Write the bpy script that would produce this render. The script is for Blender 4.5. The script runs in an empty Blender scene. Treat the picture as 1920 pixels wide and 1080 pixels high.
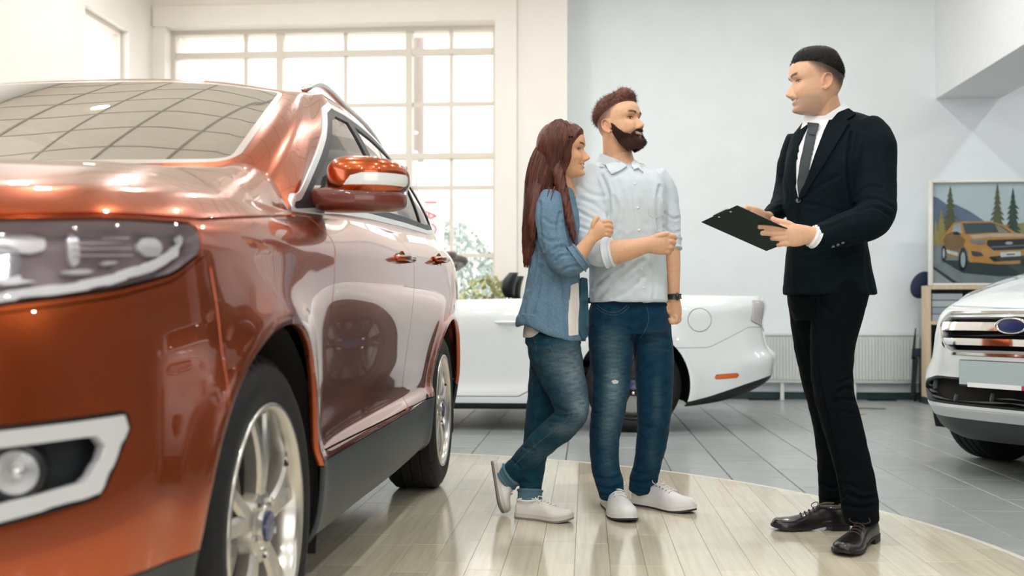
import bpy, bmesh, math, random
import numpy as np
from mathutils import Vector, Matrix, Euler
from mathutils.bvhtree import BVHTree

# ------------------------------------------------------------------ camera, sky, lights, exposure
SC = bpy.context.scene
COL = SC.collection
PI = math.pi
F_PX, HOR, CAM_H, YAW = 2000.0, 590.0, 0.85, math.radians(4)
cam_d = bpy.data.cameras.new('camera')
cam = bpy.data.objects.new('camera', cam_d)
COL.objects.link(cam)
cam.location = (0, 0, CAM_H)
cam.rotation_euler = (PI/2, 0, YAW)
cam_d.sensor_width = 36
cam_d.lens = 36*F_PX/1920
cam_d.shift_y = (HOR-540)/1920
cam_d.clip_start = 0.05
cam_d.dof.use_dof = True
cam_d.dof.focus_distance = 4.25
cam_d.dof.aperture_fstop = 2.8
SC.camera = cam

world = bpy.data.worlds.new('overcast_sky')
SC.world = world
world.use_nodes = True
wn = world.node_tree.nodes
wn['Background'].inputs[0].default_value = (1.0, 0.985, 0.97, 1)
wn['Background'].inputs[1].default_value = 6.0

SC.view_settings.view_transform = 'Standard'
SC.view_settings.look = 'None'
SC.view_settings.exposure = -0.58
SC.view_settings.gamma = 1.0
SC.view_settings.use_curve_mapping = False
try:
    SC.cycles.use_denoising = True
    SC.cycles.max_bounces = 10
    SC.cycles.diffuse_bounces = 5
    SC.cycles.glossy_bounces = 5
    SC.cycles.transmission_bounces = 6
    SC.cycles.transparent_max_bounces = 16
    SC.cycles.sample_clamp_indirect = 8
    SC.cycles.caustics_reflective = False
    SC.cycles.caustics_refractive = False
except Exception:
    pass
LAMP_POWER = 31.0

# ------------------------------------------------------------------ pixel <-> place (photo frame 1920x1080)
FWD = np.array([-math.sin(YAW), math.cos(YAW), 0.0])
RGT = np.array([math.cos(YAW), math.sin(YAW), 0.0])
UPV = np.array([0, 0, 1.0])
CAMP = np.array([0, 0, CAM_H])
def ray(x, y): return FWD + RGT*((x-960)/F_PX) + UPV*((HOR-y)/F_PX)
def at(x, y, d): return CAMP + ray(x, y)*d
def onplane(x, y, axis, val):
    r = ray(x, y)
    return CAMP + r*((val-CAMP[axis])/r[axis])
def proj(P):
    D = np.asarray(P, float)-CAMP
    z = D@FWD
    return 960+F_PX*(D@RGT)/z, HOR-F_PX*D[..., 2]/z, z

# ------------------------------------------------------------------ materials
MATS = {}
def mat(name, col, rough=0.5, metal=0.0, coat=0.0, spec=0.5, noise=0.0, nscale=20.0, bump=0.0, bscale=200.0,
        emit=None, estr=0.0, trans=0.0, sheen=0.0, sss=0.0, alpha=1.0, attr=None, stretch=None, ior=1.45, coat_rough=0.03):
    if name in MATS: return MATS[name]
    m = bpy.data.materials.new(name); m.use_nodes = True
    nt = m.node_tree; b = nt.nodes['Principled BSDF']
    c = tuple(col)+(1,)
    b.inputs['Base Color'].default_value = c
    b.inputs['Roughness'].default_value = rough
    b.inputs['Metallic'].default_value = metal
    b.inputs['Coat Weight'].default_value = coat
    b.inputs['Coat Roughness'].default_value = coat_rough
    b.inputs['Specular IOR Level'].default_value = spec
    b.inputs['Transmission Weight'].default_value = trans
    b.inputs['Sheen Weight'].default_value = sheen
    b.inputs['IOR'].default_value = ior
    b.inputs['Alpha'].default_value = alpha
    if sss:
        b.inputs['Subsurface Weight'].default_value = sss
        b.inputs['Subsurface Radius'].default_value = (0.012, 0.005, 0.003)
        b.inputs['Subsurface Scale'].default_value = 1.0
    if emit is not None:
        b.inputs['Emission Color'].default_value = tuple(emit)+(1,)
        b.inputs['Emission Strength'].default_value = estr
    src = None
    if attr:
        a = nt.nodes.new('ShaderNodeVertexColor'); a.layer_name = attr
        src = a.outputs['Color']
        nt.links.new(src, b.inputs['Base Color'])
    tc = None
    def coords():
        nonlocal tc
        if tc is None:
            t = nt.nodes.new('ShaderNodeTexCoord')
            if stretch:
                mp = nt.nodes.new('ShaderNodeMapping'); mp.inputs['Scale'].default_value = stretch
                nt.links.new(t.outputs['Object'], mp.inputs['Vector']); tc = mp.outputs['Vector']
            else: tc = t.outputs['Object']
        return tc
    if noise:
        n = nt.nodes.new('ShaderNodeTexNoise'); n.inputs['Scale'].default_value = nscale; n.inputs['Detail'].default_value = 5
        nt.links.new(coords(), n.inputs['Vector'])
        r = nt.nodes.new('ShaderNodeMapRange')
        r.inputs['From Min'].default_value = 0.3; r.inputs['From Max'].default_value = 0.7
        r.inputs['To Min'].default_value = 1-noise; r.inputs['To Max'].default_value = 1+noise
        nt.links.new(n.outputs['Fac'], r.inputs['Value'])
        mx = nt.nodes.new('ShaderNodeMix'); mx.data_type = 'RGBA'; mx.blend_type = 'MULTIPLY'
        mx.inputs['Factor'].default_value = 1
        mx.inputs['A'].default_value = c
        if src: nt.links.new(src, mx.inputs['A'])
        nt.links.new(r.outputs['Result'], mx.inputs['B'])
        nt.links.new(mx.outputs['Result'], b.inputs['Base Color'])
    if bump:
        n = nt.nodes.new('ShaderNodeTexNoise'); n.inputs['Scale'].default_value = bscale; n.inputs['Detail'].default_value = 3
        nt.links.new(coords(), n.inputs['Vector'])
        bp = nt.nodes.new('ShaderNodeBump'); bp.inputs['Strength'].default_value = bump; bp.inputs['Distance'].default_value = 0.002
        nt.links.new(n.outputs['Fac'], bp.inputs['Height'])
        nt.links.new(bp.outputs['Normal'], b.inputs['Normal'])
    MATS[name] = m
    return m
def glass_mat(name, tint=(1, 1, 1), rough=0.0, mirror=1.0):
    """thin pane: see-through with a Fresnel reflection"""
    if name in MATS: return MATS[name]
    m = bpy.data.materials.new(name); m.use_nodes = True
    nt = m.node_tree; nt.nodes.remove(nt.nodes['Principled BSDF'])
    out = nt.nodes['Material Output']
    t = nt.nodes.new('ShaderNodeBsdfTransparent'); t.inputs[0].default_value = tuple(tint)+(1,)
    g = nt.nodes.new('ShaderNodeBsdfGlossy'); g.inputs['Roughness'].default_value = rough
    ge = nt.nodes.new('ShaderNodeNewGeometry')
    dt = nt.nodes.new('ShaderNodeVectorMath'); dt.operation = 'DOT_PRODUCT'
    nt.links.new(ge.outputs['Normal'], dt.inputs[0]); nt.links.new(ge.outputs['Incoming'], dt.inputs[1])
    def mth(op, a, b=None):
        n = nt.nodes.new('ShaderNodeMath'); n.operation = op
        for i, q in enumerate((a, b)):
            if q is None: continue
            if isinstance(q, (int, float)): n.inputs[i].default_value = q
            else: nt.links.new(q, n.inputs[i])
        return n.outputs[0]
    fr = mth('POWER', mth('SUBTRACT', 1.0, mth('ABSOLUTE', dt.outputs['Value'])), 5.0)
    f = nt.nodes.new('ShaderNodeMath'); f.operation = 'MULTIPLY_ADD'; f.use_clamp = True
    nt.links.new(fr, f.inputs[0]); f.inputs[1].default_value = .95; f.inputs[2].default_value = .05*mirror
    mx = nt.nodes.new('ShaderNodeMixShader')
    nt.links.new(f.outputs[0], mx.inputs[0]); nt.links.new(t.outputs[0], mx.inputs[1]); nt.links.new(g.outputs[0], mx.inputs[2])
    nt.links.new(mx.outputs[0], out.inputs[0])
    MATS[name] = m
    return m

# ------------------------------------------------------------------ objects
def tag(o, label=None, cat=None, group=None, kind=None):
    if label: o['label'] = label
    if cat: o['category'] = cat
    if group: o['group'] = group
    if kind: o['kind'] = kind
    return o
def empty(name, loc=(0, 0, 0), rz=0.0):
    o = bpy.data.objects.new(name, None); COL.objects.link(o)
    o.location = loc; o.rotation_euler = (0, 0, rz); o.empty_display_size = 0.1
    return o
def link(name, me, m=None, parent=None, world=True):
    """vertices given in world space; parented objects keep them there"""
    o = bpy.data.objects.new(name, me); COL.objects.link(o)
    if m is not None:
        for mm in (m if isinstance(m, (list, tuple)) else [m]): me.materials.append(mm)
    if parent is not None:
        o.parent = parent
        if world:
            M = Matrix.Identity(4); p = parent
            while p is not None:
                M = p.matrix_parent_inverse @ Matrix.Translation(p.location) @ p.rotation_euler.to_matrix().to_4x4() @ M
                p = p.parent
            o.matrix_parent_inverse = M.inverted_safe()
    return o
def mesh(name, V, Fc, m=None, parent=None, smooth=True, world=True, sharp=None, normals=None, fmat=None):
    me = bpy.data.meshes.new(name)
    me.from_pydata(np.asarray(V, float).tolist() if len(V) else [], [], Fc)
    me.validate(clean_customdata=False)
    if smooth: me.polygons.foreach_set('use_smooth', [True]*len(me.polygons))
    if fmat is not None and len(fmat) == len(me.polygons): me.polygons.foreach_set('material_index', list(map(int, fmat)))
    if sharp:
        me.set_sharp_from_angle(angle=math.radians(sharp))
    me.update()
    if normals is not None and len(normals) == len(me.vertices):
        me.normals_split_custom_set_from_vertices(np.asarray(normals, float).tolist())
    return link(name, me, m, parent, world)

class MB:
    """collects simple solids into one mesh"""
    def __init__(s): s.v = []; s.f = []
    def add(s, V, Fc):
        o = len(s.v); s.v += np.asarray(V, float).tolist(); s.f += [tuple(i+o for i in q) for q in Fc]; return s
    def box(s, lo, hi):
        x0, y0, z0 = lo; x1, y1, z1 = hi
        return s.add([(x0,y0,z0),(x1,y0,z0),(x1,y1,z0),(x0,y1,z0),(x0,y0,z1),(x1,y0,z1),(x1,y1,z1),(x0,y1,z1)],
                     [(0,3,2,1),(4,5,6,7),(0,1,5,4),(1,2,6,5),(2,3,7,6),(3,0,4,7)])
    def prism(s, poly, axis, a, b):
        """polygon of 2-tuples extruded along an axis from a to b"""
        n = len(poly)
        def P(q, w):
            q = list(q); q.insert(axis, w); return q
        V = [P(q, a) for q in poly]+[P(q, b) for q in poly]
        return s.add(V, [tuple(range(n))[::-1], tuple(range(n, 2*n))]+[(i, (i+1) % n, n+(i+1) % n, n+i) for i in range(n)])
    def tube(s, pts, rad, n=8, cap=True, up=(0, 0, 1)):
        V, Fc = tube_geo(pts, rad, n, cap, up); return s.add(V, Fc)
    def lathe(s, prof, origin, axis, n=24, closed=False):
        """prof: (radius, height along the axis)"""
        ax = np.array(axis, float); ax /= np.linalg.norm(ax)
        e = np.array([0, 0, 1.0]) if abs(ax[2]) < .9 else np.array([1.0, 0, 0])
        e1 = np.cross(ax, e); e1 /= np.linalg.norm(e1); e2 = np.cross(ax, e1)
        o = np.array(origin, float); V = []; Fc = []
        for r, h in prof:
            for k in range(n):
                t = 2*PI*k/n
                V.append(o+ax*h+(e1*math.cos(t)+e2*math.sin(t))*r)
        m_ = len(prof)
        for i in range(m_-1 if not closed else m_):
            j = (i+1) % m_
            for k in range(n):
                k2 = (k+1) % n
                Fc.append((i*n+k, i*n+k2, j*n+k2, j*n+k))
        return s.add(V, Fc)
    def build(s, name, m, parent=None, smooth=False, sharp=None, bevel=0.0, world=True):
        if bevel:
            bm = bmesh.new()
            vs = [bm.verts.new(p) for p in s.v]
            for q in s.f:
                try: bm.faces.new([vs[i] for i in q])
                except ValueError: pass
            bm.normal_update()
            es = [e for e in bm.edges if len(e.link_faces) == 2 and e.calc_face_angle(0) > 0.5]
            bmesh.ops.bevel(bm, geom=es, offset=bevel, segments=2, profile=0.6, affect='EDGES', clamp_overlap=True)
            me = bpy.data.meshes.new(name); bm.to_mesh(me); bm.free()
            if smooth or sharp:
                me.polygons.foreach_set('use_smooth', [True]*len(me.polygons)); me.set_sharp_from_angle(angle=math.radians(sharp or 40))
            return link(name, me, m, parent, world)
        return mesh(name, s.v, s.f, m, parent, smooth or bool(sharp), world, sharp)

def nrm(v):
    v = np.asarray(v, float); n = np.linalg.norm(v); return v/n if n > 1e-12 else v
def tube_geo(pts, rad, n=8, cap=True, up=(0, 0, 1), flat=None):
    """rad: number, list of numbers, or list of (side, other) half axes; the 'other' axis leans to `up`"""
    pts = np.asarray(pts, float); m_ = len(pts)
    if np.isscalar(rad): rad = [rad]*m_
    V = []; Fc = []
    up = np.array(up, float)
    for i in range(m_):
        t = nrm(pts[min(i+1, m_-1)]-pts[max(i-1, 0)])
        e2 = up-t*np.dot(up, t)
        if np.linalg.norm(e2) < 1e-3:
            alt = np.array([1.0, 0, 0]); e2 = alt-t*np.dot(alt, t)
        e2 = nrm(e2); e1 = np.cross(t, e2)
        r = rad[i]; ra, rb = (r, r) if np.isscalar(r) else r
        for k in range(n):
            a = 2*PI*k/n
            V.append(pts[i]+e1*ra*math.cos(a)+e2*rb*math.sin(a))
    for i in range(m_-1):
        for k in range(n):
            k2 = (k+1) % n
            Fc.append((i*n+k, i*n+k2, (i+1)*n+k2, (i+1)*n+k))
    if cap:
        Fc.append(tuple(range(n))[::-1]); Fc.append(tuple(range((m_-1)*n, m_*n)))
    return V, Fc
def spline(P, n, closed=False):
    """centripetal-ish Catmull-Rom through points (any dimension), n samples, even in chord length"""
    P = np.asarray(P, float); m_ = len(P)
    d = np.r_[0, np.cumsum(np.linalg.norm(np.diff(P, axis=0), axis=1)+1e-9)]
    return spline_at(d, P, np.linspace(0, d[-1], n))
def spline_at(x, P, q):
    """C1 cubic (finite-difference tangents, monotone-limited lightly) through P at knots x"""
    x = np.asarray(x, float); P = np.asarray(P, float); q = np.asarray(q, float)
    one = P.ndim == 1
    if one: P = P[:, None]
    h = np.diff(x); dl = np.diff(P, axis=0)/h[:, None]
    T = np.zeros_like(P)
    if len(x) == 2: T[:] = dl[0]
    else:
        T[1:-1] = (dl[:-1]*h[1:, None]+dl[1:]*h[:-1, None])/(h[1:]+h[:-1])[:, None]
        T[0] = 1.5*dl[0]-0.5*T[1]; T[-1] = 1.5*dl[-1]-0.5*T[-2]
    i = np.clip(np.searchsorted(x, q, side='right')-1, 0, len(x)-2)
    t = ((q-x[i])/h[i])[:, None]; hh = h[i][:, None]
    r = (2*t**3-3*t**2+1)*P[i]+(t**3-2*t**2+t)*hh*T[i]+(-2*t**3+3*t**2)*P[i+1]+(t**3-t**2)*hh*T[i+1]
    return r[:, 0] if one else r
def smooth01(t): t = np.clip(t, 0, 1); return t*t*(3-2*t)
def vnoise(P, seed=0):
    """cheap smooth value noise in [-1,1] from sums of sines"""
    rs = np.random.RandomState(seed); P = np.asarray(P, float); s = np.zeros(len(P))
    for k in range(6):
        w = rs.normal(size=3); w = w/np.linalg.norm(w)*rs.uniform(.7, 1.5); s += np.sin(P@w*2*PI+rs.uniform(0, 6.28))
    return s/3.0
def text_mesh(name, s, size, m, parent, M, extrude=0.0005, align='CENTER', shear=0.0):
    cu = bpy.data.curves.new(name, 'FONT'); cu.body = s; cu.size = size; cu.extrude = extrude; cu.align_x = align; cu.align_y = 'CENTER'; cu.shear = shear
    cu.resolution_u = 3
    t = bpy.data.objects.new(name+'_tmp', cu); COL.objects.link(t)
    dg = bpy.context.evaluated_depsgraph_get()
    me = bpy.data.meshes.new_from_object(t.evaluated_get(dg)); bpy.data.objects.remove(t); bpy.data.curves.remove(cu)
    me.transform(M); me.name = name
    return link(name, me, m, parent)
# ------------------------------------------------------------------ the room
M_WALL = mat('wall_paint', (.81, .86, .885), .65, noise=.02, nscale=3, bump=.05, bscale=300)
M_WARM = mat('cream_wall_paint', (.84, .80, .75), .65, noise=.02, nscale=3, bump=.05, bscale=300)
M_CEIL = mat('ceiling_tile_paint', (.90, .82, .70), .8, noise=.02, nscale=8)
M_BASE = mat('baseboard_dark_teal', (.02, .045, .05), .4, noise=.1, nscale=12)
M_FRAME = mat('window_frame_white', (.70, .64, .56), .45, noise=.02, nscale=10)
M_PANE = glass_mat('window_pane', (.97, .97, .97), mirror=.6)
M_GROUT = mat('grout', (.07, .075, .072), .8, noise=.15, nscale=30)
XL, XR, YB, YF, ZC = -4.4, 8.5, 10.9, -5.5, 4.35      # left wall, right wall, back wall, front glazing, ceiling
XO = -5.1
YW = 10.55                                            # face of the projecting window wall
def structure(o): o['kind'] = 'structure'; return o
MBs = MB
# floor slab and tiles ------------------------------------------------
floor = structure(MB().box((XO-.3, YF-.3, -.2), (XR+.3, YB+.3, -.008)).build('floor', M_GROUT))
def tile_mat(i):
    k = 1+.05*((i*37 % 11)/5-1)
    return mat('floor_tile_%d' % i, (.335*k, .36*k, .355*k), .26, spec=.55, noise=.06, nscale=5, bump=.03, bscale=40, stretch=(1, 1.5, 1))
TM = [tile_mat(i) for i in range(5)]
PCX, PCY, PR = -1.61, 3.36, 3.15
def tile_geo(w, l):
    b = .003; g = .0024
    V = []
    for (x, y, z) in [(g,g,-.008),(w-g,g,-.008),(w-g,l-g,-.008),(g,l-g,-.008),(g,g,-b),(w-g,g,-b),(w-g,l-g,-b),(g,l-g,-b),
                      (g+b,g+b,0),(w-g-b,g+b,0),(w-g-b,l-g-b,0),(g+b,l-g-b,0)]: V.append((x, y, z))
    Fc = [(0,1,5,4),(1,2,6,5),(2,3,7,6),(3,0,4,7),(4,5,9,8),(5,6,10,9),(6,7,11,10),(7,4,8,11),(8,9,10,11)]
    return V, Fc
TW, TL = .2905, .598
tV, tF = tile_geo(TW, TL)
tile_me = []
for i in range(5):
    me = bpy.data.meshes.new('tile'); me.from_pydata(tV, [], tF); me.materials.append(TM[i]); tile_me.append(me)
near = []; rest = []
rs = random.Random(4)
i0 = int((XO-.75)/TW)-1
for i in range(i0, int((XR-.75)/TW)+1):
    x = .7505+i*TW
    off = (i % 2)*TL*.5
    for j in range(-10, 20):
        y = 5.05+off+j*TL-TL
        if x < XO-.3 or x+TW > XR+.3 or y < YF-.3 or y+TL > YB+.2: continue
        far = max(math.hypot(a-PCX, b-PCY) for a in (x, x+TW) for b in (y, y+TL))
        if far < PR-.03: continue
        px, py, d = proj([x+TW/2, y+TL/2, 0]) if y > .8 else (-999, -999, 9)
        vis = -60 < px < 1980 and 700 < py < 1130 and px > 780
        (near if vis else rest).append((d, x, y))
near.sort()
for k, (d, x, y) in enumerate(near[:300]):
    o = bpy.data.objects.new('tile', tile_me[rs.randrange(5)]); COL.objects.link(o); o.location = (x, y, 0); o.parent = floor
mb = MB()
for d, x, y in near[300:]+rest: mb.add([(a+x, b+y, c) for a, b, c in tV], tF)
tag(mb.build('tile_field', TM[0], floor), kind='stuff')

# round wooden podium --------------------------------------------------
M_WOODS = []
for i in range(6):
    k = [1.0, .93, 1.06, .97, .88, 1.03][i]
    m = mat('pale_oak_plank_%d' % i, (.66*k, .60*k, .46*k), .13, spec=.5, noise=.09, nscale=6, bump=.015, bscale=30, stretch=(9, .35, 1), coat=.35, coat_rough=.12)
    M_WOODS.append(m)
podium = empty('display_podium', (PCX, PCY, 0)); tag(podium, 'round podium of pale oak planks under the copper car', 'podium')
N = 128
mb = MB(); mb.lathe([(PR-.03, 0), (PR, 0), (PR, .011), (PR-.004, .014), (PR-.03, .014)], (PCX, PCY, 0), (0, 0, 1), N, True)
mb.build('rim', mat('podium_rim_white', (.72, .70, .64), .35), podium, sharp=40)
mb = MB(); mb.lathe([(0.0, .006), (PR-.028, .006)], (PCX, PCY, 0), (0, 0, 1), N)
mb.build('base', mat('podium_base_oak', (.36, .30, .20), .6, noise=.1), podium)
def clip_circle(poly, r):
    """keep the part of a convex polygon inside the podium circle (centre at origin)"""
    out = []
    n = len(poly)
    for i in range(n):
        a = poly[i]; b = poly[(i+1) % n]
        ia, ib = math.hypot(*a) <= r, math.hypot(*b) <= r
        if ia: out.append(a)
        if ia != ib:
            lo, hi = (a, b) if ia else (b, a)
            for _ in range(18):
                m_ = ((lo[0]+hi[0])/2, (lo[1]+hi[1])/2)
                if math.hypot(*m_) <= r: lo = m_
                else: hi = m_
            out.append(lo)
    # refine the arc
    fin = []
    n = len(out)
    for i in range(n):
        a = out[i]; b = out[(i+1) % n]; fin.append(a)
        if abs(math.hypot(*a)-r) < 1e-3 and abs(math.hypot(*b)-r) < 1e-3:
            for s in (.25, .5, .75):
                q = (a[0]+(b[0]-a[0])*s, a[1]+(b[1]-a[1])*s); h = math.hypot(*q); fin.append((q[0]*r/h, q[1]*r/h))
    return fin
rs = random.Random(11)
PW = .118
nearp = []; restp = []
for i in range(int(2*PR/PW)+2):
    x0 = -PR+i*PW; x1 = x0+PW; y = -PR-rs.uniform(0, .6)
    while y < PR:
        L = rs.choice([.34, .42, .5, .6]); y1 = y+L
        if min(abs(x0), abs(x1))**2+min(abs(y), abs(y1), 0 if y*y1 < 0 else 99)**2 < PR*PR:
            g = .0005
            poly = clip_circle([(x0+g, y+g), (x1-g, y+g), (x1-g, y1-g), (x0+g, y1-g)], PR-.03)
            if len(poly) > 2:
                cx, cy = PCX+(x0+x1)/2, PCY+(y+y1)/2
                px, py, d = proj([cx, cy, 0]) if cy > .8 else (-99, -99, 9)
                vis = 560 < px < 1960 and py < 1130
                (nearp if vis else restp).append((d, poly))
        y = y1
nearp.sort(key=lambda t: t[0])
def plank_geo(poly, lift):
    n = len(poly); c = np.mean(poly, axis=0)
    ins = [tuple(np.array(p)+(c-np.array(p))*min(.2, .0012/max(1e-4, np.linalg.norm(c-np.array(p))))) for p in poly]
    V = [(p[0]+PCX, p[1]+PCY, .006) for p in poly]+[(p[0]+PCX, p[1]+PCY, .0135+lift) for p in poly]+[(p[0]+PCX, p[1]+PCY, .0142+lift) for p in ins]
    return V, [(i, (i+1) % n, n+(i+1) % n, n+i) for i in range(n)]+[(n+i, n+(i+1) % n, 2*n+(i+1) % n, 2*n+i) for i in range(n)]+[tuple(range(2*n, 3*n))]
for d, poly in nearp[:300]:
    V, Fc = plank_geo(poly, rs.uniform(0, .0003)); mesh('plank', V, Fc, rs.choice(M_WOODS), podium, False)
mb = MB()
for d, poly in nearp[300:]+restp: mb.add(*plank_geo(poly, 0))
tag(mb.build('plank_field', M_WOODS[0], podium), kind='stuff')

# walls ---------------------------------------------------------------
structure(MB().box((-.19, YB, 0), (XR+.2, YB+.25, ZC)).build('wall_back', M_WALL))
W0, W1, WZ0, WZ1 = -4.27, -.905, .25, 3.77
mb = MB(); Y0, Y1 = YW, YB+.25
mb.box((XL-.25, Y0, 0), (W0, Y1, ZC)); mb.box((W1, Y0, 0), (-.19, Y1, ZC)); mb.box((W0, Y0, 0), (W1, Y1, WZ0)); mb.box((W0, Y0, WZ1), (W1, Y1, ZC))
structure(mb.build('wall_window_side', M_WARM))
# left wall with its window
LY0, LY1, LZ0, LZ1 = 9.1, 10.0, .3, 3.58
LA0, LA1 = -4.5, 5.6
mb = MB(); X0, X1 = XL-.25, XL
mb.box((X0, LY1, 0), (X1, YW, ZC)); mb.box((X0, 6.7, 0), (X1, LY0, ZC)); mb.box((X0, LY0, 0), (X1, LY1, LZ0)); mb.box((X0, LY0, LZ1), (X1, LY1, ZC))
X0, X1 = XO-.25, XO                                  # the hall is wider towards the street
mb.box((X0, 6.7, 0), (XL-.25, 6.95, ZC)); mb.box((X0, LA1, 0), (X1, 6.7, ZC))
mb.box((X0, YF, 0), (X1, LA0, ZC)); mb.box((X0, LA0, 0), (X1, LA1, .3)); mb.box((X0, LA0, 3.6), (X1, LA1, ZC))
structure(mb.build('wall_left', M_WARM))
structure(MB().box((XR, YF, 0), (XR+.25, YB, ZC)).build('wall_right', mat('unseen_wall_dark_taupe', (.22, .19, .17), .7, noise=.03, nscale=3)))  # unseen wall, darkened only for what the copper paint reflects
# unseen front wall, darkened and glazed in part to shape car reflections
mb = MB(); mb.box((XO-.25, YF-.25, 0), (-1.0, YF, ZC)); mb.box((3.6, YF-.25, 0), (XR+.25, YF, ZC)); mb.box((-1.0, YF-.25, 0), (3.6, YF, .3)); mb.box((-1.0, YF-.25, 3.9), (3.6, YF, ZC))
structure(mb.build('wall_front', mat('unseen_wall_dark_taupe', (.22, .19, .17), .7, noise=.03, nscale=3)))
structure(MB().box((XO-.25, YF-.25, ZC), (XR+.25, YB+.25, ZC+.15)).build('ceiling', M_CEIL))
ceil = bpy.data.objects['ceiling']
mb = MB()
x = XO+.1
while x < XR: mb.box((x-.012, YF, ZC-.012), (x+.012, YB, ZC+.001)); x += .6
y = YF
while y < YB: mb.box((XO, y-.012, ZC-.0125), (XR, y+.012, ZC+.001)); y += .6
mb.build('ceiling_grid', mat('ceiling_grid_metal', (.5, .46, .40), .6), ceil)
# beam below the ceiling on the right
structure(MB().box((3.47, -1.0, 3.0), (4.09, YB-.001, ZC-.013)).build('trim_1', mat('beam_white', (.80, .81, .82), .65, noise=.02)))
structure(MB().box((-.19, YB-.022, 0), (XR, YB, .075)).build('baseboard_back', M_BASE, bevel=.004))
structure(MB().box((XL, YW-.022, 0), (-.19, YW, .075)).build('baseboard_window_side', M_BASE, bevel=.004))
structure(MB().box((XL, LY1, 0), (XL+.022, YW-.03, .075)).build('baseboard_left', M_BASE, bevel=.004))
# raised plaster surround of the big window
mb = MB(); t = .025
mb.box((W1, YW-t, 0.08), (W1+.215, YW, WZ1+.2)); mb.box((W0-.12, YW-t, WZ1), (W1, YW, WZ1+.2))
structure(mb.build('trim_2', M_WARM))

def window(name, rect, xs_thick, xs_thin, zs_thick, zs_thin, fixed, axis):
    """rect=(a0,a1,z0,z1) in the wall plane; axis 1: plane Y=fixed, axis 0: plane X=fixed"""
    a0, a1, z0, z1 = rect
    w = structure(empty(name, (0, 0, 0)))
    def B(mb, p, q, zz0, zz1, dep):
        if axis == 1: mb.box((p, fixed-dep, zz0), (q, fixed+dep, zz1))
        else: mb.box((fixed-dep, p, zz0), (fixed+dep, q, zz1))
    mb = MB(); T = .04
    B(mb, a0, a0+T, z0, z1, .05); B(mb, a1-T, a1, z0, z1, .05); B(mb, a0+T, a1-T, z0, z0+T, .05); B(mb, a0+T, a1-T, z1-T, z1, .05)
    mb.build('window_frame', M_FRAME, w)
    for x in xs_thick: m_ = MB(); B(m_, x-.033, x+.033, z0+T, z1-T, .05); m_.build('mullion', M_FRAME, w, bevel=.006)
    for x in xs_thin: m_ = MB(); B(m_, x-.018, x+.018, z0+T, z1-T, .018); m_.build('glazing_bar', M_FRAME, w)
    for z in zs_thick: m_ = MB(); B(m_, a0+T, a1-T, z-.03, z+.03, .045); m_.build('transom', M_FRAME, w, bevel=.006)
    for z in zs_thin: m_ = MB(); B(m_, a0+T, a1-T, z-.02, z+.02, .0175); m_.build('glazing_bar', M_FRAME, w)
    cx = sorted([a0+T, a1-T]+list(xs_thick)); cz = sorted([z0+T, z1-T]+list(zs_thick))
    for i in range(len(cx)-1):
        for j in range(len(cz)-1):
            m_ = MB(); B(m_, cx[i]+.002, cx[i+1]-.002, cz[j]+.002, cz[j+1]-.002, .004); m_.build('pane', M_PANE, w)
    return w
window('window_1', (W0, W1, WZ0, WZ1), [-3.14, -1.80], [-3.50, -2.46, -1.37], [3.52, 2.46], [2.99, 2.14, 1.45, .85], 10.78, 1)
window('window_2', (LY0, LY1, LZ0, LZ1), [], [], [2.9], [], XL-.12, 0)
window('window_3', (LA0, LA1, .3, 3.6), [-2.9, -1.3, .3, 1.9, 3.5], [], [2.8], [], XO-.12, 0)
window('unseen_window_4', (-1.0, 3.6, .3, 3.9), [.2, 1.4, 2.5], [], [2.9], [], YF-.12, 1)  # unseen window, placed and sized for front fill and reflections

# ceiling downlights ----------------------------------------------------
M_LAMP = mat('downlight_glow', (1, 1, 1), .5, emit=(1, .97, .92), estr=14)
M_LRING = mat('downlight_ring', (.75, .75, .75), .4, metal=.3)
def downlight(x, y):
    t = empty('ceiling_downlight', (x, y, ZC))
    MB().lathe([(.0, -.016), (.075, -.016)], (x, y, ZC), (0, 0, 1), 20).build('diffuser', M_LAMP, t)
    MB().lathe([(.075, -.02), (.10, -.024), (.11, -.0135), (.075, -.0135)], (x, y, ZC), (0, 0, 1), 20, True).build('ring', M_LRING, t)
    l = bpy.data.lights.new('downlight_lamp', 'AREA'); l.shape = 'DISK'; l.size = .16; l.energy = LAMP_POWER; l.color = (.97, .99, 1)
    o = bpy.data.objects.new('downlight_lamp', l); COL.objects.link(o); o.parent = t; o.location = (0, 0, -.026)
    tag(t, 'round recessed ceiling downlight in the tiled ceiling', 'light', 'ceiling downlights')
for x in (-3.3, -1.5, .3, 2.1, 5.1, 6.9):
    for y in (-3.4, -1.0, 1.4, 3.8, 6.2, 8.6): downlight(x, y)

# outside, seen pale through the big window ------------------------------
structure(MB().box((-30, YB+.3, -.25), (30, YB+40, -.02)).build('ground_outside', mat('pavement_outside', (.6, .6, .58), .8, noise=.1, nscale=2)))
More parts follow.
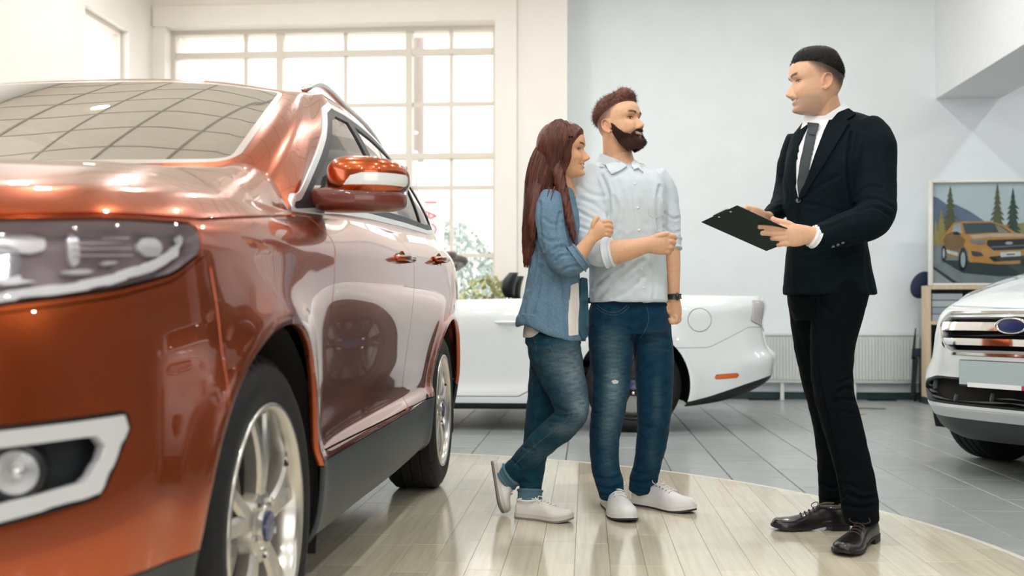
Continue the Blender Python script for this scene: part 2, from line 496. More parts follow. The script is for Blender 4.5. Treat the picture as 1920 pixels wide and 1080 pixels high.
# ------------------------------------------------------------------ car-body tools
class Surf:
    def __init__(s, V, F, N=None, U=None):
        s.V = np.asarray(V, float).reshape(-1, 3); s.F = F
        s.U = np.asarray(U, float) if U is not None else np.zeros((len(s.V), 2))
        if N is None: s.normals()
        else: s.N = np.asarray(N, float)
    def normals(s):
        N = np.zeros_like(s.V)
        for A, idx in s.groups():
            p = s.V[A]; n = np.cross(p[:, 2]-p[:, 0], p[:, -1]-p[:, 1])
            if A.shape[1] == 3: n = np.cross(p[:, 1]-p[:, 0], p[:, 2]-p[:, 0])
            for k in range(A.shape[1]): np.add.at(N, A[:, k], n)
        s.N = N/np.maximum(np.linalg.norm(N, axis=1), 1e-12)[:, None]
    def groups(s):
        by = {}
        for i, f in enumerate(s.F): by.setdefault(len(f), []).append(i)
        return [(np.array([s.F[i] for i in L]), np.array(L)) for L in by.values()]
    def centres(s):
        C = np.zeros((len(s.F), 3))
        for A, idx in s.groups(): C[idx] = s.V[A].mean(1)
        return C
    def weld(s, tol=1e-4, keepN=False):
        key = {}; mp = np.zeros(len(s.V), int); keep = []
        for i, k in enumerate(map(tuple, np.round(s.V/tol).astype(int))):
            if k not in key: key[k] = len(keep); keep.append(i)
            mp[i] = key[k]
        F = []
        for f in s.F:
            g = []
            for i in f:
                j = int(mp[i])
                if not g or g[-1] != j: g.append(j)
            if len(g) > 1 and g[0] == g[-1]: g.pop()
            if len(g) > 2 and len(set(g)) == len(g): F.append(tuple(g))
        r = Surf(s.V[keep], F, s.N[keep], s.U[keep])
        if not keepN: r.normals()
        return r
    def compact(s):
        used = sorted({i for f in s.F for i in f}); mp = {o: n for n, o in enumerate(used)}
        return Surf(s.V[used] if used else np.zeros((0, 3)), [tuple(mp[i] for i in f) for f in s.F], s.N[used] if used else np.zeros((0, 3)), s.U[used] if used else np.zeros((0, 2)))
    def pick(s, fn):
        """faces whose centre passes fn(x, y, z)"""
        return Surf(s.V, [f for f, c in zip(s.F, s.centres().tolist()) if fn(*c)], s.N, s.U).compact()
    def mirror(s):
        V = s.V*[-1, 1, 1]; N = s.N*[-1, 1, 1]
        return Surf(V, [f[::-1] for f in s.F], N, s.U.copy())
    def offset(s, d): return Surf(s.V-s.N*d, list(s.F), s.N.copy(), s.U.copy())
def join(*L):
    V = []; N = []; U = []; F = []; o = 0
    for s in L:
        V.append(s.V); N.append(s.N); U.append(s.U); F += [tuple(i+o for i in f) for f in s.F]; o += len(s.V)
    return Surf(np.vstack(V), F, np.vstack(N), np.vstack(U))
def split(S, f):
    """cut along f = 0; returns (f<0 side, f>0 side)"""
    f = np.asarray(f, float); f = np.where(np.abs(f) < 1e-9, 1e-9, f)
    pos = (f > 0).tolist(); fl = f.tolist()
    V = [S.V]; N = [S.N]; U = [S.U]; extra = []; cache = {}; n0 = len(S.V)
    def cut(i, j):
        k = (i, j) if i < j else (j, i)
        if k not in cache:
            i, j = k; t = fl[i]/(fl[i]-fl[j])
            cache[k] = n0+len(extra); extra.append((i, j, t))
        return cache[k]
    A = []; B = []
    for q in S.F:
        s = [pos[i] for i in q]
        if all(s): B.append(q)
        elif not any(s): A.append(q)
        else:
            a = []; b = []; n = len(q)
            for k in range(n):
                i, j = q[k], q[(k+1) % n]
                (b if pos[i] else a).append(i)
                if pos[i] != pos[j]:
                    c = cut(i, j); a.append(c); b.append(c)
            if len(a) > 2: A.append(tuple(a))
            if len(b) > 2: B.append(tuple(b))
    if extra:
        I = np.array([e[0] for e in extra]); J = np.array([e[1] for e in extra]); T = np.array([e[2] for e in extra])[:, None]
        V.append(S.V[I]*(1-T)+S.V[J]*T); nn = S.N[I]*(1-T)+S.N[J]*T
        N.append(nn/np.maximum(np.linalg.norm(nn, axis=1), 1e-9)[:, None]); U.append(S.U[I]*(1-T)+S.U[J]*T)
    V = np.vstack(V); N = np.vstack(N); U = np.vstack(U)
    return Surf(V, A, N, U).compact(), Surf(V, B, N, U).compact()
def sd_poly(P, poly, r=0.0):
    """signed distance (negative inside) of points P (n,2) to a polygon, corners rounded by r"""
    P = np.asarray(P, float); poly = np.asarray(poly, float)
    if r:
        c = inset(poly, r); return sd_poly(P, c)-r
    d = np.full(len(P), 1e9); inside = np.zeros(len(P), bool); n = len(poly)
    for i in range(n):
        a = poly[i]; b = poly[(i+1) % n]; e = b-a
        w = P-a; t = np.clip((w@e)/max(e@e, 1e-12), 0, 1)
        d = np.minimum(d, np.linalg.norm(w-t[:, None]*e, axis=1))
        c = (a[1] > P[:, 1]) != (b[1] > P[:, 1])
        x = a[0]+(P[:, 1]-a[1])/np.where(abs(b[1]-a[1]) < 1e-12, 1e-12, b[1]-a[1])*(b[0]-a[0])
        inside ^= c & (P[:, 0] < x)
    return np.where(inside, -d, d)
def inset(poly, r):
    poly = np.asarray(poly, float); n = len(poly)
    area = sum(poly[i][0]*poly[(i+1) % n][1]-poly[(i+1) % n][0]*poly[i][1] for i in range(n))
    s = 1 if area > 0 else -1; out = []
    for i in range(n):
        a, b, c = poly[i-1], poly[i], poly[(i+1) % n]
        e1 = nrm(b-a); e2 = nrm(c-b); n1 = np.array([-e1[1], e1[0]])*s; n2 = np.array([-e2[1], e2[0]])*s
        m_ = n1+n2; k = m_@m_/2
        out.append(b+m_*(r/max(k, .25)))
    return np.array(out)
def sd_line(P, line):
    P = np.asarray(P, float); line = np.asarray(line, float); d = np.full(len(P), 1e9)
    for a, b in zip(line[:-1], line[1:]):
        e = b-a; w = P-a; t = np.clip((w@e)/max(e@e, 1e-12), 0, 1)
        d = np.minimum(d, np.linalg.norm(w-t[:, None]*e, axis=1))
    return d
def carve(S, f, gap=.0025):
    """(inside, outside) with a gap of 2*gap left between"""
    A, _ = split(S, f(S)+gap)
    _, B = split(S, f(S)-gap)
    return A, B
def boundary(F):
    cnt = {}
    for q in F:
        n = len(q)
        for k in range(n):
            i, j = q[k], q[(k+1) % n]; e = (i, j) if i < j else (j, i)
            cnt.setdefault(e, []).append((i, j))
    return [v[0] for v in cnt.values() if len(v) == 1]
def surf_obj(name, S, m, parent, flange=.012, skip=None):
    """one panel: the outer skin with its edges turned inward"""
    V = [S.V]; N = [S.N]; F = list(S.F); n0 = len(S.V)
    if flange:
        B = boundary(S.F)
        if skip: B = [e for e in B if not skip((S.V[e[0]]+S.V[e[1]])/2)]
        ex = []; en = []; o = n0
        for (i, j) in B:
            F.append((o+1, o, o+3, o+2)); o += 4
        if B:
            I, J = np.array(B).T; u = lambda q: q/np.maximum(np.linalg.norm(q, axis=1), 1e-12)[:, None]
            out = u(np.cross(S.V[J]-S.V[I], S.N[I]+S.N[J]))*(1 if flange > 0 else -1)
            V.append(np.stack([S.V[I], S.V[J], S.V[J]-S.N[J]*flange, S.V[I]-S.N[I]*flange], 1).reshape(-1, 3))
            N.append(np.stack([u(out+S.N[I]*.5), u(out+S.N[J]*.5), out, out], 1).reshape(-1, 3))
    V = np.vstack(V); N = np.vstack(N)
    return mesh(name, V, F, m, parent, True, False, None, N)
def grid(P, U=None, flip=False):
    """P: (rows, cols, 3)"""
    r, c = P.shape[:2]
    I = np.arange(r*c).reshape(r, c)
    F = []
    for i in range(r-1):
        for j in range(c-1):
            q = (int(I[i, j]), int(I[i, j+1]), int(I[i+1, j+1]), int(I[i+1, j])); F.append(q[::-1] if flip else q)
    return Surf(P.reshape(-1, 3), F, np.zeros((r*c, 3)), U.reshape(-1, 2) if U is not None else None)

def body_lower(plan, keys, ncol=230, nrow=44, bump=None):
    """plan: (a, b) control points from nose centre round one side to tail centre.
    keys: list of (a, b of the plan point the section belongs to, [(inset, z), ...] bottom to top)."""
    plan = np.asarray(plan, float)
    d = np.r_[0, np.cumsum(np.linalg.norm(np.diff(plan, axis=0), axis=1))]
    s = np.linspace(0, d[-1], ncol)
    # denser round the front and rear
    P = spline_at(d, plan, s)
    T = np.gradient(P, axis=0); T /= np.linalg.norm(T, axis=1)[:, None]
    IN = np.c_[T[:, 1], -T[:, 0]]                 # pointing inside the outline: (da, db) turned
    ks = []; K = []
    for a, b, sec in keys:
        i = int(np.argmin((P[:, 0]-a)**2+(P[:, 1]-b)**2)); ks.append(s[i]); K.append(np.array(sec, float))
    K = np.array(K); nl = K.shape[1]
    sec = spline_at(np.array(ks), K.reshape(len(ks), -1), s).reshape(ncol, nl, 2)
    out = np.zeros((nrow, ncol, 3)); U = np.zeros((nrow, ncol, 2))
    for j in range(ncol):
        q = sec[j]; dd = np.r_[0, np.cumsum(np.linalg.norm(np.diff(q, axis=0), axis=1))]
        # same relative knots for every column keeps rows continuous
        lv = np.linspace(0, nl-1, nrow); r = spline_at(np.arange(nl), q, lv)
        ab = P[j][None, :]+IN[j][None, :]*r[:, :1]
        out[:, j, 0] = np.maximum(ab[:, 1], 0); out[:, j, 1] = ab[:, 0]; out[:, j, 2] = r[:, 1]
        U[:, j, 0] = s[j]; U[:, j, 1] = r[:, 1]
    out[:, 0, 0] = 0; out[:, -1, 0] = 0
    if bump is not None: bump(out, P, s)
    return out, U, s, P
def skin(parts, centre):
    """mirror each half patch and give all of them the normals of the one welded skin"""
    from mathutils.kdtree import KDTree
    W = join(*[join(p, p.mirror()) for p in parts]).weld(2e-4)
    kd = KDTree(len(W.V))
    for i, v in enumerate(W.V): kd.insert(v, i)
    kd.balance()
    # orient each patch outward before averaging
    def orient(q, c):
        C = q.centres(); Nn = np.zeros((len(q.F), 3))
        for A, idx in q.groups(): Nn[idx] = np.cross(q.V[A[:, 2]]-q.V[A[:, 0]], q.V[A[:, -1]]-q.V[A[:, 1]])
        if ((C-c)*Nn).sum() < 0: q.F = [f[::-1] for f in q.F]
        return q
    c = np.array(centre, float); N = np.zeros_like(W.V); R_ = []
    for p in parts:
        h = orient(p, np.array([0, c[1], c[2]])); q = join(h, h.mirror()); idx = [kd.find(v)[1] for v in q.V]
        ia = np.array(idx)
        for A, _ in q.groups():
            P = q.V[A]; n = np.cross(P[:, 2]-P[:, 0], P[:, -1]-P[:, 1])
            for k in range(A.shape[1]): np.add.at(N, ia[A[:, k]], n)
        R_.append((q, idx))
    N /= np.maximum(np.linalg.norm(N, axis=1), 1e-12)[:, None]
    for q, idx in R_: q.N = N[idx]
    return [q for q, _ in R_]
def fill_rows(A, B, n, curve):
    """rows blended from curve A to curve B (m,3); curve(w, A, B) -> offset (m,3)"""
    m_ = len(A); out = np.zeros((n, m_, 3))
    for i in range(n):
        w = i/(n-1); out[i] = A+(B-A)*w+curve(w, A, B)
    return out
# ------------------------------------------------------------------ wheels
M_TYRE = mat('tyre_rubber', (.012, .013, .014), .62, spec=.3, noise=.25, nscale=40, bump=.1, bscale=150)
M_ALLOY = mat('alloy_bright', (.62, .60, .56), .22, metal=.85, noise=.03, nscale=30)
M_ALLOYD = mat('alloy_shadow_grey', (.10, .10, .10), .4, metal=.6)
M_DISC = mat('brake_disc_steel', (.35, .34, .33), .35, metal=.9)
M_BLACK = mat('black_plastic', (.012, .014, .016), .45, noise=.12, nscale=60, bump=.05, bscale=400)
M_GREYP = mat('dark_grey_cladding', (.030, .038, .040), .42, noise=.10, nscale=60, bump=.06, bscale=500)
M_CHROME = mat('chrome', (.80, .80, .79), .08, metal=1.0)
M_BLUE = mat('badge_blue', (.012, .03, .12), .2, coat=.6)
M_LINER = mat('wheel_well_black', (.006, .005, .005), .9)
def wheel(name, parent, x, y, r=.372, w=.235, rim=.262, side=1, spokes=5, split_=True, metal=None, alloyback=None, badge=True):
    """x = outer face of the tyre, side=+1 outward is +x (local to the car)"""
    root = bpy.data.objects.new(name, None); COL.objects.link(root); root.parent = parent; root.location = (x, y, r)
    metal = metal or M_ALLOY
    ax = (side, 0, 0)
    # tyre: bead, sidewall, shoulder, tread with circumferential grooves
    pr = [(rim+.004, -.008), (rim+.018, -.001), (rim+.045, .006), (r-.045, .004), (r-.022, -.008), (r-.008, -.024)]
    ng = 4; tw = w-.048
    for g in range(ng):
        a0 = -.024-tw*(g+.08)/ng; a1 = -.024-tw*(g+.84)/ng; a2 = -.024-tw*(g+.92)/ng
        pr += [(r, a0), (r, a1)]
        if g < ng-1: pr += [(r-.008, a1-.001), (r-.008, a2+tw*.04/ng)]
    pr += [(r-.008, -w+.024), (r-.022, -w+.008), (r-.045, -w), (rim+.02, -w), (rim, -w+.02)]
    MB().lathe(pr, (0, 0, 0), ax, 72).build('tyre', M_TYRE, root, sharp=35, world=False)
    # tread lugs on the shoulder
    mb = MB()
    for k in range(64):
        t = 2*PI*k/64; c, s_ = math.cos(t), math.sin(t)
        e = np.array([0, c, s_]); tg = np.array([0, -s_, c]); A = np.array(ax, float)
        V = []
        for (rr, h, q) in [(r-.020, -.010, -1), (r-.020, -.010, 1), (r-.003, -.0235, 1), (r-.003, -.0235, -1), (r+.0005, -.05, -1), (r+.0005, -.05, 1)]:
            V.append(e*rr+A*(h+.0012)+tg*q*.011)
        mb.add(V, [(0, 1, 2, 3), (3, 2, 5, 4)])
    mb.build('tread_lugs', M_TYRE, root, world=False)
    # rim barrel and lip
    pr = [(rim-.03, -w+.03), (rim-.022, -.05), (rim-.012, -.012), (rim-.006, .0), (rim+.003, .004), (rim+.007, -.002), (rim+.004, -.012)]
    MB().lathe(pr, (0, 0, 0), ax, 72).build('rim', metal, root, smooth=True, world=False)
    MB().lathe([(.03, -.125), (rim-.075, -.125), (rim-.075, -.14)], (0, 0, 0), ax, 40).build('brake_disc', M_DISC, root, sharp=30, world=False)
    MB().lathe([(0, -.16), (rim-.03, -.16)], (0, 0, 0), ax, 40).build('back_plate', alloyback or M_ALLOYD, root, world=False)
    A = np.array(ax, float)
    def beam(t0, t1, w0, w1, r0, r1):
        """one spoke blade from hub angle t0 to rim angle t1"""
        n = 7; V = []; Fc = []
        for i in range(n):
            u = i/(n-1); rr = r0+(r1-r0)*u; t = t0+(t1-t0)*u**1.1; ww = w0+(w1-w0)*u
            h = -.018+.012*math.sin(u*PI*.9)-.006*u
            e = np.array([0, math.cos(t), math.sin(t)]); tg = np.array([0, -math.sin(t), math.cos(t)])*side
            for (q, dh) in [(-1, -.034), (-1, -.007), (-.55, 0), (.55, 0), (1, -.007), (1, -.034)]:
                V.append(e*rr+A*(h+dh)+tg*q*ww)
            if i:
                for k in range(6):
                    k2 = (k+1) % 6; o = (i-1)*6
                    Fc.append((o+k, o+k2, o+6+k2, o+6+k))
        Fc.append(tuple(range(6))[::-1]); Fc.append(tuple(range(n*6-6, n*6)))
        return V, Fc
    for k in range(spokes):
        t = 2*PI*k/spokes+PI/2
        mb = MB()
        if split_:
            mb.add(*beam(t-.03, t-.21, .026, .018, .045, rim-.008)); mb.add(*beam(t+.03, t+.21, .026, .018, .045, rim-.008))
        else: mb.add(*beam(t, t, .026, .016, .045, rim-.008))
        mb.build('spoke', metal, root, sharp=28, world=False)
    mb = MB(); mb.lathe([(.085, -.045), (.078, -.016), (.05, -.012), (.042, -.004), (0.0, -.004)], (0, 0, 0), ax, 32)
    mb.build('hub', metal, root, sharp=30, world=False)
    MB().lathe([(.034, -.004), (.033, .002), (.0, .003)], (0, 0, 0), ax, 24).build('centre_cap', M_BLUE if badge else M_ALLOYD, root, sharp=30, world=False)
    for k in range(5):
        t = 2*PI*k/5+PI/2+PI/5
        MB().lathe([(.010, -.02), (.010, -.004), (.0, -.003)], (0, .06*math.cos(t), .06*math.sin(t)), ax, 6).build('wheel_nut', M_CHROME, root, world=False)
    t = .55
    MB().tube([np.array([0, math.cos(t), math.sin(t)])*(rim-.022)+A*(-.035), np.array([0, math.cos(t), math.sin(t)])*(rim-.055)+A*(-.012)], .005, 8).build('valve', M_BLACK, root, world=False)
    return root
def wheel_well(parent, y, z, r, x, depth, side):
    """dark half-tunnel behind the arch"""
    n = 28; V = []; Fc = []
    for i in range(n+1):
        t = -.35+(PI+.7)*i/n
        for xx in (x, x-side*depth): V.append((xx, y+r*math.cos(t), z+r*math.sin(t)))
    for i in range(n): Fc.append((2*i, 2*i+1, 2*i+3, 2*i+2))
    o = len(V); V += [(x-side*depth, y, z)]
    for i in range(n): Fc.append((2*i+1, o, 2*i+3))
    return mesh('wheel_well', V, Fc, M_LINER, parent, True, False)
# ------------------------------------------------------------------ copper SUV on the podium
def copper_suv():
    root = empty('sport_utility_car', (-1.63, 1.335, .0155))
    tag(root, 'glossy copper orange family car parked on the round wooden podium', 'car')
    PAINT = mat('copper_paint', (.42, .075, .014), .24, metal=.90, coat=1.0, spec=.5, coat_rough=.015)
    PAINT.node_tree.nodes['Principled BSDF'].inputs['Coat IOR'].default_value = 1.5
    plan = [(0, 0), (.005, .25), (.03, .45), (.085, .62), (.18, .775), (.32, .895), (.50, .940), (.75, .958), (.955, .962), (1.3, .958), (1.8, .958),
            (2.6, .964), (3.3, .962), (3.83, .965), (4.2, .955), (4.5, .928), (4.66, .85), (4.74, .64), (4.775, .3), (4.78, 0)]
    keys = [(0, 0, [(.12, .20), (.045, .24), (.012, .36), (0, .48), (.01, .62), (.03, .78), (.05, .89), (.075, .97), (.14, 1.03)]),
            (.085, .62, [(.12, .20), (.05, .24), (.015, .36), (0, .48), (.012, .62), (.03, .78), (.05, .89), (.075, .975), (.14, 1.035)]),
            (.32, .895, [(.12, .20), (.05, .25), (.02, .37), (0, .50), (.008, .64), (.02, .79), (.04, .90), (.062, .985), (.135, 1.05)]),
            (.60, .95, [(.12, .21), (.05, .26), (.02, .38), (.004, .51), (.0, .66), (.004, .80), (.02, .91), (.04, 1.0), (.10, 1.065)]),
            (.955, .962, [(.12, .22), (.05, .27), (.02, .40), (.006, .52), (-.006, .70), (-.010, .83), (.006, .93), (.030, 1.015), (.092, 1.085)]),
            (1.5, .958, [(.12, .22), (.045, .26), (.022, .43), (.040, .51), (.030, .66), (.012, .82), (.004, .95), (.024, 1.035), (.128, 1.115)]),
            (2.1, .960, [(.12, .22), (.045, .26), (.022, .44), (.048, .52), (.034, .66), (.010, .83), (.0, .97), (.016, 1.06), (.100, 1.15)]),
            (2.8, .964, [(.12, .22), (.045, .26), (.022, .45), (.048, .53), (.034, .67), (.010, .84), (.0, .985), (.016, 1.075), (.104, 1.172)]),
            (3.4, .963, [(.12, .23), (.045, .27), (.022, .46), (.035, .54), (.020, .69), (.0, .86), (-.004, 1.0), (.016, 1.095), (.110, 1.195)]),
            (3.83, .965, [(.12, .24), (.05, .29), (.02, .46), (.004, .56), (-.008, .72), (-.008, .87), (.0, 1.01), (.022, 1.11), (.118, 1.21)]),
            (4.35, .945, [(.12, .26), (.05, .31), (.012, .46), (0, .56), (.0, .70), (.006, .86), (.012, 1.02), (.04, 1.13), (.12, 1.22)]),
            (4.66, .85, [(.12, .28), (.04, .33), (.005, .46), (0, .56), (.01, .70), (.05, .86), (.06, 1.02), (.08, 1.13), (.13, 1.21)]),
            (4.78, 0, [(.12, .28), (.04, .33), (.005, .46), (0, .56), (.02, .70), (.07, .86), (.08, 1.02), (.09, 1.12), (.13, 1.19)])]
    def bump(P, plan_, s):
        # raised lips round the wheel openings
        for ya in (.955, 3.805):
            d = np.hypot(P[..., 1]-ya, P[..., 2]-.372)
            fl = (P[..., 0] > .8)
            P[..., 0] += fl*.016*np.exp(-((d-.45)/.055)**2)
    out, U, s, PL = body_lower(plan, keys, 250, 56, bump)
    low = grid(out, U)
    top = out[-1]                                     # upper edge
    i1 = int(np.argmin(np.abs(PL[:, 0]-1.50)+(PL[:, 1] < .9)*9))
    Send = top[i1]
    Q = spline([(0, 1.29, 1.205), (.22, 1.30, 1.207), (.44, 1.345, 1.213), (.63, 1.42, 1.226), (.725, 1.49, 1.240), (.765, 1.505, 1.218), (.802, 1.505, 1.165), tuple(Send)], 400)
    # spread the hood's inner edge over the columns by matching the outline
    f = np.interp(s[:i1+1], [0, .45, .80, 1.05, 1.55, s[i1]-.35, s[i1]], [0, .14, .27, .36, .52, .75, 1.0])
    Qc = Q[np.clip((f*399).round().astype(int), 0, 399)]
    dq = np.linspace(0, 1, 400); Qc = np.c_[np.interp(f, dq, Q[:, 0]), np.interp(f, dq, Q[:, 1]), np.interp(f, dq, Q[:, 2])]
    Sc = top[:i1+1]
    L = np.linalg.norm(Qc-Sc, axis=1)[:, None]
    def hoodc(w, A, B):
        o = np.zeros_like(A); o[:, 2] = (np.minimum(L[:, 0]*.16, .075))*(1-(1-w)**2.6-w)*1.25
        # raised power bulge ridge
        return o
    hood = grid(fill_rows(Sc, Qc, 34, hoodc), None)
    # greenhouse
    nb = 90
    bot_f = np.c_[np.interp(np.linspace(0, 1, nb), dq, Q[:, 0]), np.interp(np.linspace(0, 1, nb), dq, Q[:, 1]), np.interp(np.linspace(0, 1, nb), dq, Q[:, 2])]
    bot_s = top[i1:]
    bot = np.vstack([bot_f[:-1], bot_s])
    sb = np.r_[0, np.cumsum(np.linalg.norm(np.diff(bot, axis=0), axis=1))]
    def sb_at(p): return sb[int(np.argmin(((bot-np.array(p))**2).sum(1)))]
    km = [(sb[0], (0, 2.11, 1.618)), (sb_at((.44, 1.345, 1.213)), (.40, 2.14, 1.612)), (sb_at((.725, 1.49, 1.240)), (.632, 2.23, 1.592)),
          (sb_at(Send), (.655, 2.34, 1.612)), (sb_at((.86, 2.3, 1.155)), (.662, 2.62, 1.648)), (sb_at((.86, 2.8, 1.17)), (.662, 2.95, 1.662)),
          (sb_at((.85, 3.6, 1.2)), (.648, 3.55, 1.652)), (sb_at((.83, 4.2, 1.22)), (.605, 4.05, 1.63)), (sb_at((.72, 4.53, 1.21)), (.545, 4.33, 1.595)), (sb[-1], (0, 4.42, 1.60))]
    topc = spline_at(np.array([k[0] for k in km]), np.array([k[1] for k in km]), sb); topc[0, 0] = 0; topc[-1, 0] = 0
    nxy = np.c_[bot[:, 0]*1.0, np.zeros(len(bot)), np.zeros(len(bot))]
    def bulge(w, A, B):
        T = np.gradient(B, axis=0)
        o = np.c_[T[:, 1], -T[:, 0], np.zeros(len(A))]; o /= np.maximum(np.linalg.norm(o, axis=1), 1e-9)[:, None]
        k = .035*4*w*(1-w)
        r = o*k; r[0, 0] = 0; r[-1, 0] = 0; r[:, 2] += .012*4*w*(1-w)
        return r
    gr = fill_rows(bot, topc, 40, bulge)
    gu = np.zeros(gr.shape[:2]+(2,)); gu[..., 0] = sb[None, :]; gu[..., 1] = np.linspace(0, 1, 40)[:, None]
    green = grid(gr, gu)
    spine = np.c_[np.zeros(len(topc)), np.clip(topc[:, 1], 2.75, 4.0), np.full(len(topc), 1.715)]
    spine[:, 2] = 1.715-.012*((spine[:, 1]-3.1)/.9)**2
    roof = grid(fill_rows(topc, spine, 22, lambda w, A, B: np.c_[np.zeros((len(A), 2)), np.full(len(A), (1-(1-w)**2.2-w)*.05)]))
    low, hood, green, roof = skin([low, hood, green, roof], (0, 2.4, .8))
    ab = lambda S: np.abs(S.V[:, 0])
    AX = (.955, 3.805); AR = .442
    arch = lambda S: np.minimum(np.hypot(S.V[:, 1]-AX[0], S.V[:, 2]-.372), np.hypot(S.V[:, 1]-AX[1], S.V[:, 2]-.372))-AR+1e3*(ab(S) < .62)
    inner = low.pick(lambda x, y, z: .64 < y < 4.3).offset(.022)
    _, inner = split(inner, arch(inner)-.004)
    LRi = [surf_obj('inner_shell', inner.pick((lambda x, y, z: x > 0) if sd > 0 else (lambda x, y, z: x < 0)), M_LINER, root, 0) for sd in (1, -1)]
    _, low = split(low, arch(low))
    LR = lambda nm, S, m_, **k: [surf_obj(nm, S.pick((lambda x, y, z: x > 0) if sd > 0 else (lambda x, y, z: x < 0)), m_, root, **k) for sd in (1, -1)]
    # lower dark cladding
    def cl(S):
        y = S.V[:, 1]; t = np.interp(y, [0, .5, 1.3, 1.42, 2.8, 3.4, 4.3, 4.8], [.40, .415, .43, .445, .455, .47, .47, .48]); return S.V[:, 2]-t
    clad, low = carve(low, cl, .002)
    clad_f = clad.pick(lambda x, y, z: y < .955); clad_m = clad.pick(lambda x, y, z: .955 < y < 3.8); clad_r = clad.pick(lambda x, y, z: y > 3.8)
    surf_obj('front_lower_cladding', clad_f, M_GREYP, root); LR('sill_cladding', clad_m, M_GREYP); surf_obj('rear_lower_cladding', clad_r, M_GREYP, root)
    # doors
    fd = np.array([(1.47, .47), (1.47, .80), (1.50, .98), (1.60, 1.10), (1.62, 1.3), (2.72, 1.3), (2.765, 1.0), (2.775, .47)])
    rd = np.array([(2.775, .47), (2.765, 1.0), (2.72, 1.3), (4.02, 1.3), (4.02, 1.1), (3.98, .95), (3.72, .86), (3.50, .72), (3.38, .47)])
    for nm, poly in (('front_door', fd), ('rear_door', rd)):
        f_ = lambda S: np.where(ab(S) > .7, sd_poly(S.V[:, 1:], poly, .03), 1.0)
        d_, low = carve(low, f_)
        LR(nm, d_, PAINT)
    # fuel flap omitted on this side; headlights
    arc = lambda S: S.U
    hl = np.array([(.50, .845), (.78, .845), (1.02, .878), (1.16, .905), (1.262, .948), (1.282, 1.004), (1.0, .992), (.75, .976), (.46, .955)])
    h_, low = carve(low, lambda S: sd_poly(arc(S), hl, .02), .003)
    CLEAR = glass_mat('headlight_cover', (.93, .93, .95), mirror=.8)
    HDARK = mat('headlight_bowl_grey', (.30, .23, .24), .35, metal=.3)
    HLIGHT = mat('headlight_reflector', (.85, .83, .83), .28, metal=.6)
    WHITEP = mat('daylight_strip_white', (.85, .85, .85), .25)
    for sd in (1, -1):
        e = h_.pick((lambda x, y, z: x > 0) if sd > 0 else (lambda x, y, z: x < 0))
        hlr = bpy.data.objects.new('headlight', None); COL.objects.link(hlr); hlr.parent = root
        back = e.offset(.045); surf_obj('housing', back, HDARK, hlr, -.044)
        # strips and bowls inside the housing, cut from the same shape
        a_, _ = split(e.offset(.028), np.abs(sd_line(e.U, [(.50, .862), (.78, .862), (1.02, .896), (1.15, .924), (1.225, .952), (1.25, .985)]))-.008)
        surf_obj('light_strip', a_, WHITEP, hlr, .012)
        a_, _ = split(e.offset(.03), np.abs(sd_line(e.U, [(.50, .885), (.78, .883), (.98, .912), (1.08, .936)]))-.0045)
        surf_obj('chrome_strip', a_, HLIGHT, hlr, .012)
        for c0, c1 in (((1.125, .94), (1.19, .982)), ((.945, .915), (.965, .985)), ((.60, .95), (.90, .962))):
            px_ = e.offset(.034); a_, _ = split(px_, sd_poly(e.U, [(c0[0], c0[1]), (c1[0], c0[1]+.004), (c1[0], c1[1]), (c0[0], c1[1])], .012))
            if a_.F: surf_obj('reflector', a_, HLIGHT, hlr, .01)
        for (cu, cz, rr) in ((.665, .915, .030), (.83, .922, .034)):
            q_ = np.hypot(e.U[:, 0]-cu, e.U[:, 1]-cz)
            a_, _ = split(e.offset(.026), np.abs(q_-rr)-.006)
            if a_.F: surf_obj('reflector_ring', a_, HLIGHT, hlr, .02)
            a_, _ = split(e.offset(.036), q_-rr+.007)
            if a_.F: surf_obj('projector_lens', a_, mat('projector_glass', (.50, .50, .54), .08, metal=.7), hlr, .006)
        for k in range(7):
            zz = .925+k*.008; px_ = e.offset(.030); a_, _ = split(px_, np.abs(sd_line(e.U, [(.95, zz), (1.10, zz+.006)]))-.0024)
            if a_.F: surf_obj('louvre', a_, HLIGHT, hlr, .006)
        surf_obj('lens', e, CLEAR, hlr, 0)
    # fog-lamp pocket with chrome bracket
    fg = np.array([(.42, .535), (.80, .522), (.955, .548), (1.035, .682), (.80, .668), (.42, .655)])
    p_, low = carve(low, lambda S: sd_poly(arc(S), fg, .018), .001)
    for sd in (1, -1):
        e = p_.pick((lambda x, y, z: x > 0) if sd > 0 else (lambda x, y, z: x < 0))
        fr = bpy.data.objects.new('fog_lamp', None); COL.objects.link(fr); fr.parent = root
        surf_obj('pocket', e.offset(.05), M_BLACK, fr, 0)
        surf_obj('pocket_wall', split(e, sd_poly(e.U, fg, .018)+.004)[1], M_BLACK, fr, .05)
        b1 = e.offset(-.004)
        ring, _ = split(b1, np.where((e.U[:, 0] < .45), 1, np.abs(sd_poly(e.U, fg, .018)+.019)-.0125))
        surf_obj('chrome_bracket', ring, mat('satin_silver', (.86, .87, .88), .25, metal=.45, coat=.5), fr, .03)
        cen = e.V[int(np.argmin((e.U[:, 0]-.835)**2+(e.U[:, 1]-.597)**2))]; nn = e.N[int(np.argmin((e.U[:, 0]-.835)**2+(e.U[:, 1]-.597)**2))]
        nn = nrm(np.array([nn[0]*.35, nn[1], 0]))
        MB().lathe([(.042, -.05), (.042, -.012), (.036, -.008), (.034, -.012)], cen, nn, 28).build('lamp_ring', M_BLACK, fr, sharp=30, world=False)
        MB().lathe([(.034, -.014), (.026, -.008), (.012, -.004), (0, -.003)], cen, nn, 28).build('lamp_glass', glass_mat('fog_glass', (.9, .92, .92), mirror=1.2), fr, smooth=True, world=False)
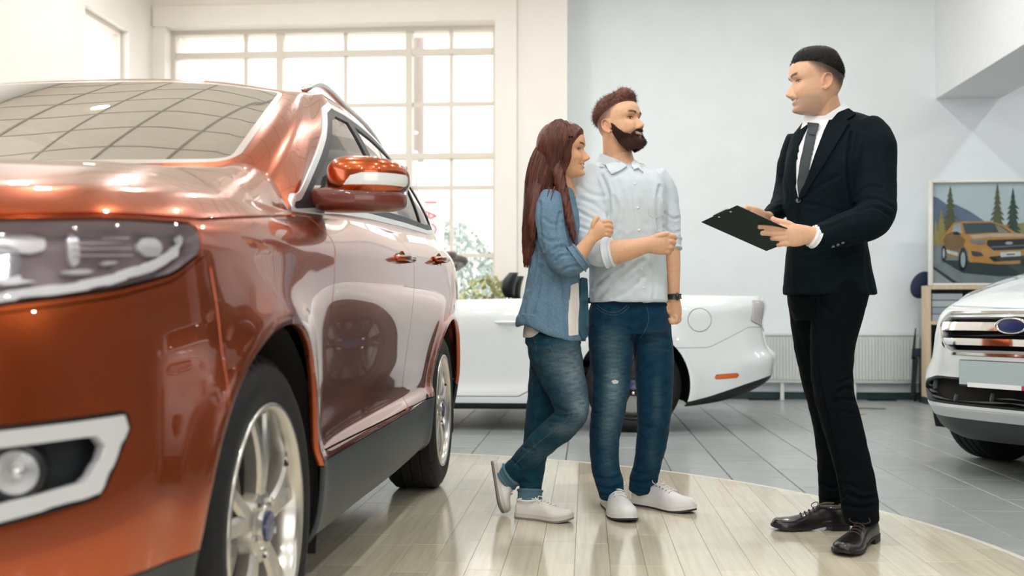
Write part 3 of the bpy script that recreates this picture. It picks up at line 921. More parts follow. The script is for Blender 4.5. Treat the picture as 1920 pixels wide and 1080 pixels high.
        MB().lathe([(.033, -.013), (.024, -.03), (.008, -.042), (0, -.042)], cen, nn, 24).build('lamp_bowl', HLIGHT, fr, smooth=True, world=False)
        MB().lathe([(.009, -.04), (.009, -.018), (0, -.016)], cen, nn, 12).build('bulb_cap', M_CHROME, fr, smooth=True, world=False)
        for k in range(2):
            zz = .572+k*.03; a_, _ = split(e.offset(.035), np.abs(sd_line(e.U, [(.40, zz), (.74, zz)]))-.005)
            if a_.F: surf_obj('slat', a_, M_GREYP, fr, .01)
    # grille, badge and number plate at the front
    gp = np.array([(-.47, .93), (-.56, .80), (-.42, .56), (.42, .56), (.56, .80), (.47, .93)])
    def gf(S): return np.where((S.V[:, 1] < .5), sd_poly(S.V[:, [0, 2]], gp, .03), 1)
    g_, low = carve(low, gf, .001)
    gr_ = bpy.data.objects.new('grille', None); COL.objects.link(gr_); gr_.parent = root
    surf_obj('recess', g_.offset(.05), M_LINER, gr_, 0)
    rim_, _ = split(g_.offset(-.003), np.abs(gf(g_)+.016)-.014); surf_obj('chrome_surround', rim_, M_CHROME, gr_, .03)
    for k in range(5):
        zz = .60+k*.072; a_, _ = split(g_.offset(.006), np.maximum(np.abs(g_.V[:, 2]-zz)-.020, gf(g_)+.03))
        if a_.F: surf_obj('bar', a_, M_CHROME if k in (2, 3) else M_GREYP, gr_, .03)
    MB().lathe([(0, .014), (.055, .012), (.062, .0)], (0, .03, .78), (0, -1, 0), 28).build('badge', M_BLUE, gr_, smooth=True, world=False)
    # tail lamps and rear gate
    tl = np.array([(s[-1]-.98, 1.10), (s[-1]-.98, 1.185), (s[-1]-.25, 1.16), (s[-1]-.25, 1.06), (s[-1]-.70, 1.05)])
    t_, low = carve(low, lambda S: sd_poly(arc(S), tl, .015), .002)
    RED = mat('tail_lamp_red', (.16, .008, .006), .12, coat=1.0)
    for sd in (1, -1):
        e = t_.pick((lambda x, y, z: x > 0) if sd > 0 else (lambda x, y, z: x < 0)); surf_obj('tail_lamp', e.offset(-.012), RED, root, .03)
    tg = np.array([(s[-1]-.70, .72), (s[-1]-.72, 1.4), (s[-1]+.1, 1.4), (s[-1]+.1, .72)])
    t_, low = carve(low, lambda S: sd_poly(arc(S), tg), .0025)
    surf_obj('tailgate', t_, PAINT, root)
    # bumpers and fenders
    fb = np.array([(-1, .0), (1.29, .0), (1.29, .946), (1.262, .940), (1.16, .893), (1.02, .865), (.78, .832), (.5, .832), (-1, .832)])
    hoodline = lambda S: sd_poly(arc(S), fb)
    b_, low = carve(low, hoodline, .0015)
    surf_obj('front_bumper', b_, PAINT, root)
    rb = np.array([(s[-1]-1.02, .0), (s[-1]-1.02, .93), (s[-1]-.7, .93), (s[-1]-.7, .70), (s[-1]+1, .70), (s[-1]+1, 0)])
    b_, low = carve(low, lambda S: sd_poly(arc(S), rb), .0015)
    surf_obj('rear_bumper', b_, PAINT, root)
    # bonnet: hood surface plus the lip of the lower skin above a straight shut line
    bl = lambda S: np.where(S.V[:, 1] < 1.48, np.interp(S.U[:, 0], [0, .5, .75, 1.0, 1.30, 1.66, 2.02, 2.29], [.962, .962, .983, 1.0, 1.014, 1.052, 1.088, 1.114])-S.V[:, 2], 9)
    lip, low = carve(low, bl, .0036)
    diag = lambda S: S.V[:, 1]-(1.40+(.86-ab(S))*.55)
    lip, lip2 = carve(lip, diag, .0022)
    bon, wing = carve(hood, diag, .0022)
    bonnet = join(bon, lip).weld(1e-4, True)
    surf_obj('bonnet', bonnet, PAINT, root, .018)
    LR('wing_top', join(wing, lip2).weld(1e-4, True), PAINT, flange=.006)
    frontwing = low.pick(lambda x, y, z: y < 2.0); rearq = low.pick(lambda x, y, z: y >= 2.0)
    LR('front_wing', frontwing, PAINT, flange=.02); LR('rear_quarter', rearq, PAINT, flange=.02)
    # glass
    TINT = glass_mat('windscreen_glass', (.60, .60, .56), mirror=15.0)
    DARKG = glass_mat('side_window_glass', (.62, .60, .58), mirror=1.0)
    xc = sb_at((.725, 1.49, 1.240)); xr = sb_at((.72, 4.53, 1.21))
    wsp = np.array([(-1, .035), (xc-.045, .035), (xc-.045, .965), (-1, .965)])
    def wsf(S):
        P = S.U.copy(); P[:, 1] *= 1.0
        q = P*[1, .8]; return sd_poly(q, wsp*[1, .8], .05)
    w_, green = carve(green, wsf, .001)
    fr_, gl_ = split(w_, -(wsf(w_)+.020)); fr_, gl_ = gl_, fr_
    inn, band = split(w_, wsf(w_)+.024)
    wo = bpy.data.objects.new('windscreen', None); COL.objects.link(wo); wo.parent = root
    surf_obj('glass', inn, TINT, wo, 0); surf_obj('rubber_frame', band, mat('windscreen_seal_grey', (.45, .40, .36), .3, coat=.4), wo, .006)
    rwp = np.array([(xr+.10, .12), (sb[-1]+1, .12), (sb[-1]+1, .90), (xr+.10, .90)])
    def rwf(S): return sd_poly(S.U*[1, .6], rwp*[1, .6], .04)
    w_, green = carve(green, rwf, .001); surf_obj('rear_window', w_, DARKG, root, .01)
    # side glazing: one outline, split by the pillars
    dlo = np.array([(1.50, 1.122), (1.60, 1.172), (1.765, 1.262), (2.08, 1.425), (2.295, 1.55), (2.45, 1.598), (2.7, 1.616), (3.1, 1.622), (3.5, 1.61), (3.9, 1.575), (4.30, 1.36), (4.27, 1.262), (3.9, 1.232), (3.2, 1.208), (2.4, 1.172), (1.9, 1.145)])
    sdd = lambda S: np.where((ab(S) > .5) & (S.V[:, 1] > 1.46) & (S.V[:, 1] < 4.45), sd_poly(S.V[:, 1:], dlo, .03), 1)
    g_, green = split(green, sdd(green))
    trim, gl = None, None
    gl, trim = split(g_, sdd(g_)+.020)
    LR('window_trim', trim.offset(-.004), mat('satin_trim_bright', (.86, .85, .84), .3, metal=.7), flange=.014)
    fr2, gl2 = None, None
    gl_in, frame = split(gl, sdd(gl)+.048)
    LR('door_window_frame', frame, M_BLACK, flange=.01)
    def pil(S, x0, x1): return np.abs(S.V[:, 1]-(np.interp(S.V[:, 2], [1.18, 1.63], [x0, x1])))
    bp, gl_in = split(gl_in, pil(gl_in, 2.79, 2.72)-.055); dp, gl_in = split(gl_in, pil(gl_in, 3.78, 3.60)-.022)
    LR('door_pillar', bp, M_BLACK, flange=.01); LR('quarter_bar', dp, M_BLACK, flange=.01)
    for k, (y0, y1) in enumerate(((1.6, 2.75), (2.75, 3.68), (3.68, 4.6))):
        piece = gl_in.pick(lambda x, y, z: True)
        ff = piece.pick(lambda x, y, z: y0 < y-(.0 if k == 0 else 0) and y < y1)
        LR(['front_side_window', 'rear_side_window', 'quarter_window'][k], ff.offset(.006), DARKG, flange=0)
    surf_obj('roof_pillars', green, PAINT, root, .02)
    surf_obj('roof', roof, PAINT, root, 0)
    # roof rails
    for sd in (1, -1):
        pts = spline([(sd*.62, 2.44, 1.645), (sd*.62, 2.54, 1.682), (sd*.622, 3.1, 1.702), (sd*.61, 3.7, 1.692), (sd*.595, 3.98, 1.665), (sd*.59, 4.08, 1.63)], 24)
        MB().tube(pts, [(.016, .012)]*24, 10).build('roof_rail', mat('roof_rail_silver', (.70, .69, .67), .25, metal=.8), root, smooth=True, world=False)
    # door handles
    for sd in (1, -1):
        for (ya, za) in ((2.50, 1.035), (3.47, 1.082)):
            hr = bpy.data.objects.new('door_handle', None); COL.objects.link(hr); hr.parent = root
            x = sd*.957
            pts = [(x-sd*.006, ya-.115, za), (x+sd*.026, ya-.095, za+.001), (x+sd*.036, ya-.02, za+.002), (x+sd*.034, ya+.06, za+.001), (x-sd*.006, ya+.095, za)]
            MB().tube(spline(pts, 14), [(.014, .011)]*14, 10).build('grip', PAINT, hr, smooth=True, world=False)
            MB().tube(spline([(p[0]+sd*.006, p[1], p[2]+.006) for p in pts], 14), [(.010, .004)]*14, 8).build('chrome_insert', M_CHROME, hr, smooth=True, world=False)
            cup = MB().lathe([(.05, .002), (.045, -.004), (.025, -.012), (0, -.014)], (x+sd*.004, ya, za), (sd, 0, 0), 24); V = np.array(cup.v); V[:, 2] = za+(V[:, 2]-za)*.62; V[:, 1] = ya+(V[:, 1]-ya)*1.5
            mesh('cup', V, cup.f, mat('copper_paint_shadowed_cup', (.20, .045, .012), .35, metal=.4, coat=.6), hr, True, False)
    # mirrors
    for sd in (1, -1):
        mr = bpy.data.objects.new('wing_mirror', None); COL.objects.link(mr); mr.parent = root
        def lump(x0, x1, z0, z1, y0, y1, p=2.6, n=26, m_=18, taper=0.0):
            V = []; Fc = []
            for i in range(m_+1):
                ph = -PI/2+PI*i/m_
                for k in range(n):
                    th = 2*PI*k/n
                    sg = lambda c, e: math.copysign(abs(c)**e, c)
                    e = 2/p
                    X = sg(math.cos(ph), e)*sg(math.cos(th), e); Yv = sg(math.cos(ph), e)*sg(math.sin(th), e); Z = sg(math.sin(ph), e)
                    sx = (x0+x1)/2+X*(x1-x0)/2; zz = (z0+z1)/2+Z*(z1-z0)/2*(1-taper*(X*.5+.5)); yy = (y0+y1)/2+Yv*(y1-y0)/2
                    V.append((sd*sx, yy+.04*max(0, X)**2, zz))
            for i in range(m_):
                for k in range(n):
                    k2 = (k+1) % n; Fc.append((i*n+k, i*n+k2, (i+1)*n+k2, (i+1)*n+k) if sd > 0 else (i*n+k2, i*n+k, (i+1)*n+k, (i+1)*n+k2))
            return V, Fc
        V, Fc = lump(.862, 1.102, 1.165, 1.312, 1.71, 1.87, 2.8, 36, 24, .25)
        hs_ = Surf(V, Fc).weld(1e-5); hs_.normals()
        strip, shell = split(hs_, np.maximum(np.maximum(np.abs(hs_.V[:, 2]-1.229)-.017, .955-np.abs(hs_.V[:, 0])+(1.246-hs_.V[:, 2])*-.9), hs_.V[:, 1]-1.80))
        surf_obj('housing', shell, PAINT, mr, 0); surf_obj('turn_signal', strip.offset(-.002), mat('signal_lens_white', (.82, .82, .80), .15, coat=.8), mr, .008)
        V, Fc = lump(.80, 1.095, 1.138, 1.212, 1.715, 1.86, 3.2, 30, 18, -.0)
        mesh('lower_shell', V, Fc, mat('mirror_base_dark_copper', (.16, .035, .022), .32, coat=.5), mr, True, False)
        MB().box((sd*.985-.10, 1.874, 1.185), (sd*.985+.10, 1.90, 1.29)).build('mirror_glass', M_CHROME, mr, world=False, bevel=.01, smooth=True)
        tri = [(1.76, 1.148), (1.96, 1.165), (1.98, 1.28)]
        MB().prism([(y, z) for y, z in tri], 0, sd*.84, sd*.815).build('corner_plate', M_BLACK, mr, world=False)
    # wheels
    for sd in (1, -1):
        for ya in (.955, 3.805):
            wheel('wheel', root, sd*.938, ya, .372, .245, .264, sd)
            wheel_well(root, ya, .372, .455, sd*.93, .36, sd)
    # cabin
    LEA = mat('seat_leather_tan', (.50, .34, .22), .5, noise=.08, nscale=20, bump=.1, bscale=120)
    DASH = mat('dashboard_brown', (.34, .22, .14), .6, bump=.1, bscale=300)
    cab = bpy.data.objects.new('cabin', None); COL.objects.link(cab); cab.parent = root
    MB().box((-.80, 1.55, .40), (.80, 4.5, .44)).build('floor_pan', M_BLACK, cab, world=False)
    MB().box((-.82, 1.45, .44), (.82, 1.52, 1.10)).build('bulkhead', M_BLACK, cab, world=False)
    MB().prism([(1.50, .70), (1.50, 1.13), (1.75, 1.175), (2.02, 1.14), (2.10, 1.02), (2.05, .72)], 0, -.80, .80).build('dashboard', DASH, cab, world=False, bevel=.02, smooth=True)
    st = MB(); cc = np.array([.40, 2.22, .98]); axd = nrm([0, 1, .42])
    e1 = np.array([1.0, 0, 0]); e2 = np.cross(axd, e1)
    ring = [cc+(e1*math.cos(t)+e2*math.sin(t))*.185 for t in np.linspace(0, 2*PI, 33)]
    st.tube(ring, .016, 10, False); st.tube([cc-e1*.18, cc+e1*.18], .014, 8); st.tube([cc, cc-e2*.18], .014, 8); st.lathe([(0, .02), (.06, .01), (.07, -.03)], cc, axd, 20); st.tube([cc, cc-axd*.3], .03, 8)
    st.build('steering_wheel', M_BLACK, cab, smooth=True, world=False)
    def seat(x, y):
        sr = bpy.data.objects.new('seat', None); COL.objects.link(sr); sr.parent = root
        MB().box((x-.25, y-.26, .52), (x+.25, y+.26, .70)).build('cushion', LEA, sr, world=False, bevel=.05, smooth=True)
        pr = [(y+.16, .66), (y+.30, .70), (y+.46, 1.15), (y+.46, 1.25), (y+.38, 1.27), (y+.33, 1.22)]
        MB().prism(pr, 0, x-.24, x+.24).build('backrest', LEA, sr, world=False, bevel=.035, smooth=True)
        MB().prism([(y+.38, 1.32), (y+.36, 1.46), (y+.42, 1.50), (y+.49, 1.46), (y+.48, 1.32)], 0, x-.13, x+.13).build('headrest', LEA, sr, world=False, bevel=.03, smooth=True)
        for q in (-.05, .05): MB().tube([(x+q, y+.42, 1.24), (x+q, y+.43, 1.36)], .007, 8).build('headrest_post', M_CHROME, sr, world=False)
    seat(.40, 2.35); seat(-.40, 2.35)
    MB().box((-.64, 3.05, .52), (.64, 3.6, .70)).build('rear_bench', LEA, cab, world=False, bevel=.05, smooth=True)
    MB().prism([(3.52, .68), (3.66, .66), (3.84, 1.24), (3.74, 1.28)], 0, -.64, .64).build('rear_backrest', LEA, cab, world=False, bevel=.03, smooth=True)
    # inner lining behind the doors so one does not look through
    inn_ = [(1.5, .44), (1.5, 1.09), (2.4, 1.14), (3.2, 1.17), (4.2, 1.2), (4.4, .5)]
    for sd in (1, -1): MB().prism(inn_, 0, sd*.83, sd*.80).build('door_lining', DASH, cab, world=False)
    # number plate
    MB().box((-.26, -.012, .42), (.26, -.002, .53)).build('number_plate', mat('plate_white', (.75, .76, .77), .35), root, world=False, bevel=.003)
    return root
SUV = copper_suv()
# ------------------------------------------------------------------ white convertible behind the couple
def part_empty(name, parent):
    o = bpy.data.objects.new(name, None); COL.objects.link(o); o.parent = parent; return o
WHITE = mat('white_car_paint', (.76, .80, .81), .25, coat=1.0, spec=.5, coat_rough=.02)
def sides(S, nm, m_, root, **k):
    for sd in (1, -1):
        q = S.pick((lambda x, y, z: x > 0) if sd > 0 else (lambda x, y, z: x < 0))
        if q.F: surf_obj(nm, q, m_, root, **k)
def convertible():
    root = empty('convertible_car', (-3.325, 8.66, 0.0), -PI/2)
    tag(root, 'white open-top convertible standing behind the couple', 'car')
    plan = [(0, 0), (.01, .3), (.06, .55), (.18, .75), (.40, .88), (.70, .935), (.94, .948), (1.4, .932), (2.2, .925), (2.9, .938), (3.3, .955), (3.66, .965), (4.1, .948), (4.45, .895), (4.64, .79), (4.73, .55), (4.77, .25), (4.78, 0)]
    keys = [(0, 0, [(.10, .18), (.03, .21), (0, .32), (0, .45), (.02, .58), (.05, .68), (.09, .76), (.2, .82)]),
            (.18, .75, [(.10, .18), (.03, .21), (0, .32), (0, .45), (.02, .58), (.05, .69), (.08, .77), (.16, .835)]),
            (.94, .948, [(.10, .18), (.03, .22), (.01, .32), (0, .45), (-.008, .60), (-.004, .74), (.03, .84), (.12, .90)]),
            (1.6, .93, [(.10, .155), (.03, .18), (.012, .26), (.03, .36), (.012, .58), (0, .74), (.014, .85), (.075, .94)]),
            (2.4, .93, [(.10, .155), (.03, .18), (.012, .26), (.035, .37), (.014, .60), (0, .77), (.014, .87), (.075, .962)]),
            (3.1, .945, [(.10, .16), (.03, .19), (.012, .28), (.02, .39), (.008, .61), (0, .78), (.018, .89), (.09, .972)]),
            (3.66, .965, [(.10, .18), (.03, .21), (.01, .31), (0, .42), (-.012, .60), (-.006, .77), (.03, .90), (.12, .980)]),
            (4.1, .948, [(.10, .19), (.02, .215), (.004, .32), (0, .43), (.0, .58), (.012, .77), (.03, .90), (.10, .985)]),
            (4.45, .895, [(.10, .26), (.02, .29), (0, .39), (-.004, .50), (.02, .61), (.045, .78), (.05, .90), (.10, .985)]),
            (4.64, .79, [(.10, .33), (.02, .36), (0, .44), (-.006, .53), (.04, .62), (.07, .78), (.06, .91), (.10, .985)]),
            (4.78, 0, [(.10, .36), (.03, .39), (0, .46), (-.005, .54), (.06, .62), (.08, .78), (.05, .92), (.09, .99)])]
    def bump(P, a, b):
        for ya in (.94, 3.66):
            d = np.hypot(P[..., 1]-ya, P[..., 2]-.345); P[..., 0] += (P[..., 0] > .8)*.018*np.exp(-((d-.43)/.06)**2)
    out, U, s, PL = body_lower(plan, keys, 200, 40, bump)
    low = grid(out, U); top = out[-1]
    i1 = int(np.argmin(np.abs(PL[:, 0]-1.80)+(PL[:, 1] < .85)*9)); i2 = int(np.argmin(np.abs(PL[:, 0]-3.35)+(PL[:, 1] < .85)*9))
    Q = spline([(0, 1.62, .985), (.35, 1.64, .985), (.62, 1.70, .98), (.76, 1.76, .965), tuple(top[i1])], 200)
    f = np.interp(s[:i1+1], [0, .8, 1.2, s[i1]-.4, s[i1]], [0, .35, .55, .85, 1])
    dq = np.linspace(0, 1, 200); Qc = np.c_[tuple(np.interp(f, dq, Q[:, k]) for k in range(3))]
    hood = grid(fill_rows(top[:i1+1], Qc, 20, lambda w, A, B: np.c_[np.zeros((len(A), 2)), np.full(len(A), .07*(1-(1-w)**2.4-w))]))
    Q2 = spline([tuple(top[i2]), (.70, 3.40, 1.0), (.5, 3.46, 1.008), (0, 3.50, 1.012)], 200)
    s2 = (s[i2:]-s[i2])/(s[-1]-s[i2]); Qd = np.c_[tuple(np.interp(s2**.8, dq, Q2[:, k]) for k in range(3))]
    deck = grid(fill_rows(top[i2:], Qd, 18, lambda w, A, B: np.c_[np.zeros((len(A), 2)), np.full(len(A), .03*(1-(1-w)**2.2-w))]))
    low, hood, deck = skin([low, hood, deck], (0, 2.4, .5))
    ab = lambda S: np.abs(S.V[:, 0])
    arch = lambda S: np.where(ab(S) > .6, np.minimum(np.hypot(S.V[:, 1]-.94, S.V[:, 2]-.345), np.hypot(S.V[:, 1]-3.66, S.V[:, 2]-.345))-.405, 9)
    inner = low.pick(lambda x, y, z: 1.3 < y < 4.6).offset(.02); _, inner = split(inner, arch(inner)-.004); sides(inner, 'inner_shell', M_LINER, root, flange=0)
    _, low = split(low, arch(low))
    cl, low = carve(low, lambda S: S.V[:, 2]-np.interp(S.V[:, 1], [0, .9, 1.4, 3.3, 4.05, 4.2, 4.45, 4.64, 4.8], [.24, .24, .205, .205, .225, .262, .345, .40, .43]), .001)
    surf_obj('lower_black_trim', cl, M_BLACK, root)
    door = np.array([(1.66, .255), (2.83, .255), (2.93, .31), (2.97, .45), (2.985, 1.1), (1.60, 1.1)])
    d_, low = carve(low, lambda S: np.where(ab(S) > .6, sd_poly(S.V[:, 1:], door, .02), 1), .003); sides(d_, 'door', WHITE, root)
    fc = lambda S: np.where(S.V[:, 0] > .6, np.hypot(S.V[:, 1]-4.135, S.V[:, 2]-.812)-.085, 9)
    d_, low = carve(low, fc, .0025); surf_obj('fuel_flap', d_, WHITE, root)
    mk = np.array([(4.235, .385), (4.41, .398), (4.425, .432), (4.25, .420)])
    d_, low = carve(low, lambda S: np.where(ab(S) > .6, sd_poly(S.V[:, 1:], mk, .006), 1), .0015)
    sides(d_.offset(-.002), 'side_marker', mat('marker_orange', (.75, .13, .02), .2, coat=.8), root)
    tl = np.array([(s[-1]-.93, .80), (s[-1]-.90, .955), (s[-1]-.22, .93), (s[-1]-.22, .72), (s[-1]-.60, .72)])
    d_, low = carve(low, lambda S: sd_poly(S.U, tl, .015), .003); sides(d_.offset(-.006), 'tail_lamp', mat('tail_lamp_pale', (.55, .52, .52), .12, coat=1), root, flange=.02)
    bp = np.array([(3.6, -.2), (3.6, .61), (4.20, .615), (4.50, .76), (5.2, .74), (5.2, -.2)])
    d_, low = carve(low, lambda S: np.where(S.V[:, 1] > 3.7, sd_poly(S.V[:, 1:], bp), 1), .0016)
    surf_obj('rear_bumper', d_, WHITE, root)
    fb = low.pick(lambda x, y, z: y < .94); mid = low.pick(lambda x, y, z: .94 <= y < 2.3); rq = low.pick(lambda x, y, z: y >= 2.3)
    surf_obj('front_bumper', fb, WHITE, root); sides(mid, 'front_wing', WHITE, root); sides(rq, 'rear_wing', WHITE, root)
    surf_obj('bonnet', hood, WHITE, root, 0); surf_obj('boot_lid', deck, WHITE, root, .03)
    for sd in (1, -1):
        MB().tube(spline([(sd*.918, 2.66, .795), (sd*.945, 2.70, .795), (sd*.95, 2.80, .795), (sd*.925, 2.88, .795)], 12), [(.012, .009)]*12, 8).build('door_handle', WHITE, root, smooth=True, world=False)
        for ya in (.94, 3.66):
            wheel('wheel', root, sd*.945, ya, .345, .25, .245, sd, 5, True, mat('alloy_black_gloss', (.02, .02, .022), .25, metal=.5), M_DISC)
            wheel_well(root, ya, .345, .415, sd*.94, .36, sd)
        mr = part_empty('wing_mirror', root)
        V, Fc = tube_geo(spline([(sd*.86, 1.98, .98), (sd*.93, 1.96, 1.0), (sd*.97, 1.96, 1.04), (sd*1.08, 1.97, 1.05), (sd*1.10, 1.98, 1.05)], 10), [(.02, .02), (.02, .02), (.03, .035), (.05, .06), (.055, .07), (.055, .07), (.055, .07), (.05, .065), (.04, .05), (.02, .02)], 14)
        mesh('housing', V, Fc, WHITE, mr, True, False)
    # cabin tub, windscreen, seats
    cab = part_empty('cabin', root); BL = mat('black_leather', (.022, .023, .024), .5, bump=.1, bscale=150)
    belt = [tuple(top[k]) for k in range(i1, i2+1, 4)]
    V = []; Fc = []
    for p in belt: V += [(p[0], p[1], p[2]), (p[0]-.06, p[1], p[2]-.012), (p[0]-.10, p[1], .45)]
    for k in range(len(belt)-1):
        for q in range(2): o = k*3+q; Fc.append((o, o+1, o+4, o+3))
    n = len(V); V += [(-v[0], v[1], v[2]) for v in V]; Fc += [tuple(i+n for i in f_)[::-1] for f_ in Fc]
    mesh('door_lining', V, Fc, BL, cab, True, False)
    MB().box((-.78, 1.7, .42), (.78, 3.6, .46)).build('floor_pan', M_BLACK, cab, world=False)
    MB().prism([(1.68, .6), (1.68, .97), (2.0, .985), (2.08, .9), (2.05, .6)], 0, -.74, .74).build('dashboard', BL, cab, world=False, bevel=.02)
    MB().prism([(3.3, .5), (3.36, .985), (3.60, 1.0), (3.6, .5)], 0, -.70, .70).build('rear_shelf', BL, cab, world=False, bevel=.02)
    wf = spline([(-.76, 1.76, .96), (-.72, 1.95, 1.10), (-.64, 2.17, 1.26), (-.5, 2.24, 1.30), (0, 2.20, 1.315), (.5, 2.24, 1.30), (.64, 2.17, 1.26), (.72, 1.95, 1.10), (.76, 1.76, .96)], 40)
    ws = part_empty('windscreen', root)
    MB().tube(wf, [(.02+.04*smooth01((p[2]-1.1)/.2), .022+.012*smooth01((p[2]-1.1)/.2)) for p in wf], 10).build('frame', mat('screen_frame_brown_black', (.06, .02, .015), .35), ws, smooth=True, world=False)
    V = [tuple(p) for p in wf]+[(p[0]*.98, 1.70+abs(p[0])*.06, .975) for p in wf]
    mesh('glass', V, [(i, i+1, 41+i, 40+i) for i in range(39)], glass_mat('convertible_glass', (.8, .82, .82)), ws, True, False)
    def seat(x, y, h=1.0):
        sr = part_empty('seat', root)
        MB().box((x-.24, y-.25, .48), (x+.24, y+.22, .62)).build('cushion', BL, sr, world=False, bevel=.04, smooth=True)
        MB().prism([(y+.12, .60), (y+.26, .58), (y+.40, .93), (y+.34, .97), (y+.28, .95)], 0, x-.23, x+.23).build('backrest', BL, sr, world=False, bevel=.04, smooth=True)
        V = []; Fc = []
        for i in range(9):
            t = i/8; z = .985+.19*t; w = .14*math.sin(PI*(.18+.62*t))**.5*(1 if t < .8 else .93); d = .035+.02*math.sin(PI*t)
            yc = y+.39+.03*t-.03*math.sin(PI*t)
            for k in range(16):
                a = 2*PI*k/16; V.append((x+w*math.copysign(abs(math.cos(a))**.7, math.cos(a)), yc+d*math.sin(a), z+(0 if i not in (0, 8) else (.0))))
            if i:
                for k in range(16): k2 = (k+1) % 16; o = (i-1)*16; Fc.append((o+k, o+k2, o+16+k2, o+16+k))
        Fc += [tuple(range(16))[::-1], tuple(range(128, 144))]
        mesh('headrest', V, Fc, BL, sr, True, False)
        for q in (-.045, .045): MB().tube([(x+q, y+.36, .93), (x+q, y+.39, 1.02)], .007, 8).build('headrest_post', M_CHROME, sr, world=False)
    seat(.38, 2.34); seat(-.38, 2.34)
    return root
CONV = convertible()

# ------------------------------------------------------------------ white compact SUV at the right edge
def compact_suv():
    ang = -math.radians(60); l = np.array([math.cos(ang), math.sin(ang)]); back = np.array([-math.sin(ang), math.cos(ang)])
    nose = np.array([2.05, 5.36])
    root = empty('compact_utility_car', (nose[0], nose[1], 0), ang)
    tag(root, 'white car with chrome barred grille and blank grey plate at the right edge', 'car')
    plan = [(0, 0), (.008, .25), (.04, .45), (.12, .60), (.26, .72), (.46, .83), (.68, .89), (.88, .91), (1.4, .905), (2.0, .908), (2.7, .912), (3.57, .915), (4.1, .89), (4.38, .80), (4.48, .5), (4.52, 0)]
    F0 = [(.16, .20), (.075, .25), (.03, .33), (.0, .40), (.012, .52), (.022, .64), (.035, .76), (.065, .86), (.16, .93)]
    keys = [(0, 0, F0), (.12, .60, F0), (.26, .72, [(.16, .21), (.07, .26), (.025, .34), (-.012, .42), (-.02, .53), (.035, .65), (.075, .78), (.11, .88), (.19, .95)]),
            (.46, .83, [(.14, .22), (.06, .27), (.02, .35), (-.012, .44), (-.018, .55), (.02, .67), (.05, .80), (.08, .90), (.15, .97)]),
            (.88, .91, [(.14, .24), (.06, .28), (.02, .37), (0, .46), (-.006, .60), (-.006, .74), (.012, .86), (.04, .95), (.12, 1.01)]),
            (1.4, .905, [(.12, .24), (.05, .28), (.02, .38), (.03, .46), (.02, .60), (.01, .76), (.006, .90), (.03, 1.0), (.12, 1.06)]),
            (2.7, .912, [(.12, .24), (.05, .28), (.02, .38), (.03, .46), (.02, .62), (.006, .80), (.0, .95), (.03, 1.05), (.12, 1.12)]),
            (3.57, .915, [(.12, .26), (.05, .30), (.02, .40), (0, .50), (-.006, .66), (-.004, .82), (.01, .98), (.04, 1.08), (.12, 1.16)]),
            (4.38, .80, [(.12, .30), (.04, .34), (0, .46), (0, .56), (.02, .70), (.05, .84), (.06, 1.0), (.08, 1.08), (.13, 1.16)]),
            (4.52, 0, [(.12, .30), (.04, .34), (0, .46), (0, .56), (.02, .70), (.06, .84), (.07, 1.0), (.09, 1.08), (.13, 1.15)])]
    out, U, s, PL = body_lower(plan, keys, 190, 44)
    low = grid(out, U); top = out[-1]
    i1 = int(np.argmin(np.abs(PL[:, 0]-1.45)+(PL[:, 1] < .85)*9)); Send = top[i1]
    Q = spline([(0, 1.10, 1.12), (.40, 1.15, 1.125), (.62, 1.26, 1.13), (.72, 1.36, 1.12), tuple(Send)], 200)
    dq = np.linspace(0, 1, 200)
    f = np.interp(s[:i1+1], [0, .7, 1.1, s[i1]-.35, s[i1]], [0, .32, .5, .8, 1]); Qc = np.c_[tuple(np.interp(f, dq, Q[:, k]) for k in range(3))]
    hood = grid(fill_rows(top[:i1+1], Qc, 22, lambda w, A, B: np.c_[np.zeros((len(A), 2)), np.full(len(A), .10*(1-(1-w)**2.6-w))]))
    nb = 50; tt = np.linspace(0, 1, nb); bot_f = np.c_[tuple(np.interp(tt, dq, Q[:, k]) for k in range(3))]
    bot = np.vstack([bot_f[:-1], top[i1:]]); sb = np.r_[0, np.cumsum(np.linalg.norm(np.diff(bot, axis=0), axis=1))]
    sa = lambda p: sb[int(np.argmin(((bot-np.array(p))**2).sum(1)))]
    km = [(0, (0, 1.95, 1.60)), (sa((.40, 1.15, 1.12)), (.36, 1.98, 1.595)), (sa((.70, 1.34, 1.12)), (.58, 2.08, 1.57)), (sa(Send), (.60, 2.2, 1.58)), (sa((.80, 2.6, 1.11)), (.62, 2.7, 1.63)),
          (sa((.80, 3.5, 1.16)), (.61, 3.5, 1.62)), (sa((.68, 4.28, 1.16)), (.54, 4.1, 1.58)), (sb[-1], (0, 4.2, 1.58))]
    topc = spline_at(np.array([k[0] for k in km]), np.array([k[1] for k in km]), sb); topc[0, 0] = 0; topc[-1, 0] = 0
    gr = fill_rows(bot, topc, 24, lambda w, A, B: np.c_[.03*4*w*(1-w)*np.minimum(A[:, 0]/.3, 1), np.zeros(len(A)), np.full(len(A), .012*4*w*(1-w))])
    gu = np.zeros(gr.shape[:2]+(2,)); gu[..., 0] = sb[None]; gu[..., 1] = np.linspace(0, 1, 24)[:, None]
    green = grid(gr, gu)
    spine = np.c_[np.zeros(len(topc)), np.clip(topc[:, 1], 2.5, 3.8), np.full(len(topc), 1.685)]
    roof = grid(fill_rows(topc, spine, 12, lambda w, A, B: np.c_[np.zeros((len(A), 2)), np.full(len(A), .05*(1-(1-w)**2.2-w))]))
    low, hood, green, roof = skin([low, hood, green, roof], (0, 2.2, .75))
    ab = lambda S: np.abs(S.V[:, 0])
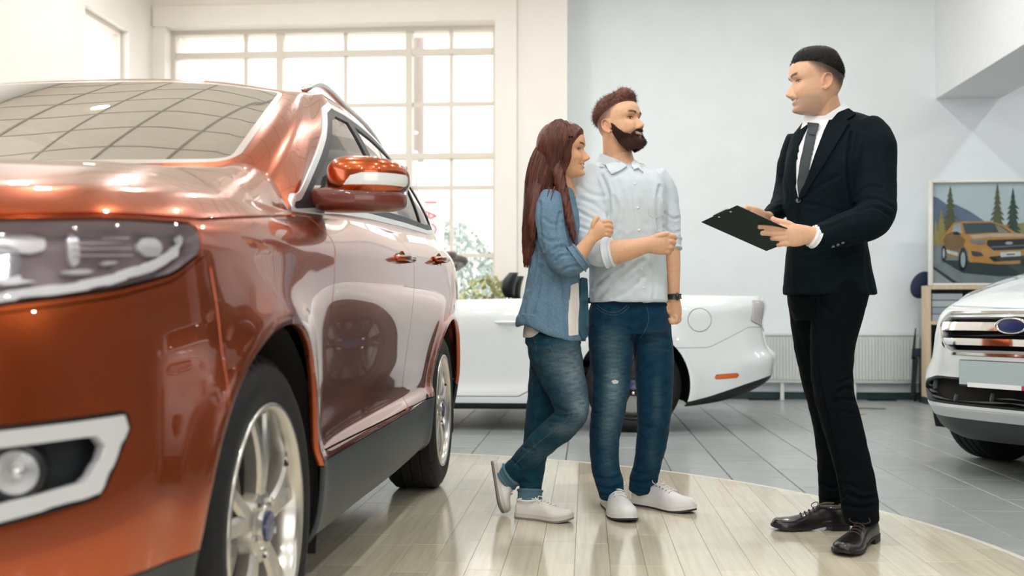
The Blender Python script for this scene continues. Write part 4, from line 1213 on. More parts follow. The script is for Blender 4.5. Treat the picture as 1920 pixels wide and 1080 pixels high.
    arch = lambda S: np.where(ab(S) > .55, np.minimum(np.hypot(S.V[:, 1]-.88, S.V[:, 2]-.345), np.hypot(S.V[:, 1]-3.57, S.V[:, 2]-.345))-.41, 9)
    _, low = split(low, arch(low))
    cl, low = carve(low, lambda S: S.V[:, 2]-np.interp(S.U[:, 0], [0, .8, 1.0, 1.3, 9], [.315, .315, .33, .38, .38]), .001); surf_obj('lower_cladding', cl, M_GREYP, root)
    sk, low = carve(low, lambda S: np.where(S.U[:, 0] < .98, S.V[:, 2]-np.interp(S.U[:, 0], [0, .55, .80, .95, 9], [.365, .365, .39, .46, .40]), 1), .001)
    surf_obj('skid_plate', sk.offset(-.004), mat('skid_silver', (.62, .64, .65), .3, metal=.6), root, .02)
    # lower intake
    it = np.array([(-.70, .495), (-.76, .45), (-.66, .385), (.66, .385), (.76, .45), (.70, .495), (.54, .525), (-.54, .525)])
    ua = lambda S: np.c_[np.sign(S.V[:, 0])*S.U[:, 0], S.V[:, 2]]
    fit = lambda S: np.where(S.U[:, 0] < 1.2, sd_poly(ua(S), it, .02), 1)
    g_, low = carve(low, fit, .001)
    IB = mat('intake_bar_grey', (.085, .105, .11), .4); ir = part_empty('lower_intake', root); surf_obj('recess', g_.offset(.05), M_LINER, ir, 0)
    wl, _ = split(g_, -(fit(g_)+.010)); surf_obj('rim', wl, M_BLACK, ir, .05)
    for zz in (.412, .440, .468):
        a_, _ = split(g_.offset(.015), np.maximum(np.abs(g_.V[:, 2]-zz)-.005, fit(g_)+.004)); surf_obj('bar', a_, IB, ir, .02)
    for bx in (-.62, -.36, -.12, .12, .36, .62):
        a_, _ = split(g_.offset(.018), np.maximum(np.abs(ua(g_)[:, 0]-bx+(g_.V[:, 2]-.45)*(.25 if bx > 0 else -.25))-.006, fit(g_)+.004))
        if a_.F: surf_obj('upright_bar', a_, IB, ir, .02)
    # grille
    gp = np.array([(-.455, .868), (-.515, .80), (-.455, .690), (-.37, .642), (.37, .642), (.455, .690), (.515, .80), (.455, .868)])
    gf = lambda S: np.where(S.U[:, 0] < 1.2, sd_poly(ua(S), gp, .02), 1)
    g_, low = carve(low, gf, .001)
    gr_ = part_empty('grille', root); surf_obj('recess', g_.offset(.06), M_LINER, gr_, 0)
    a_, _ = split(g_.offset(-.004), -(gf(g_)+.014)); surf_obj('chrome_surround', a_, M_CHROME, gr_, .02)
    b2, _ = split(g_, np.abs(gf(g_)+.021)-.008); surf_obj('inner_frame', b2, mat('grille_frame_silver', (.45, .47, .48), .3, metal=.7), gr_, .03)
    for zz, hw in ((.790, .021), (.712, .017)):
        f_ = np.maximum(np.abs(g_.V[:, 2]-zz)-hw, gf(g_)+.030)
        a_, _ = split(g_.offset(-.006), f_); surf_obj('chrome_bar', a_, M_CHROME, gr_, .035)
    for zz in (.842, .750, .668):
        a_, _ = split(g_.offset(.03), np.maximum(np.abs(g_.V[:, 2]-zz)-.005, gf(g_)+.03))
        if a_.F: surf_obj('back_bar', a_, M_GREYP, gr_, .01)
    k = int(np.argmin(np.hypot(g_.V[:, 0], g_.V[:, 2]-.795))); cy = g_.V[k][1]
    bd = part_empty('badge', root)
    def oval(nm, prof, sx, sz, m_):
        mb = MB().lathe(prof, (0, 0, 0), (0, -1, 0), 40); V = np.array(mb.v); V[:, 0] *= sx; V[:, 2] *= sz; V += [0, cy-.012, .795]; mesh(nm, V, mb.f, m_, bd, True, False)
    oval('chrome_ring', [(.80, .004), (.84, .012), (.93, .014), (1.0, .006), (1.0, -.03)], .096, .041, M_CHROME)
    oval('blue_oval', [(0, .008), (.5, .008), (.82, .006)], .096, .041, M_BLUE)
    # number plate
    pl = part_empty('number_plate', root)
    MB().box((-.275, -.022, .487), (.275, -.006, .622)).build('holder', M_BLACK, pl, world=False, bevel=.006)
    MB().box((-.268, -.026, .497), (.268, -.022, .618)).build('blank_plate', mat('plate_grey_blue', (.42, .50, .52), .35), pl, world=False)
    MB().box((-.215, -.029, .486), (.10, -.026, .508)).build('white_strip', mat('plate_strip_white', (.85, .86, .87), .4), pl, world=False)
    MB().box((.10, -.029, .486), (.135, -.026, .508)).build('red_mark', mat('plate_mark_red', (.6, .03, .08), .4), pl, world=False)
    # headlights
    hl = np.array([(.62, .80), (.80, .775), (1.12, .83), (1.25, .90), (1.0, .925), (.66, .885)])
    h_, low = carve(low, lambda S: sd_poly(S.U, hl, .02), .002)
    for sd in (1, -1):
        e = h_.pick((lambda x, y, z: x > 0) if sd > 0 else (lambda x, y, z: x < 0)); hr = part_empty('headlight', root)
        surf_obj('housing', e.offset(.035), mat('headlight_bowl_silver', (.5, .52, .53), .25, metal=.6), hr, 0); surf_obj('lens', e, glass_mat('headlight_cover'), hr, .02)
        a_, _ = split(e.offset(.02), np.abs(sd_line(e.U, [(.66, .825), (.85, .80), (1.15, .86)]))-.008); surf_obj('light_strip', a_, mat('daylight_strip_white', (.85, .85, .85)), hr, .01)
    fb = np.array([(-1, 0), (1.28, 0), (1.28, .86), (1.12, .81), (.80, .76), (.6, .78), (.55, .88), (-1, .88)])
    b_, low = carve(low, lambda S: sd_poly(S.U, fb), .0015); surf_obj('front_bumper', b_, WHITE, root)
    bl, low = carve(low, lambda S: np.where(S.V[:, 1] < 1.3, np.interp(S.U[:, 0], [0, .6, 1.2, 2.2], [.88, .90, .945, 1.04])-S.V[:, 2], 9), .003)
    surf_obj('bonnet', join(hood, bl).weld(1e-4, True), WHITE, root, .01)
    for nm, poly in (('front_door', [(1.42, .42), (1.45, 1.2), (2.5, 1.2), (2.5, .42)]), ('rear_door', [(2.5, .42), (2.5, 1.2), (3.6, 1.2), (3.35, .8), (3.2, .42)])):
        d_, low = carve(low, lambda S: np.where(ab(S) > .7, sd_poly(S.V[:, 1:], np.array(poly), .03), 1)); sides(d_, nm, WHITE, root)
    sides(low, 'body_side', WHITE, root)
    DG = glass_mat('dark_car_glass', (.25, .27, .28), mirror=1.6)
    xc = sa((.70, 1.34, 1.12))
    w_, green = carve(green, lambda S: sd_poly(S.U, np.array([(-1, .05), (xc-.05, .05), (xc-.05, .95), (-1, .95)]), .05), .001); surf_obj('windscreen', w_, DG, root, .01)
    dl = np.array([(1.62, 1.14), (2.25, 1.53), (2.9, 1.57), (3.6, 1.54), (4.0, 1.25), (3.0, 1.18)])
    w_, green = carve(green, lambda S: np.where(ab(S) > .45, sd_poly(S.V[:, 1:], dl, .03), 1), .001); sides(w_, 'side_window', DG, root, flange=.01)
    w_, green = carve(green, lambda S: sd_poly(S.U, np.array([(sb[-1]-.55, .1), (sb[-1]+1, .1), (sb[-1]+1, .9), (sb[-1]-.55, .9)]), .05), .001); surf_obj('rear_window', w_, DG, root, .01)
    surf_obj('roof', join(green, roof), WHITE, root, 0)
    MB().box((-.78, .5, .30), (.78, 4.2, .34)).build('floor_pan', M_LINER, root, world=False)
    MB().box((-.74, 1.42, .34), (.74, 1.46, 1.08)).build('bulkhead', M_LINER, root, world=False)
    for sd in (1, -1):
        for ya in (.88, 3.57):
            wheel('wheel', root, sd*.895, ya, .345, .225, .232, sd)
            wheel_well(root, ya, .345, .42, sd*.885, .32, sd)
        mr = part_empty('wing_mirror', root)
        V, Fc = tube_geo(spline([(sd*.82, 1.62, 1.10), (sd*.90, 1.60, 1.12), (sd*.93, 1.60, 1.17), (sd*1.05, 1.62, 1.18), (sd*1.07, 1.63, 1.18)], 10), [(.02, .02), (.02, .02), (.03, .035), (.05, .06), (.055, .08), (.055, .08), (.055, .08), (.05, .07), (.04, .05), (.02, .02)], 14)
        mesh('housing', V, Fc, WHITE, mr, True, False)
    return root
COMPACT = compact_suv()
# ------------------------------------------------------------------ people tools
def ringtube(st, n=28, m_=None, pw=1.0, caps=True, level=False):
    """st: stations (x px, y px, depth m, half width px, half thickness m); smooth loft, closed"""
    st = np.asarray(st, float)
    C = np.array([at(x, y, d) for x, y, d, _, _ in st])
    R_ = np.c_[st[:, 3]*st[:, 2]/F_PX, st[:, 4]]
    L = np.r_[0, np.cumsum(np.linalg.norm(np.diff(C, axis=0), axis=1))]
    k = m_ or max(6, int(L[-1]/.012))
    q = np.linspace(0, L[-1], k)
    C2 = spline_at(L, C, q); R2 = np.maximum(spline_at(L, R_, q), .002)
    V = []; Fc = []
    T = np.gradient(C2, axis=0)
    ca, sa = np.cos(np.arange(n)*2*PI/n), np.sin(np.arange(n)*2*PI/n)
    ca = np.sign(ca)*np.abs(ca)**pw; sa = np.sign(sa)*np.abs(sa)**pw
    for i in range(k):
        t = nrm(T[i]) if not level else np.array([0, 0, -1.0 if T[i][2] < 0 else 1.0]); v = nrm(C2[i]-CAMP); e2 = nrm(v-t*(v@t)); e1 = np.cross(t, e2)
        V += list(C2[i]+np.outer(ca, e1)*R2[i, 0]+np.outer(sa, e2)*R2[i, 1])
        if i:
            o = (i-1)*n
            for j in range(n): j2 = (j+1) % n; Fc.append((o+j, o+j2, o+n+j2, o+n+j))
    # rounded caps
    for end, o in ((0, 0), (1, (k-1)*n)):
        t = nrm(T[0])*-1 if end == 0 else nrm(T[-1])
        r = R2[0 if end == 0 else -1].min()*.5 if caps else 0
        c = len(V); V.append(C2[0 if end == 0 else -1]+t*r)
        for j in range(n):
            j2 = (j+1) % n; Fc.append((o+j2, o+j, c) if end == 0 else (o+j, o+j2, c))
    return np.array(V), Fc
def band(rows, n=40, pw=.8, m_=None):
    """horizontal rings: rows of (y px, xL px, xR px, depth m, half thickness m)"""
    return ringtube([((a+b)/2, y, d, (b-a)/2, t) for y, a, b, d, t in rows], n, m_, pw, False, True)
def ellipsoid(c, r, n=20, M=None):
    V = []; Fc = []; m_ = n//2+2
    for i in range(m_+1):
        ph = -PI/2+PI*i/m_
        for k in range(n):
            th = 2*PI*k/n; V.append((math.cos(ph)*math.cos(th), math.cos(ph)*math.sin(th), math.sin(ph)))
    for i in range(m_):
        for k in range(n): k2 = (k+1) % n; Fc.append((i*n+k, i*n+k2, (i+1)*n+k2, (i+1)*n+k))
    V = np.array(V)*np.array(r)
    if M is not None: V = V@np.asarray(M).T
    return V+np.array(c), Fc
def arrays(me):
    V = np.zeros(len(me.vertices)*3); me.vertices.foreach_get('co', V); V = V.reshape(-1, 3)
    return V, [tuple(p.vertices) for p in me.polygons]
def mnormals(me):
    N = np.zeros(len(me.vertices)*3); me.vertices.foreach_get('normal', N); return N.reshape(-1, 3)
def union(pieces, voxel=.005, smooth=2, factor=.5):
    """closed pieces -> one continuous surface"""
    mb = MB()
    for V, Fc in pieces: mb.add(V, Fc)
    me = bpy.data.meshes.new('tmp'); me.from_pydata(mb.v, [], mb.f); me.validate()
    o = bpy.data.objects.new('tmp', me); COL.objects.link(o)
    bm = bmesh.new(); bm.from_mesh(me); bmesh.ops.remove_doubles(bm, verts=bm.verts, dist=1e-6); bm.to_mesh(me); bm.free()
    md = o.modifiers.new('r', 'REMESH'); md.mode = 'VOXEL'; md.voxel_size = voxel; md.adaptivity = 0
    if smooth:
        sm = o.modifiers.new('s', 'SMOOTH'); sm.factor = factor; sm.iterations = smooth
    dg = bpy.context.evaluated_depsgraph_get()
    r = bpy.data.meshes.new_from_object(o.evaluated_get(dg))
    bpy.data.objects.remove(o); bpy.data.meshes.remove(me)
    return r
def set_co(me, V):
    me.vertices.foreach_set('co', np.asarray(V, float).ravel()); me.update()
def facing(V, N):
    v = V-CAMP; v /= np.linalg.norm(v, axis=1)[:, None]; return np.clip(-(v*N).sum(1)*1.8, 0, 1)
def sculpt(me, folds=(), noise=0.0, nscale=14.0, seed=1, lumps=()):
    """folds: (px polyline, width px, depth m[, taper]) pressed into (or raised from) the side that faces the photo; lumps: noise layers (amp, vec scale)"""
    V, _ = arrays(me); N = mnormals(me); x, y, z = proj(V); P = np.c_[x, y]; D = np.zeros(len(V)); w = facing(V, N)
    for f in folds:
        line, wd, dep = f[:3]; line = np.asarray(line, float)
        box = (x > line[:, 0].min()-4*wd) & (x < line[:, 0].max()+4*wd) & (y > line[:, 1].min()-4*wd) & (y < line[:, 1].max()+4*wd)
        idx = np.nonzero(box)[0]
        if not len(idx): continue
        d = sd_line(P[idx], spline(line, max(3*len(line), 8)) if len(line) > 2 else line)
        D[idx] -= dep*(np.exp(-(d/wd)**2)-.45*np.exp(-((d-1.9*wd)/wd)**2))*w[idx]
    if noise: D += noise*vnoise(V*nscale, seed)+noise*.5*vnoise(V*nscale*2.3, seed+1)
    for amp, sc, sd_ in lumps: D += amp*vnoise(V*np.array(sc), sd_)
    set_co(me, V+N*D[:, None])
def finish(me, name, m, parent):
    me.name = name; me.materials.clear()
    me.polygons.foreach_set('use_smooth', [True]*len(me.polygons)); me.update()
    return link(name, me, m, parent)
def paint(me, fn, layer='Col'):
    """fn(V, px, py, depth, N) -> (n,3) linear colours"""
    V, _ = arrays(me); N = mnormals(me); x, y, z = proj(V)
    C = np.clip(fn(V, x, y, z, N), 0, 1)
    a = me.color_attributes.new(layer, 'FLOAT_COLOR', 'POINT')
    a.data.foreach_set('color', np.c_[C, np.ones(len(C))].ravel())
def bvh_of(*mes):
    V = []; Fc = []; o = 0
    for me in mes:
        v, f = arrays(me); V += [tuple(p) for p in v]; Fc += [tuple(i+o for i in q) for q in f]; o = len(V)
    return BVHTree.FromPolygons(V, Fc)
def drape(name, poly, bvh, m, parent, off=.002, thick=.003, res=3.0, r=0.0, push=None, depth=None, line=None, width=2.0, soft=4):
    """a piece of cloth lying on what is below it: polygon (or line with a width) given in photo pixels"""
    poly = np.asarray(poly, float)
    x0, y0 = poly.min(0)-(width if line else 0)-res; x1, y1 = poly.max(0)+(width if line else 0)+res
    nx, ny = max(2, int((x1-x0)/res)+1), max(2, int((y1-y0)/res)+1)
    X, Y = np.meshgrid(np.linspace(x0, x1, nx), np.linspace(y0, y1, ny))
    S = grid(np.dstack([X, Y, np.zeros_like(X)])); S.U = S.V[:, :2].copy()
    f = sd_line(S.V[:, :2], poly)-width/2 if line else sd_poly(S.V[:, :2], poly, r)
    S, _ = split(S, f)
    if not S.F: return None
    H = np.full((len(S.V), 3), np.nan); NN = np.zeros((len(S.V), 3))
    for i, (x, y, _) in enumerate(S.V):
        d = ray(x, y); h = bvh.ray_cast(Vector(CAMP), Vector(d/np.linalg.norm(d)))
        if h[0] is not None: H[i] = h[0]; NN[i] = h[1]
    ok = ~np.isnan(H[:, 0])
    if not ok.any(): return None
    dep = np.zeros(len(S.V)); dep[ok] = proj(H[ok])[2]
    if (~ok).any():
        for i in np.nonzero(~ok)[0]:
            j = np.nonzero(ok)[0][np.argmin(((S.V[ok]-S.V[i])**2).sum(1))]; dep[i] = dep[j]; NN[i] = NN[j]
    # lift steps: smooth depth a little
    nb = [[] for _ in S.V]
    for q in S.F:
        for k in range(len(q)): nb[q[k]].append(q[(k+1) % len(q)]); nb[q[(k+1) % len(q)]].append(q[k])
    for _ in range(soft): dep = np.array([(dep[i]+np.mean(dep[nb[i]]))/2 if nb[i] else dep[i] for i in range(len(dep))])
    W = CAMP+(FWD[None]+np.outer((S.V[:, 0]-960)/F_PX, RGT)+np.outer((HOR-S.V[:, 1])/F_PX, UPV))*dep[:, None]
    for _ in range(3): NN = np.array([NN[i]+NN[nb[i]].sum(0) if nb[i] else NN[i] for i in range(len(NN))]); NN /= np.maximum(np.linalg.norm(NN, axis=1), 1e-9)[:, None]
    v = W-CAMP; v /= np.linalg.norm(v, axis=1)[:, None]
    NN = np.where(((NN*v).sum(1) > -.15)[:, None], NN-v*(.3+(NN*v).sum(1))[:, None], NN); NN /= np.linalg.norm(NN, axis=1)[:, None]
    o_ = np.full(len(W), off)
    if push is not None: o_ = o_+push(S.V[:, 0], S.V[:, 1])
    Q = Surf(W+NN*o_[:, None], S.F, NN, S.U)
    q = Q.F[0]; P = Q.V[list(q)]
    if np.cross(P[1]-P[0], P[2]-P[0])@NN[q[0]] < 0: Q.F = [g[::-1] for g in Q.F]
    Q.normals()
    V = [Q.V]; N = [Q.N]; Fc = list(Q.F); o = len(Q.V); ex = []; en = []
    for (i, j) in boundary(Q.F):
        t = nrm(Q.V[j]-Q.V[i]); out = nrm(np.cross(t, Q.N[i]))
        ex += [Q.V[i], Q.V[j], Q.V[j]-Q.N[j]*(thick+off), Q.V[i]-Q.N[i]*(thick+off)]; en += [out]*4
        Fc.append((o+1, o, o+3, o+2)); o += 4
    return mesh(name, np.vstack([Q.V]+([np.array(ex)] if ex else [])), Fc, m, parent, True, True, None, np.vstack([Q.N]+([np.array(en)] if en else [])))
# ------------------------------------------------------------------ heads
class Head:
    """head shape in its own axes: x to the person's left, y forward, z up; origin on the eye line"""
    def __init__(s, px, py, d, turn, pitch=0.0, roll=0.0, facing_right=True, scale=1.0, jaw=1.0, nose=1.0, smile=1.0, brow=1.0, nose_drop=0.0):
        s.nd = nose_drop
        s.o = at(px, py, d); s.k = scale; s.jaw = jaw; s.nose = nose; s.smile = smile; s.brow = brow
        v = nrm([s.o[0]-CAMP[0], s.o[1]-CAMP[1], 0]); r = np.array([v[1], -v[0], 0])     # away from the viewer, to the viewer's right
        f = (r if facing_right else -r)*math.cos(turn)-v*math.sin(turn)
        u = np.array([0, 0, 1.0]); f2 = f*math.cos(pitch)+u*math.sin(pitch); u2 = nrm(u-f2*(u@f2))
        l = np.cross(u2, f2)
        if roll: u2, l = u2*math.cos(roll)+l*math.sin(roll), l*math.cos(roll)-u2*math.sin(roll)
        s.B = np.array([l, f2, u2])                 # rows: local axes in the world
        zz = [-.119, -.112, -.100, -.085, -.070, -.055, -.040, -.020, 0, .020, .045, .070, .090, .105, .113, .117]
        s.z = np.array(zz)
        s.yF = np.array([.050, .074, .082, .079, .080, .081, .081, .081, .079, .089, .091, .083, .066, .044, .024, .006])
        s.yB = np.array([-.020, -.030, -.040, -.052, -.066, -.078, -.088, -.098, -.104, -.106, -.105, -.096, -.079, -.056, -.034, -.008])
        j = s.jaw
        s.w = np.array([.016*j, .028*j, .040*j, .051*j, .058*j, .063*j, .067, .070, .072, .075, .077, .071, .059, .042, .026, .006])
    def mouth(s, ax): return -.0695+6.5*s.smile*np.minimum(ax, .03)**2
    def world(s, L): return s.o+(np.asarray(L, float)*s.k)@s.B
    def local(s, W): return ((np.asarray(W, float)-s.o)@s.B.T)/s.k
    def surf(s, z, th, off=0.0):
        """points at height z and angle th (0 = front, +pi/2 = person's left)"""
        z = np.asarray(z, float); th = np.asarray(th, float)
        yF = spline_at(s.z, s.yF, z); yB = spline_at(s.z, s.yB, z); w = spline_at(s.z, s.w, z)
        yc = np.interp(z, [-.12, -.09, -.05, .0, .117], [.014, .0, -.008, -.012, -.006])
        c, sn = np.cos(th), np.sin(th)
        pf = np.interp(z, [-.12, -.10, -.07, -.03, .02, .117], [1.0, .95, .85, .78, .72, 1.0]); pb = np.interp(z, [-.12, 0, .117], [1, .9, 1.0])
        cc = np.where(c > 0, np.abs(c)**pf, -np.abs(c)**pb); ss = np.sign(sn)*np.abs(sn)**np.where(c > 0, np.interp(z, [-.12, -.08, .02], [1.0, .95, .9]), .95)
        y = yc+np.where(c > 0, (yF-yc), (yc-yB))*cc+off*c
        x = w*ss+off*sn
        zz = z+off*np.clip((z-.05)/.06, 0, 1)-off*np.clip((-.085-z)/.03, 0, 1)
        ax = np.abs(x); g = lambda a, b, sx, sz: np.exp(-((ax-a)/sx)**2-((z-b)/sz)**2)
        fr = np.clip(c*1.5, 0, 1)
        z0 = z; z = z+.004+s.nd
        nz = np.interp(z, [-.054, -.049, -.044, -.038, -.033, -.024, -.010, .004, .014], [0, .006, .019, .0265, .027, .0205, .0125, .0055, 0])*s.nose
        wn = np.interp(z, [-.05, -.043, -.036, -.02, 0, .014], [.0165, .0155, .0125, .0095, .0075, .009])
        dy = nz*np.exp(-(x/wn)**2*.9)+.004*np.exp(-((ax-.0125)/.005)**2-((z+.043)/.006)**2)
        z = z0
        dy += -.0115*g(.031, .001, .0165, .0095)+.0055*s.brow*g(.028, .019, .022, .007)+.0045*g(.044, -.030, .018, .014)
        zm = s.mouth(ax)
        wl = np.exp(-(ax/.027)**4)
        dy += (.0030*np.exp(-((z-zm-.0070)/.0042)**2)+.0042*np.exp(-((z-zm+.0085)/.0050)**2)-.0045*np.exp(-((z-zm)/.0030)**2))*wl
        dy += s.smile*(.0055*g(.038, -.044, .012, .013)-.0040*np.exp(-((ax-.0255-.25*np.clip(-.045-z, -.02, .03))/.0045)**2-((z+.056)/.014)**2))
        dy += -.004*np.exp(-((z+.090)/.006)**2)*np.exp(-(ax/.02)**2)+.003*np.exp(-((z+.105)/.009)**2-(ax/.018)**2)
        y = y+dy*fr*(1 if np.isscalar(off) else 1)
        return np.stack([x, y, zz], -1)
    def mesh(s):
        nz_, nt = 150, 150
        zz = np.r_[np.linspace(-.119, .09, 122), np.linspace(.0915, .117, 28)]
        # denser angles over the face
        t = np.linspace(-1, 1, nt, endpoint=False); th = PI*(.62*t+.38*t**3)
        Z, T = np.meshgrid(zz, th, indexing='ij')
        P = s.surf(Z.ravel(), T.ravel()); V = s.world(P); Fc = []
        for i in range(nz_-1):
            for k in range(nt):
                k2 = (k+1) % nt; Fc.append((i*nt+k, i*nt+k2, (i+1)*nt+k2, (i+1)*nt+k))
        c = len(V); V = np.vstack([V, s.world([[0, .012, -.1195]]), s.world([[0, -.004, .1178]])])
        for k in range(nt):
            k2 = (k+1) % nt; Fc.append((k2, k, c)); Fc.append(((nz_-1)*nt+k, (nz_-1)*nt+k2, c+1))
        return V, Fc
    def ears(s, sides=(1, -1), size=1.0):
        out = []
        for sd in sides:
            c = np.array([sd*.071, -.024, -.012]); e = []
            pts = [(0, .012, -.010), (.004, .013, .006), (.009, .009, .022), (.012, -.002, .031), (.015, -.014, .026), (.016, -.019, .010), (.014, -.016, -.008), (.009, -.006, -.022), (.005, .004, -.028), (.002, .010, -.020)]
            P = spline([c+np.array([sd*p[0], p[1], p[2]])*size for p in pts], 30)
            V, Fc = tube_geo(P, [.0042*size]*30, 10); out.append((s.world(V), Fc))
            V, Fc = ellipsoid(c+np.array([sd*.006, -.003, .002]), (.0045, .0145*size, .025*size), 16, np.array(Euler((0, 0, sd*.45)).to_matrix())); out.append((s.world(V), Fc))
            V, Fc = ellipsoid(c+np.array([sd*.007, .003, -.025*size]), (.0045, .008, .008), 12); out.append((s.world(V), Fc))
            V, Fc = tube_geo([c+np.array([sd*q[0], q[1], q[2]])*size for q in [(.008, -.010, -.012), (.011, -.012, .004), (.010, -.006, .017)]], [.003, .0035, .003], 8); out.append((s.world(V), Fc))
        return out
    def eyes(s, parent, iris=(.05, .03, .02), gaze=0.0):
        M1 = mat('eye_white', (.42, .37, .34), .2, coat=.6); M2 = mat('eye_iris_%d' % int(iris[0]*1000), iris, .15, coat=1)
        for sd in (1, -1):
            y0 = s.surf(np.array([.001]), np.array([0.36*sd]))[0]
            c = np.array([sd*.031, y0[1]-.0095, .001])
            e = bpy.data.objects.new('eye', None); COL.objects.link(e); e.parent = parent
            V, Fc = ellipsoid((0, 0, 0), (.0122,)*3, 20); mesh('eyeball', s.world(V+c), Fc, M1, e)
            g = nrm([gaze, 1, 0]); V, Fc = ellipsoid((0, 0, 0), (.0076, .0026, .0076), 16); mesh('iris', s.world(V+c+g*.0112), Fc, M2, e)
    def lids(s):
        """upper and lower eyelids as thin curved shells, part of the skin"""
        out = []
        for sd in (1, -1):
            y0 = s.surf(np.array([.001]), np.array([0.36*sd]))[0]; c = np.array([sd*.031, y0[1]-.0095, .001])
            for (a0, a1, r) in ((.24, 1.25, .0140), (-1.2, -.27, .0136)):
                V = []; Fc = []; n1, n2 = 6, 12
                for lay in (0, 1):
                    for i in range(n1+1):
                        el = a0+(a1-a0)*i/n1
                        for k in range(n2+1):
                            az = -1.15+2.3*k/n2; rr = r-.0022*lay
                            e2 = el*(1-.28*(abs(az)/1.15)**2) if el > 0 else el
                            V.append(c+np.array([math.sin(az)*math.cos(e2)*rr*1.08, math.cos(az)*math.cos(e2)*rr, math.sin(e2)*rr]))
                W = n2+1; o = (n1+1)*W
                for i in range(n1):
                    for k in range(n2):
                        a = i*W+k; Fc.append((a, a+1, a+W+1, a+W)); Fc.append((o+a, o+a+W, o+a+W+1, o+a+1))
                for k in range(n2): Fc.append((k+1, k, o+k, o+k+1)); a = n1*W+k; Fc.append((a, a+1, o+a+1, o+a))
                for i in range(n1): a = i*W; Fc.append((a, a+W, o+a+W, o+a)); a = i*W+n2; Fc.append((a+W, a, o+a, o+a+W))
                out.append((s.world(np.array(V)), Fc))
        return out
    def colour(s, V, skin, lip, browc, brow_w=1.0, teeth=True, stubble=None, lash=(.03, .02, .015), fade=None):
        L = s.local(V); x, y, z = L[:, 0], L[:, 1], L[:, 2]; ax = np.abs(x)
        C = np.tile(np.array(skin, float), (len(V), 1))
        n = vnoise(V*60, 3)*.5+vnoise(V*25, 4)*.5; C *= (1+.05*n)[:, None]
        head = (z > -.125) & (z < .13) & (np.abs(x) < .1) & (np.abs(y) < .15)
        fr = head & (y > .045)
        def mixc(w, c):
            nonlocal C
            C = C*(1-w[:, None])+np.array(c, float)[None]*w[:, None]
        rosy = np.exp(-((ax-.042)/.018)**2-((z+.032)/.016)**2)*fr; mixc(rosy*.30, (skin[0]*1.0, skin[1]*.72, skin[2]*.66))
        mixc(np.exp(-((z+.040)/.010)**2-(ax/.014)**2)*fr*.25, (skin[0], skin[1]*.75, skin[2]*.7))
        mixc(head*np.exp(-((y+.020)/.007)**2-((z+.010)/.010)**2)*(ax > .07)*.6, (skin[0]*.55, skin[1]*.35, skin[2]*.3))  # ear hollow: its shade is painted into the skin colour
        ear = head & (ax > .0755) & (y < .0) & (y > -.06) & (z > -.05) & (z < .03); mixc(ear*.35, (skin[0]*1.02, skin[1]*.70, skin[2]*.62))
        if stubble is not None:
            j = head*smooth01((-.045-z)/.02)*smooth01((y+.03)/.03); mixc(j*stubble[1], stubble[0])
        if fade is not None:
            t = np.abs(np.arctan2(x, y+.012)); mixc(head*np.clip(fade[1](z, t), 0, 1)*(1+.06*vnoise(V*300, 9)), fade[0])
        zm = s.mouth(ax); wl = smooth01((.0280-ax)/.003)*fr
        mixc(wl*smooth01((.0100*np.sqrt(np.clip(1-(ax/.03)**2, .05, 1))-np.abs(z-zm+.001))/.002)*.85, lip)
        if teeth: mixc(smooth01((.022-ax)/.003)*fr*smooth01((.0036-np.abs(z-zm-.0005))/.0012), (.78, .73, .67))
        mixc(wl*smooth01((.0014-np.abs(z-zm+.0040))/.001)*.8, (.10, .02, .02)); mixc(fr*np.exp(-((ax-.0275)/.0025)**2-((z-zm)/.003)**2)*.8, (.12, .04, .03))
        arcz = .0185+.006*np.sin(np.clip((ax-.012)/.040, 0, 1)*PI*.62)
        mixc(smooth01((ax-.011)/.005)*smooth01((.054-ax)/.010)*smooth01((.0036*brow_w+.0012-np.abs(z-arcz))/.0018)*fr*.92, browc)
        # lash line along the upper lid
        lz = .0056-.0042*((ax-.031)/.015)**2
        mixc(smooth01((.0165-np.abs(ax-.0315))/.003)*smooth01((.0022-np.abs(z-lz))/.0012)*fr*.95, lash)
        mixc(smooth01((.0165-np.abs(ax-.0315))/.003)*smooth01((.0012-np.abs(z+.0055-.003*((ax-.031)/.015)**2))/.0012)*fr*.5, lash)
        mixc(np.exp(-((ax-.031)/.017)**2-((z-.010)/.0045)**2)*fr*.35, (skin[0]*.6, skin[1]*.5, skin[2]*.45)); mixc(np.exp(-((ax-.031)/.015)**2-((z+.010)/.004)**2)*fr*.2, (skin[0]*.75, skin[1]*.65, skin[2]*.6))  # eye-socket shade painted into the skin above and below the eyes
        return C
    def shell(s, name, th_fn, m, parent, nz_=90, nt=140, zlo=-.12):
        """hair: th_fn(z, theta) gives thickness; hair where it is > 0"""
        zz = np.r_[np.linspace(zlo, .095, nz_-26), np.linspace(.097, .1168, 26)]; t = np.linspace(-PI, PI, nt+1)
        Z, T = np.meshgrid(zz, t, indexing='ij'); h = th_fn(Z.ravel(), T.ravel())
        P = s.surf(Z.ravel(), T.ravel(), np.maximum(h, -.004)); S = grid(s.world(P).reshape(nz_, nt+1, 3)); S.U = np.c_[Z.ravel(), T.ravel()]
        S = S.weld(1e-5); 
        S.normals(); c = s.world([[0, -.01, .02]])[0]
        if ((S.V-c)*S.N).sum() < 0: S.F = [f[::-1] for f in S.F]; S.normals()
        hh = th_fn(S.U[:, 0], S.U[:, 1]); Q, _ = split(S, -hh+1e-5)
        return surf_obj_world(name, Q, m, parent, .006)
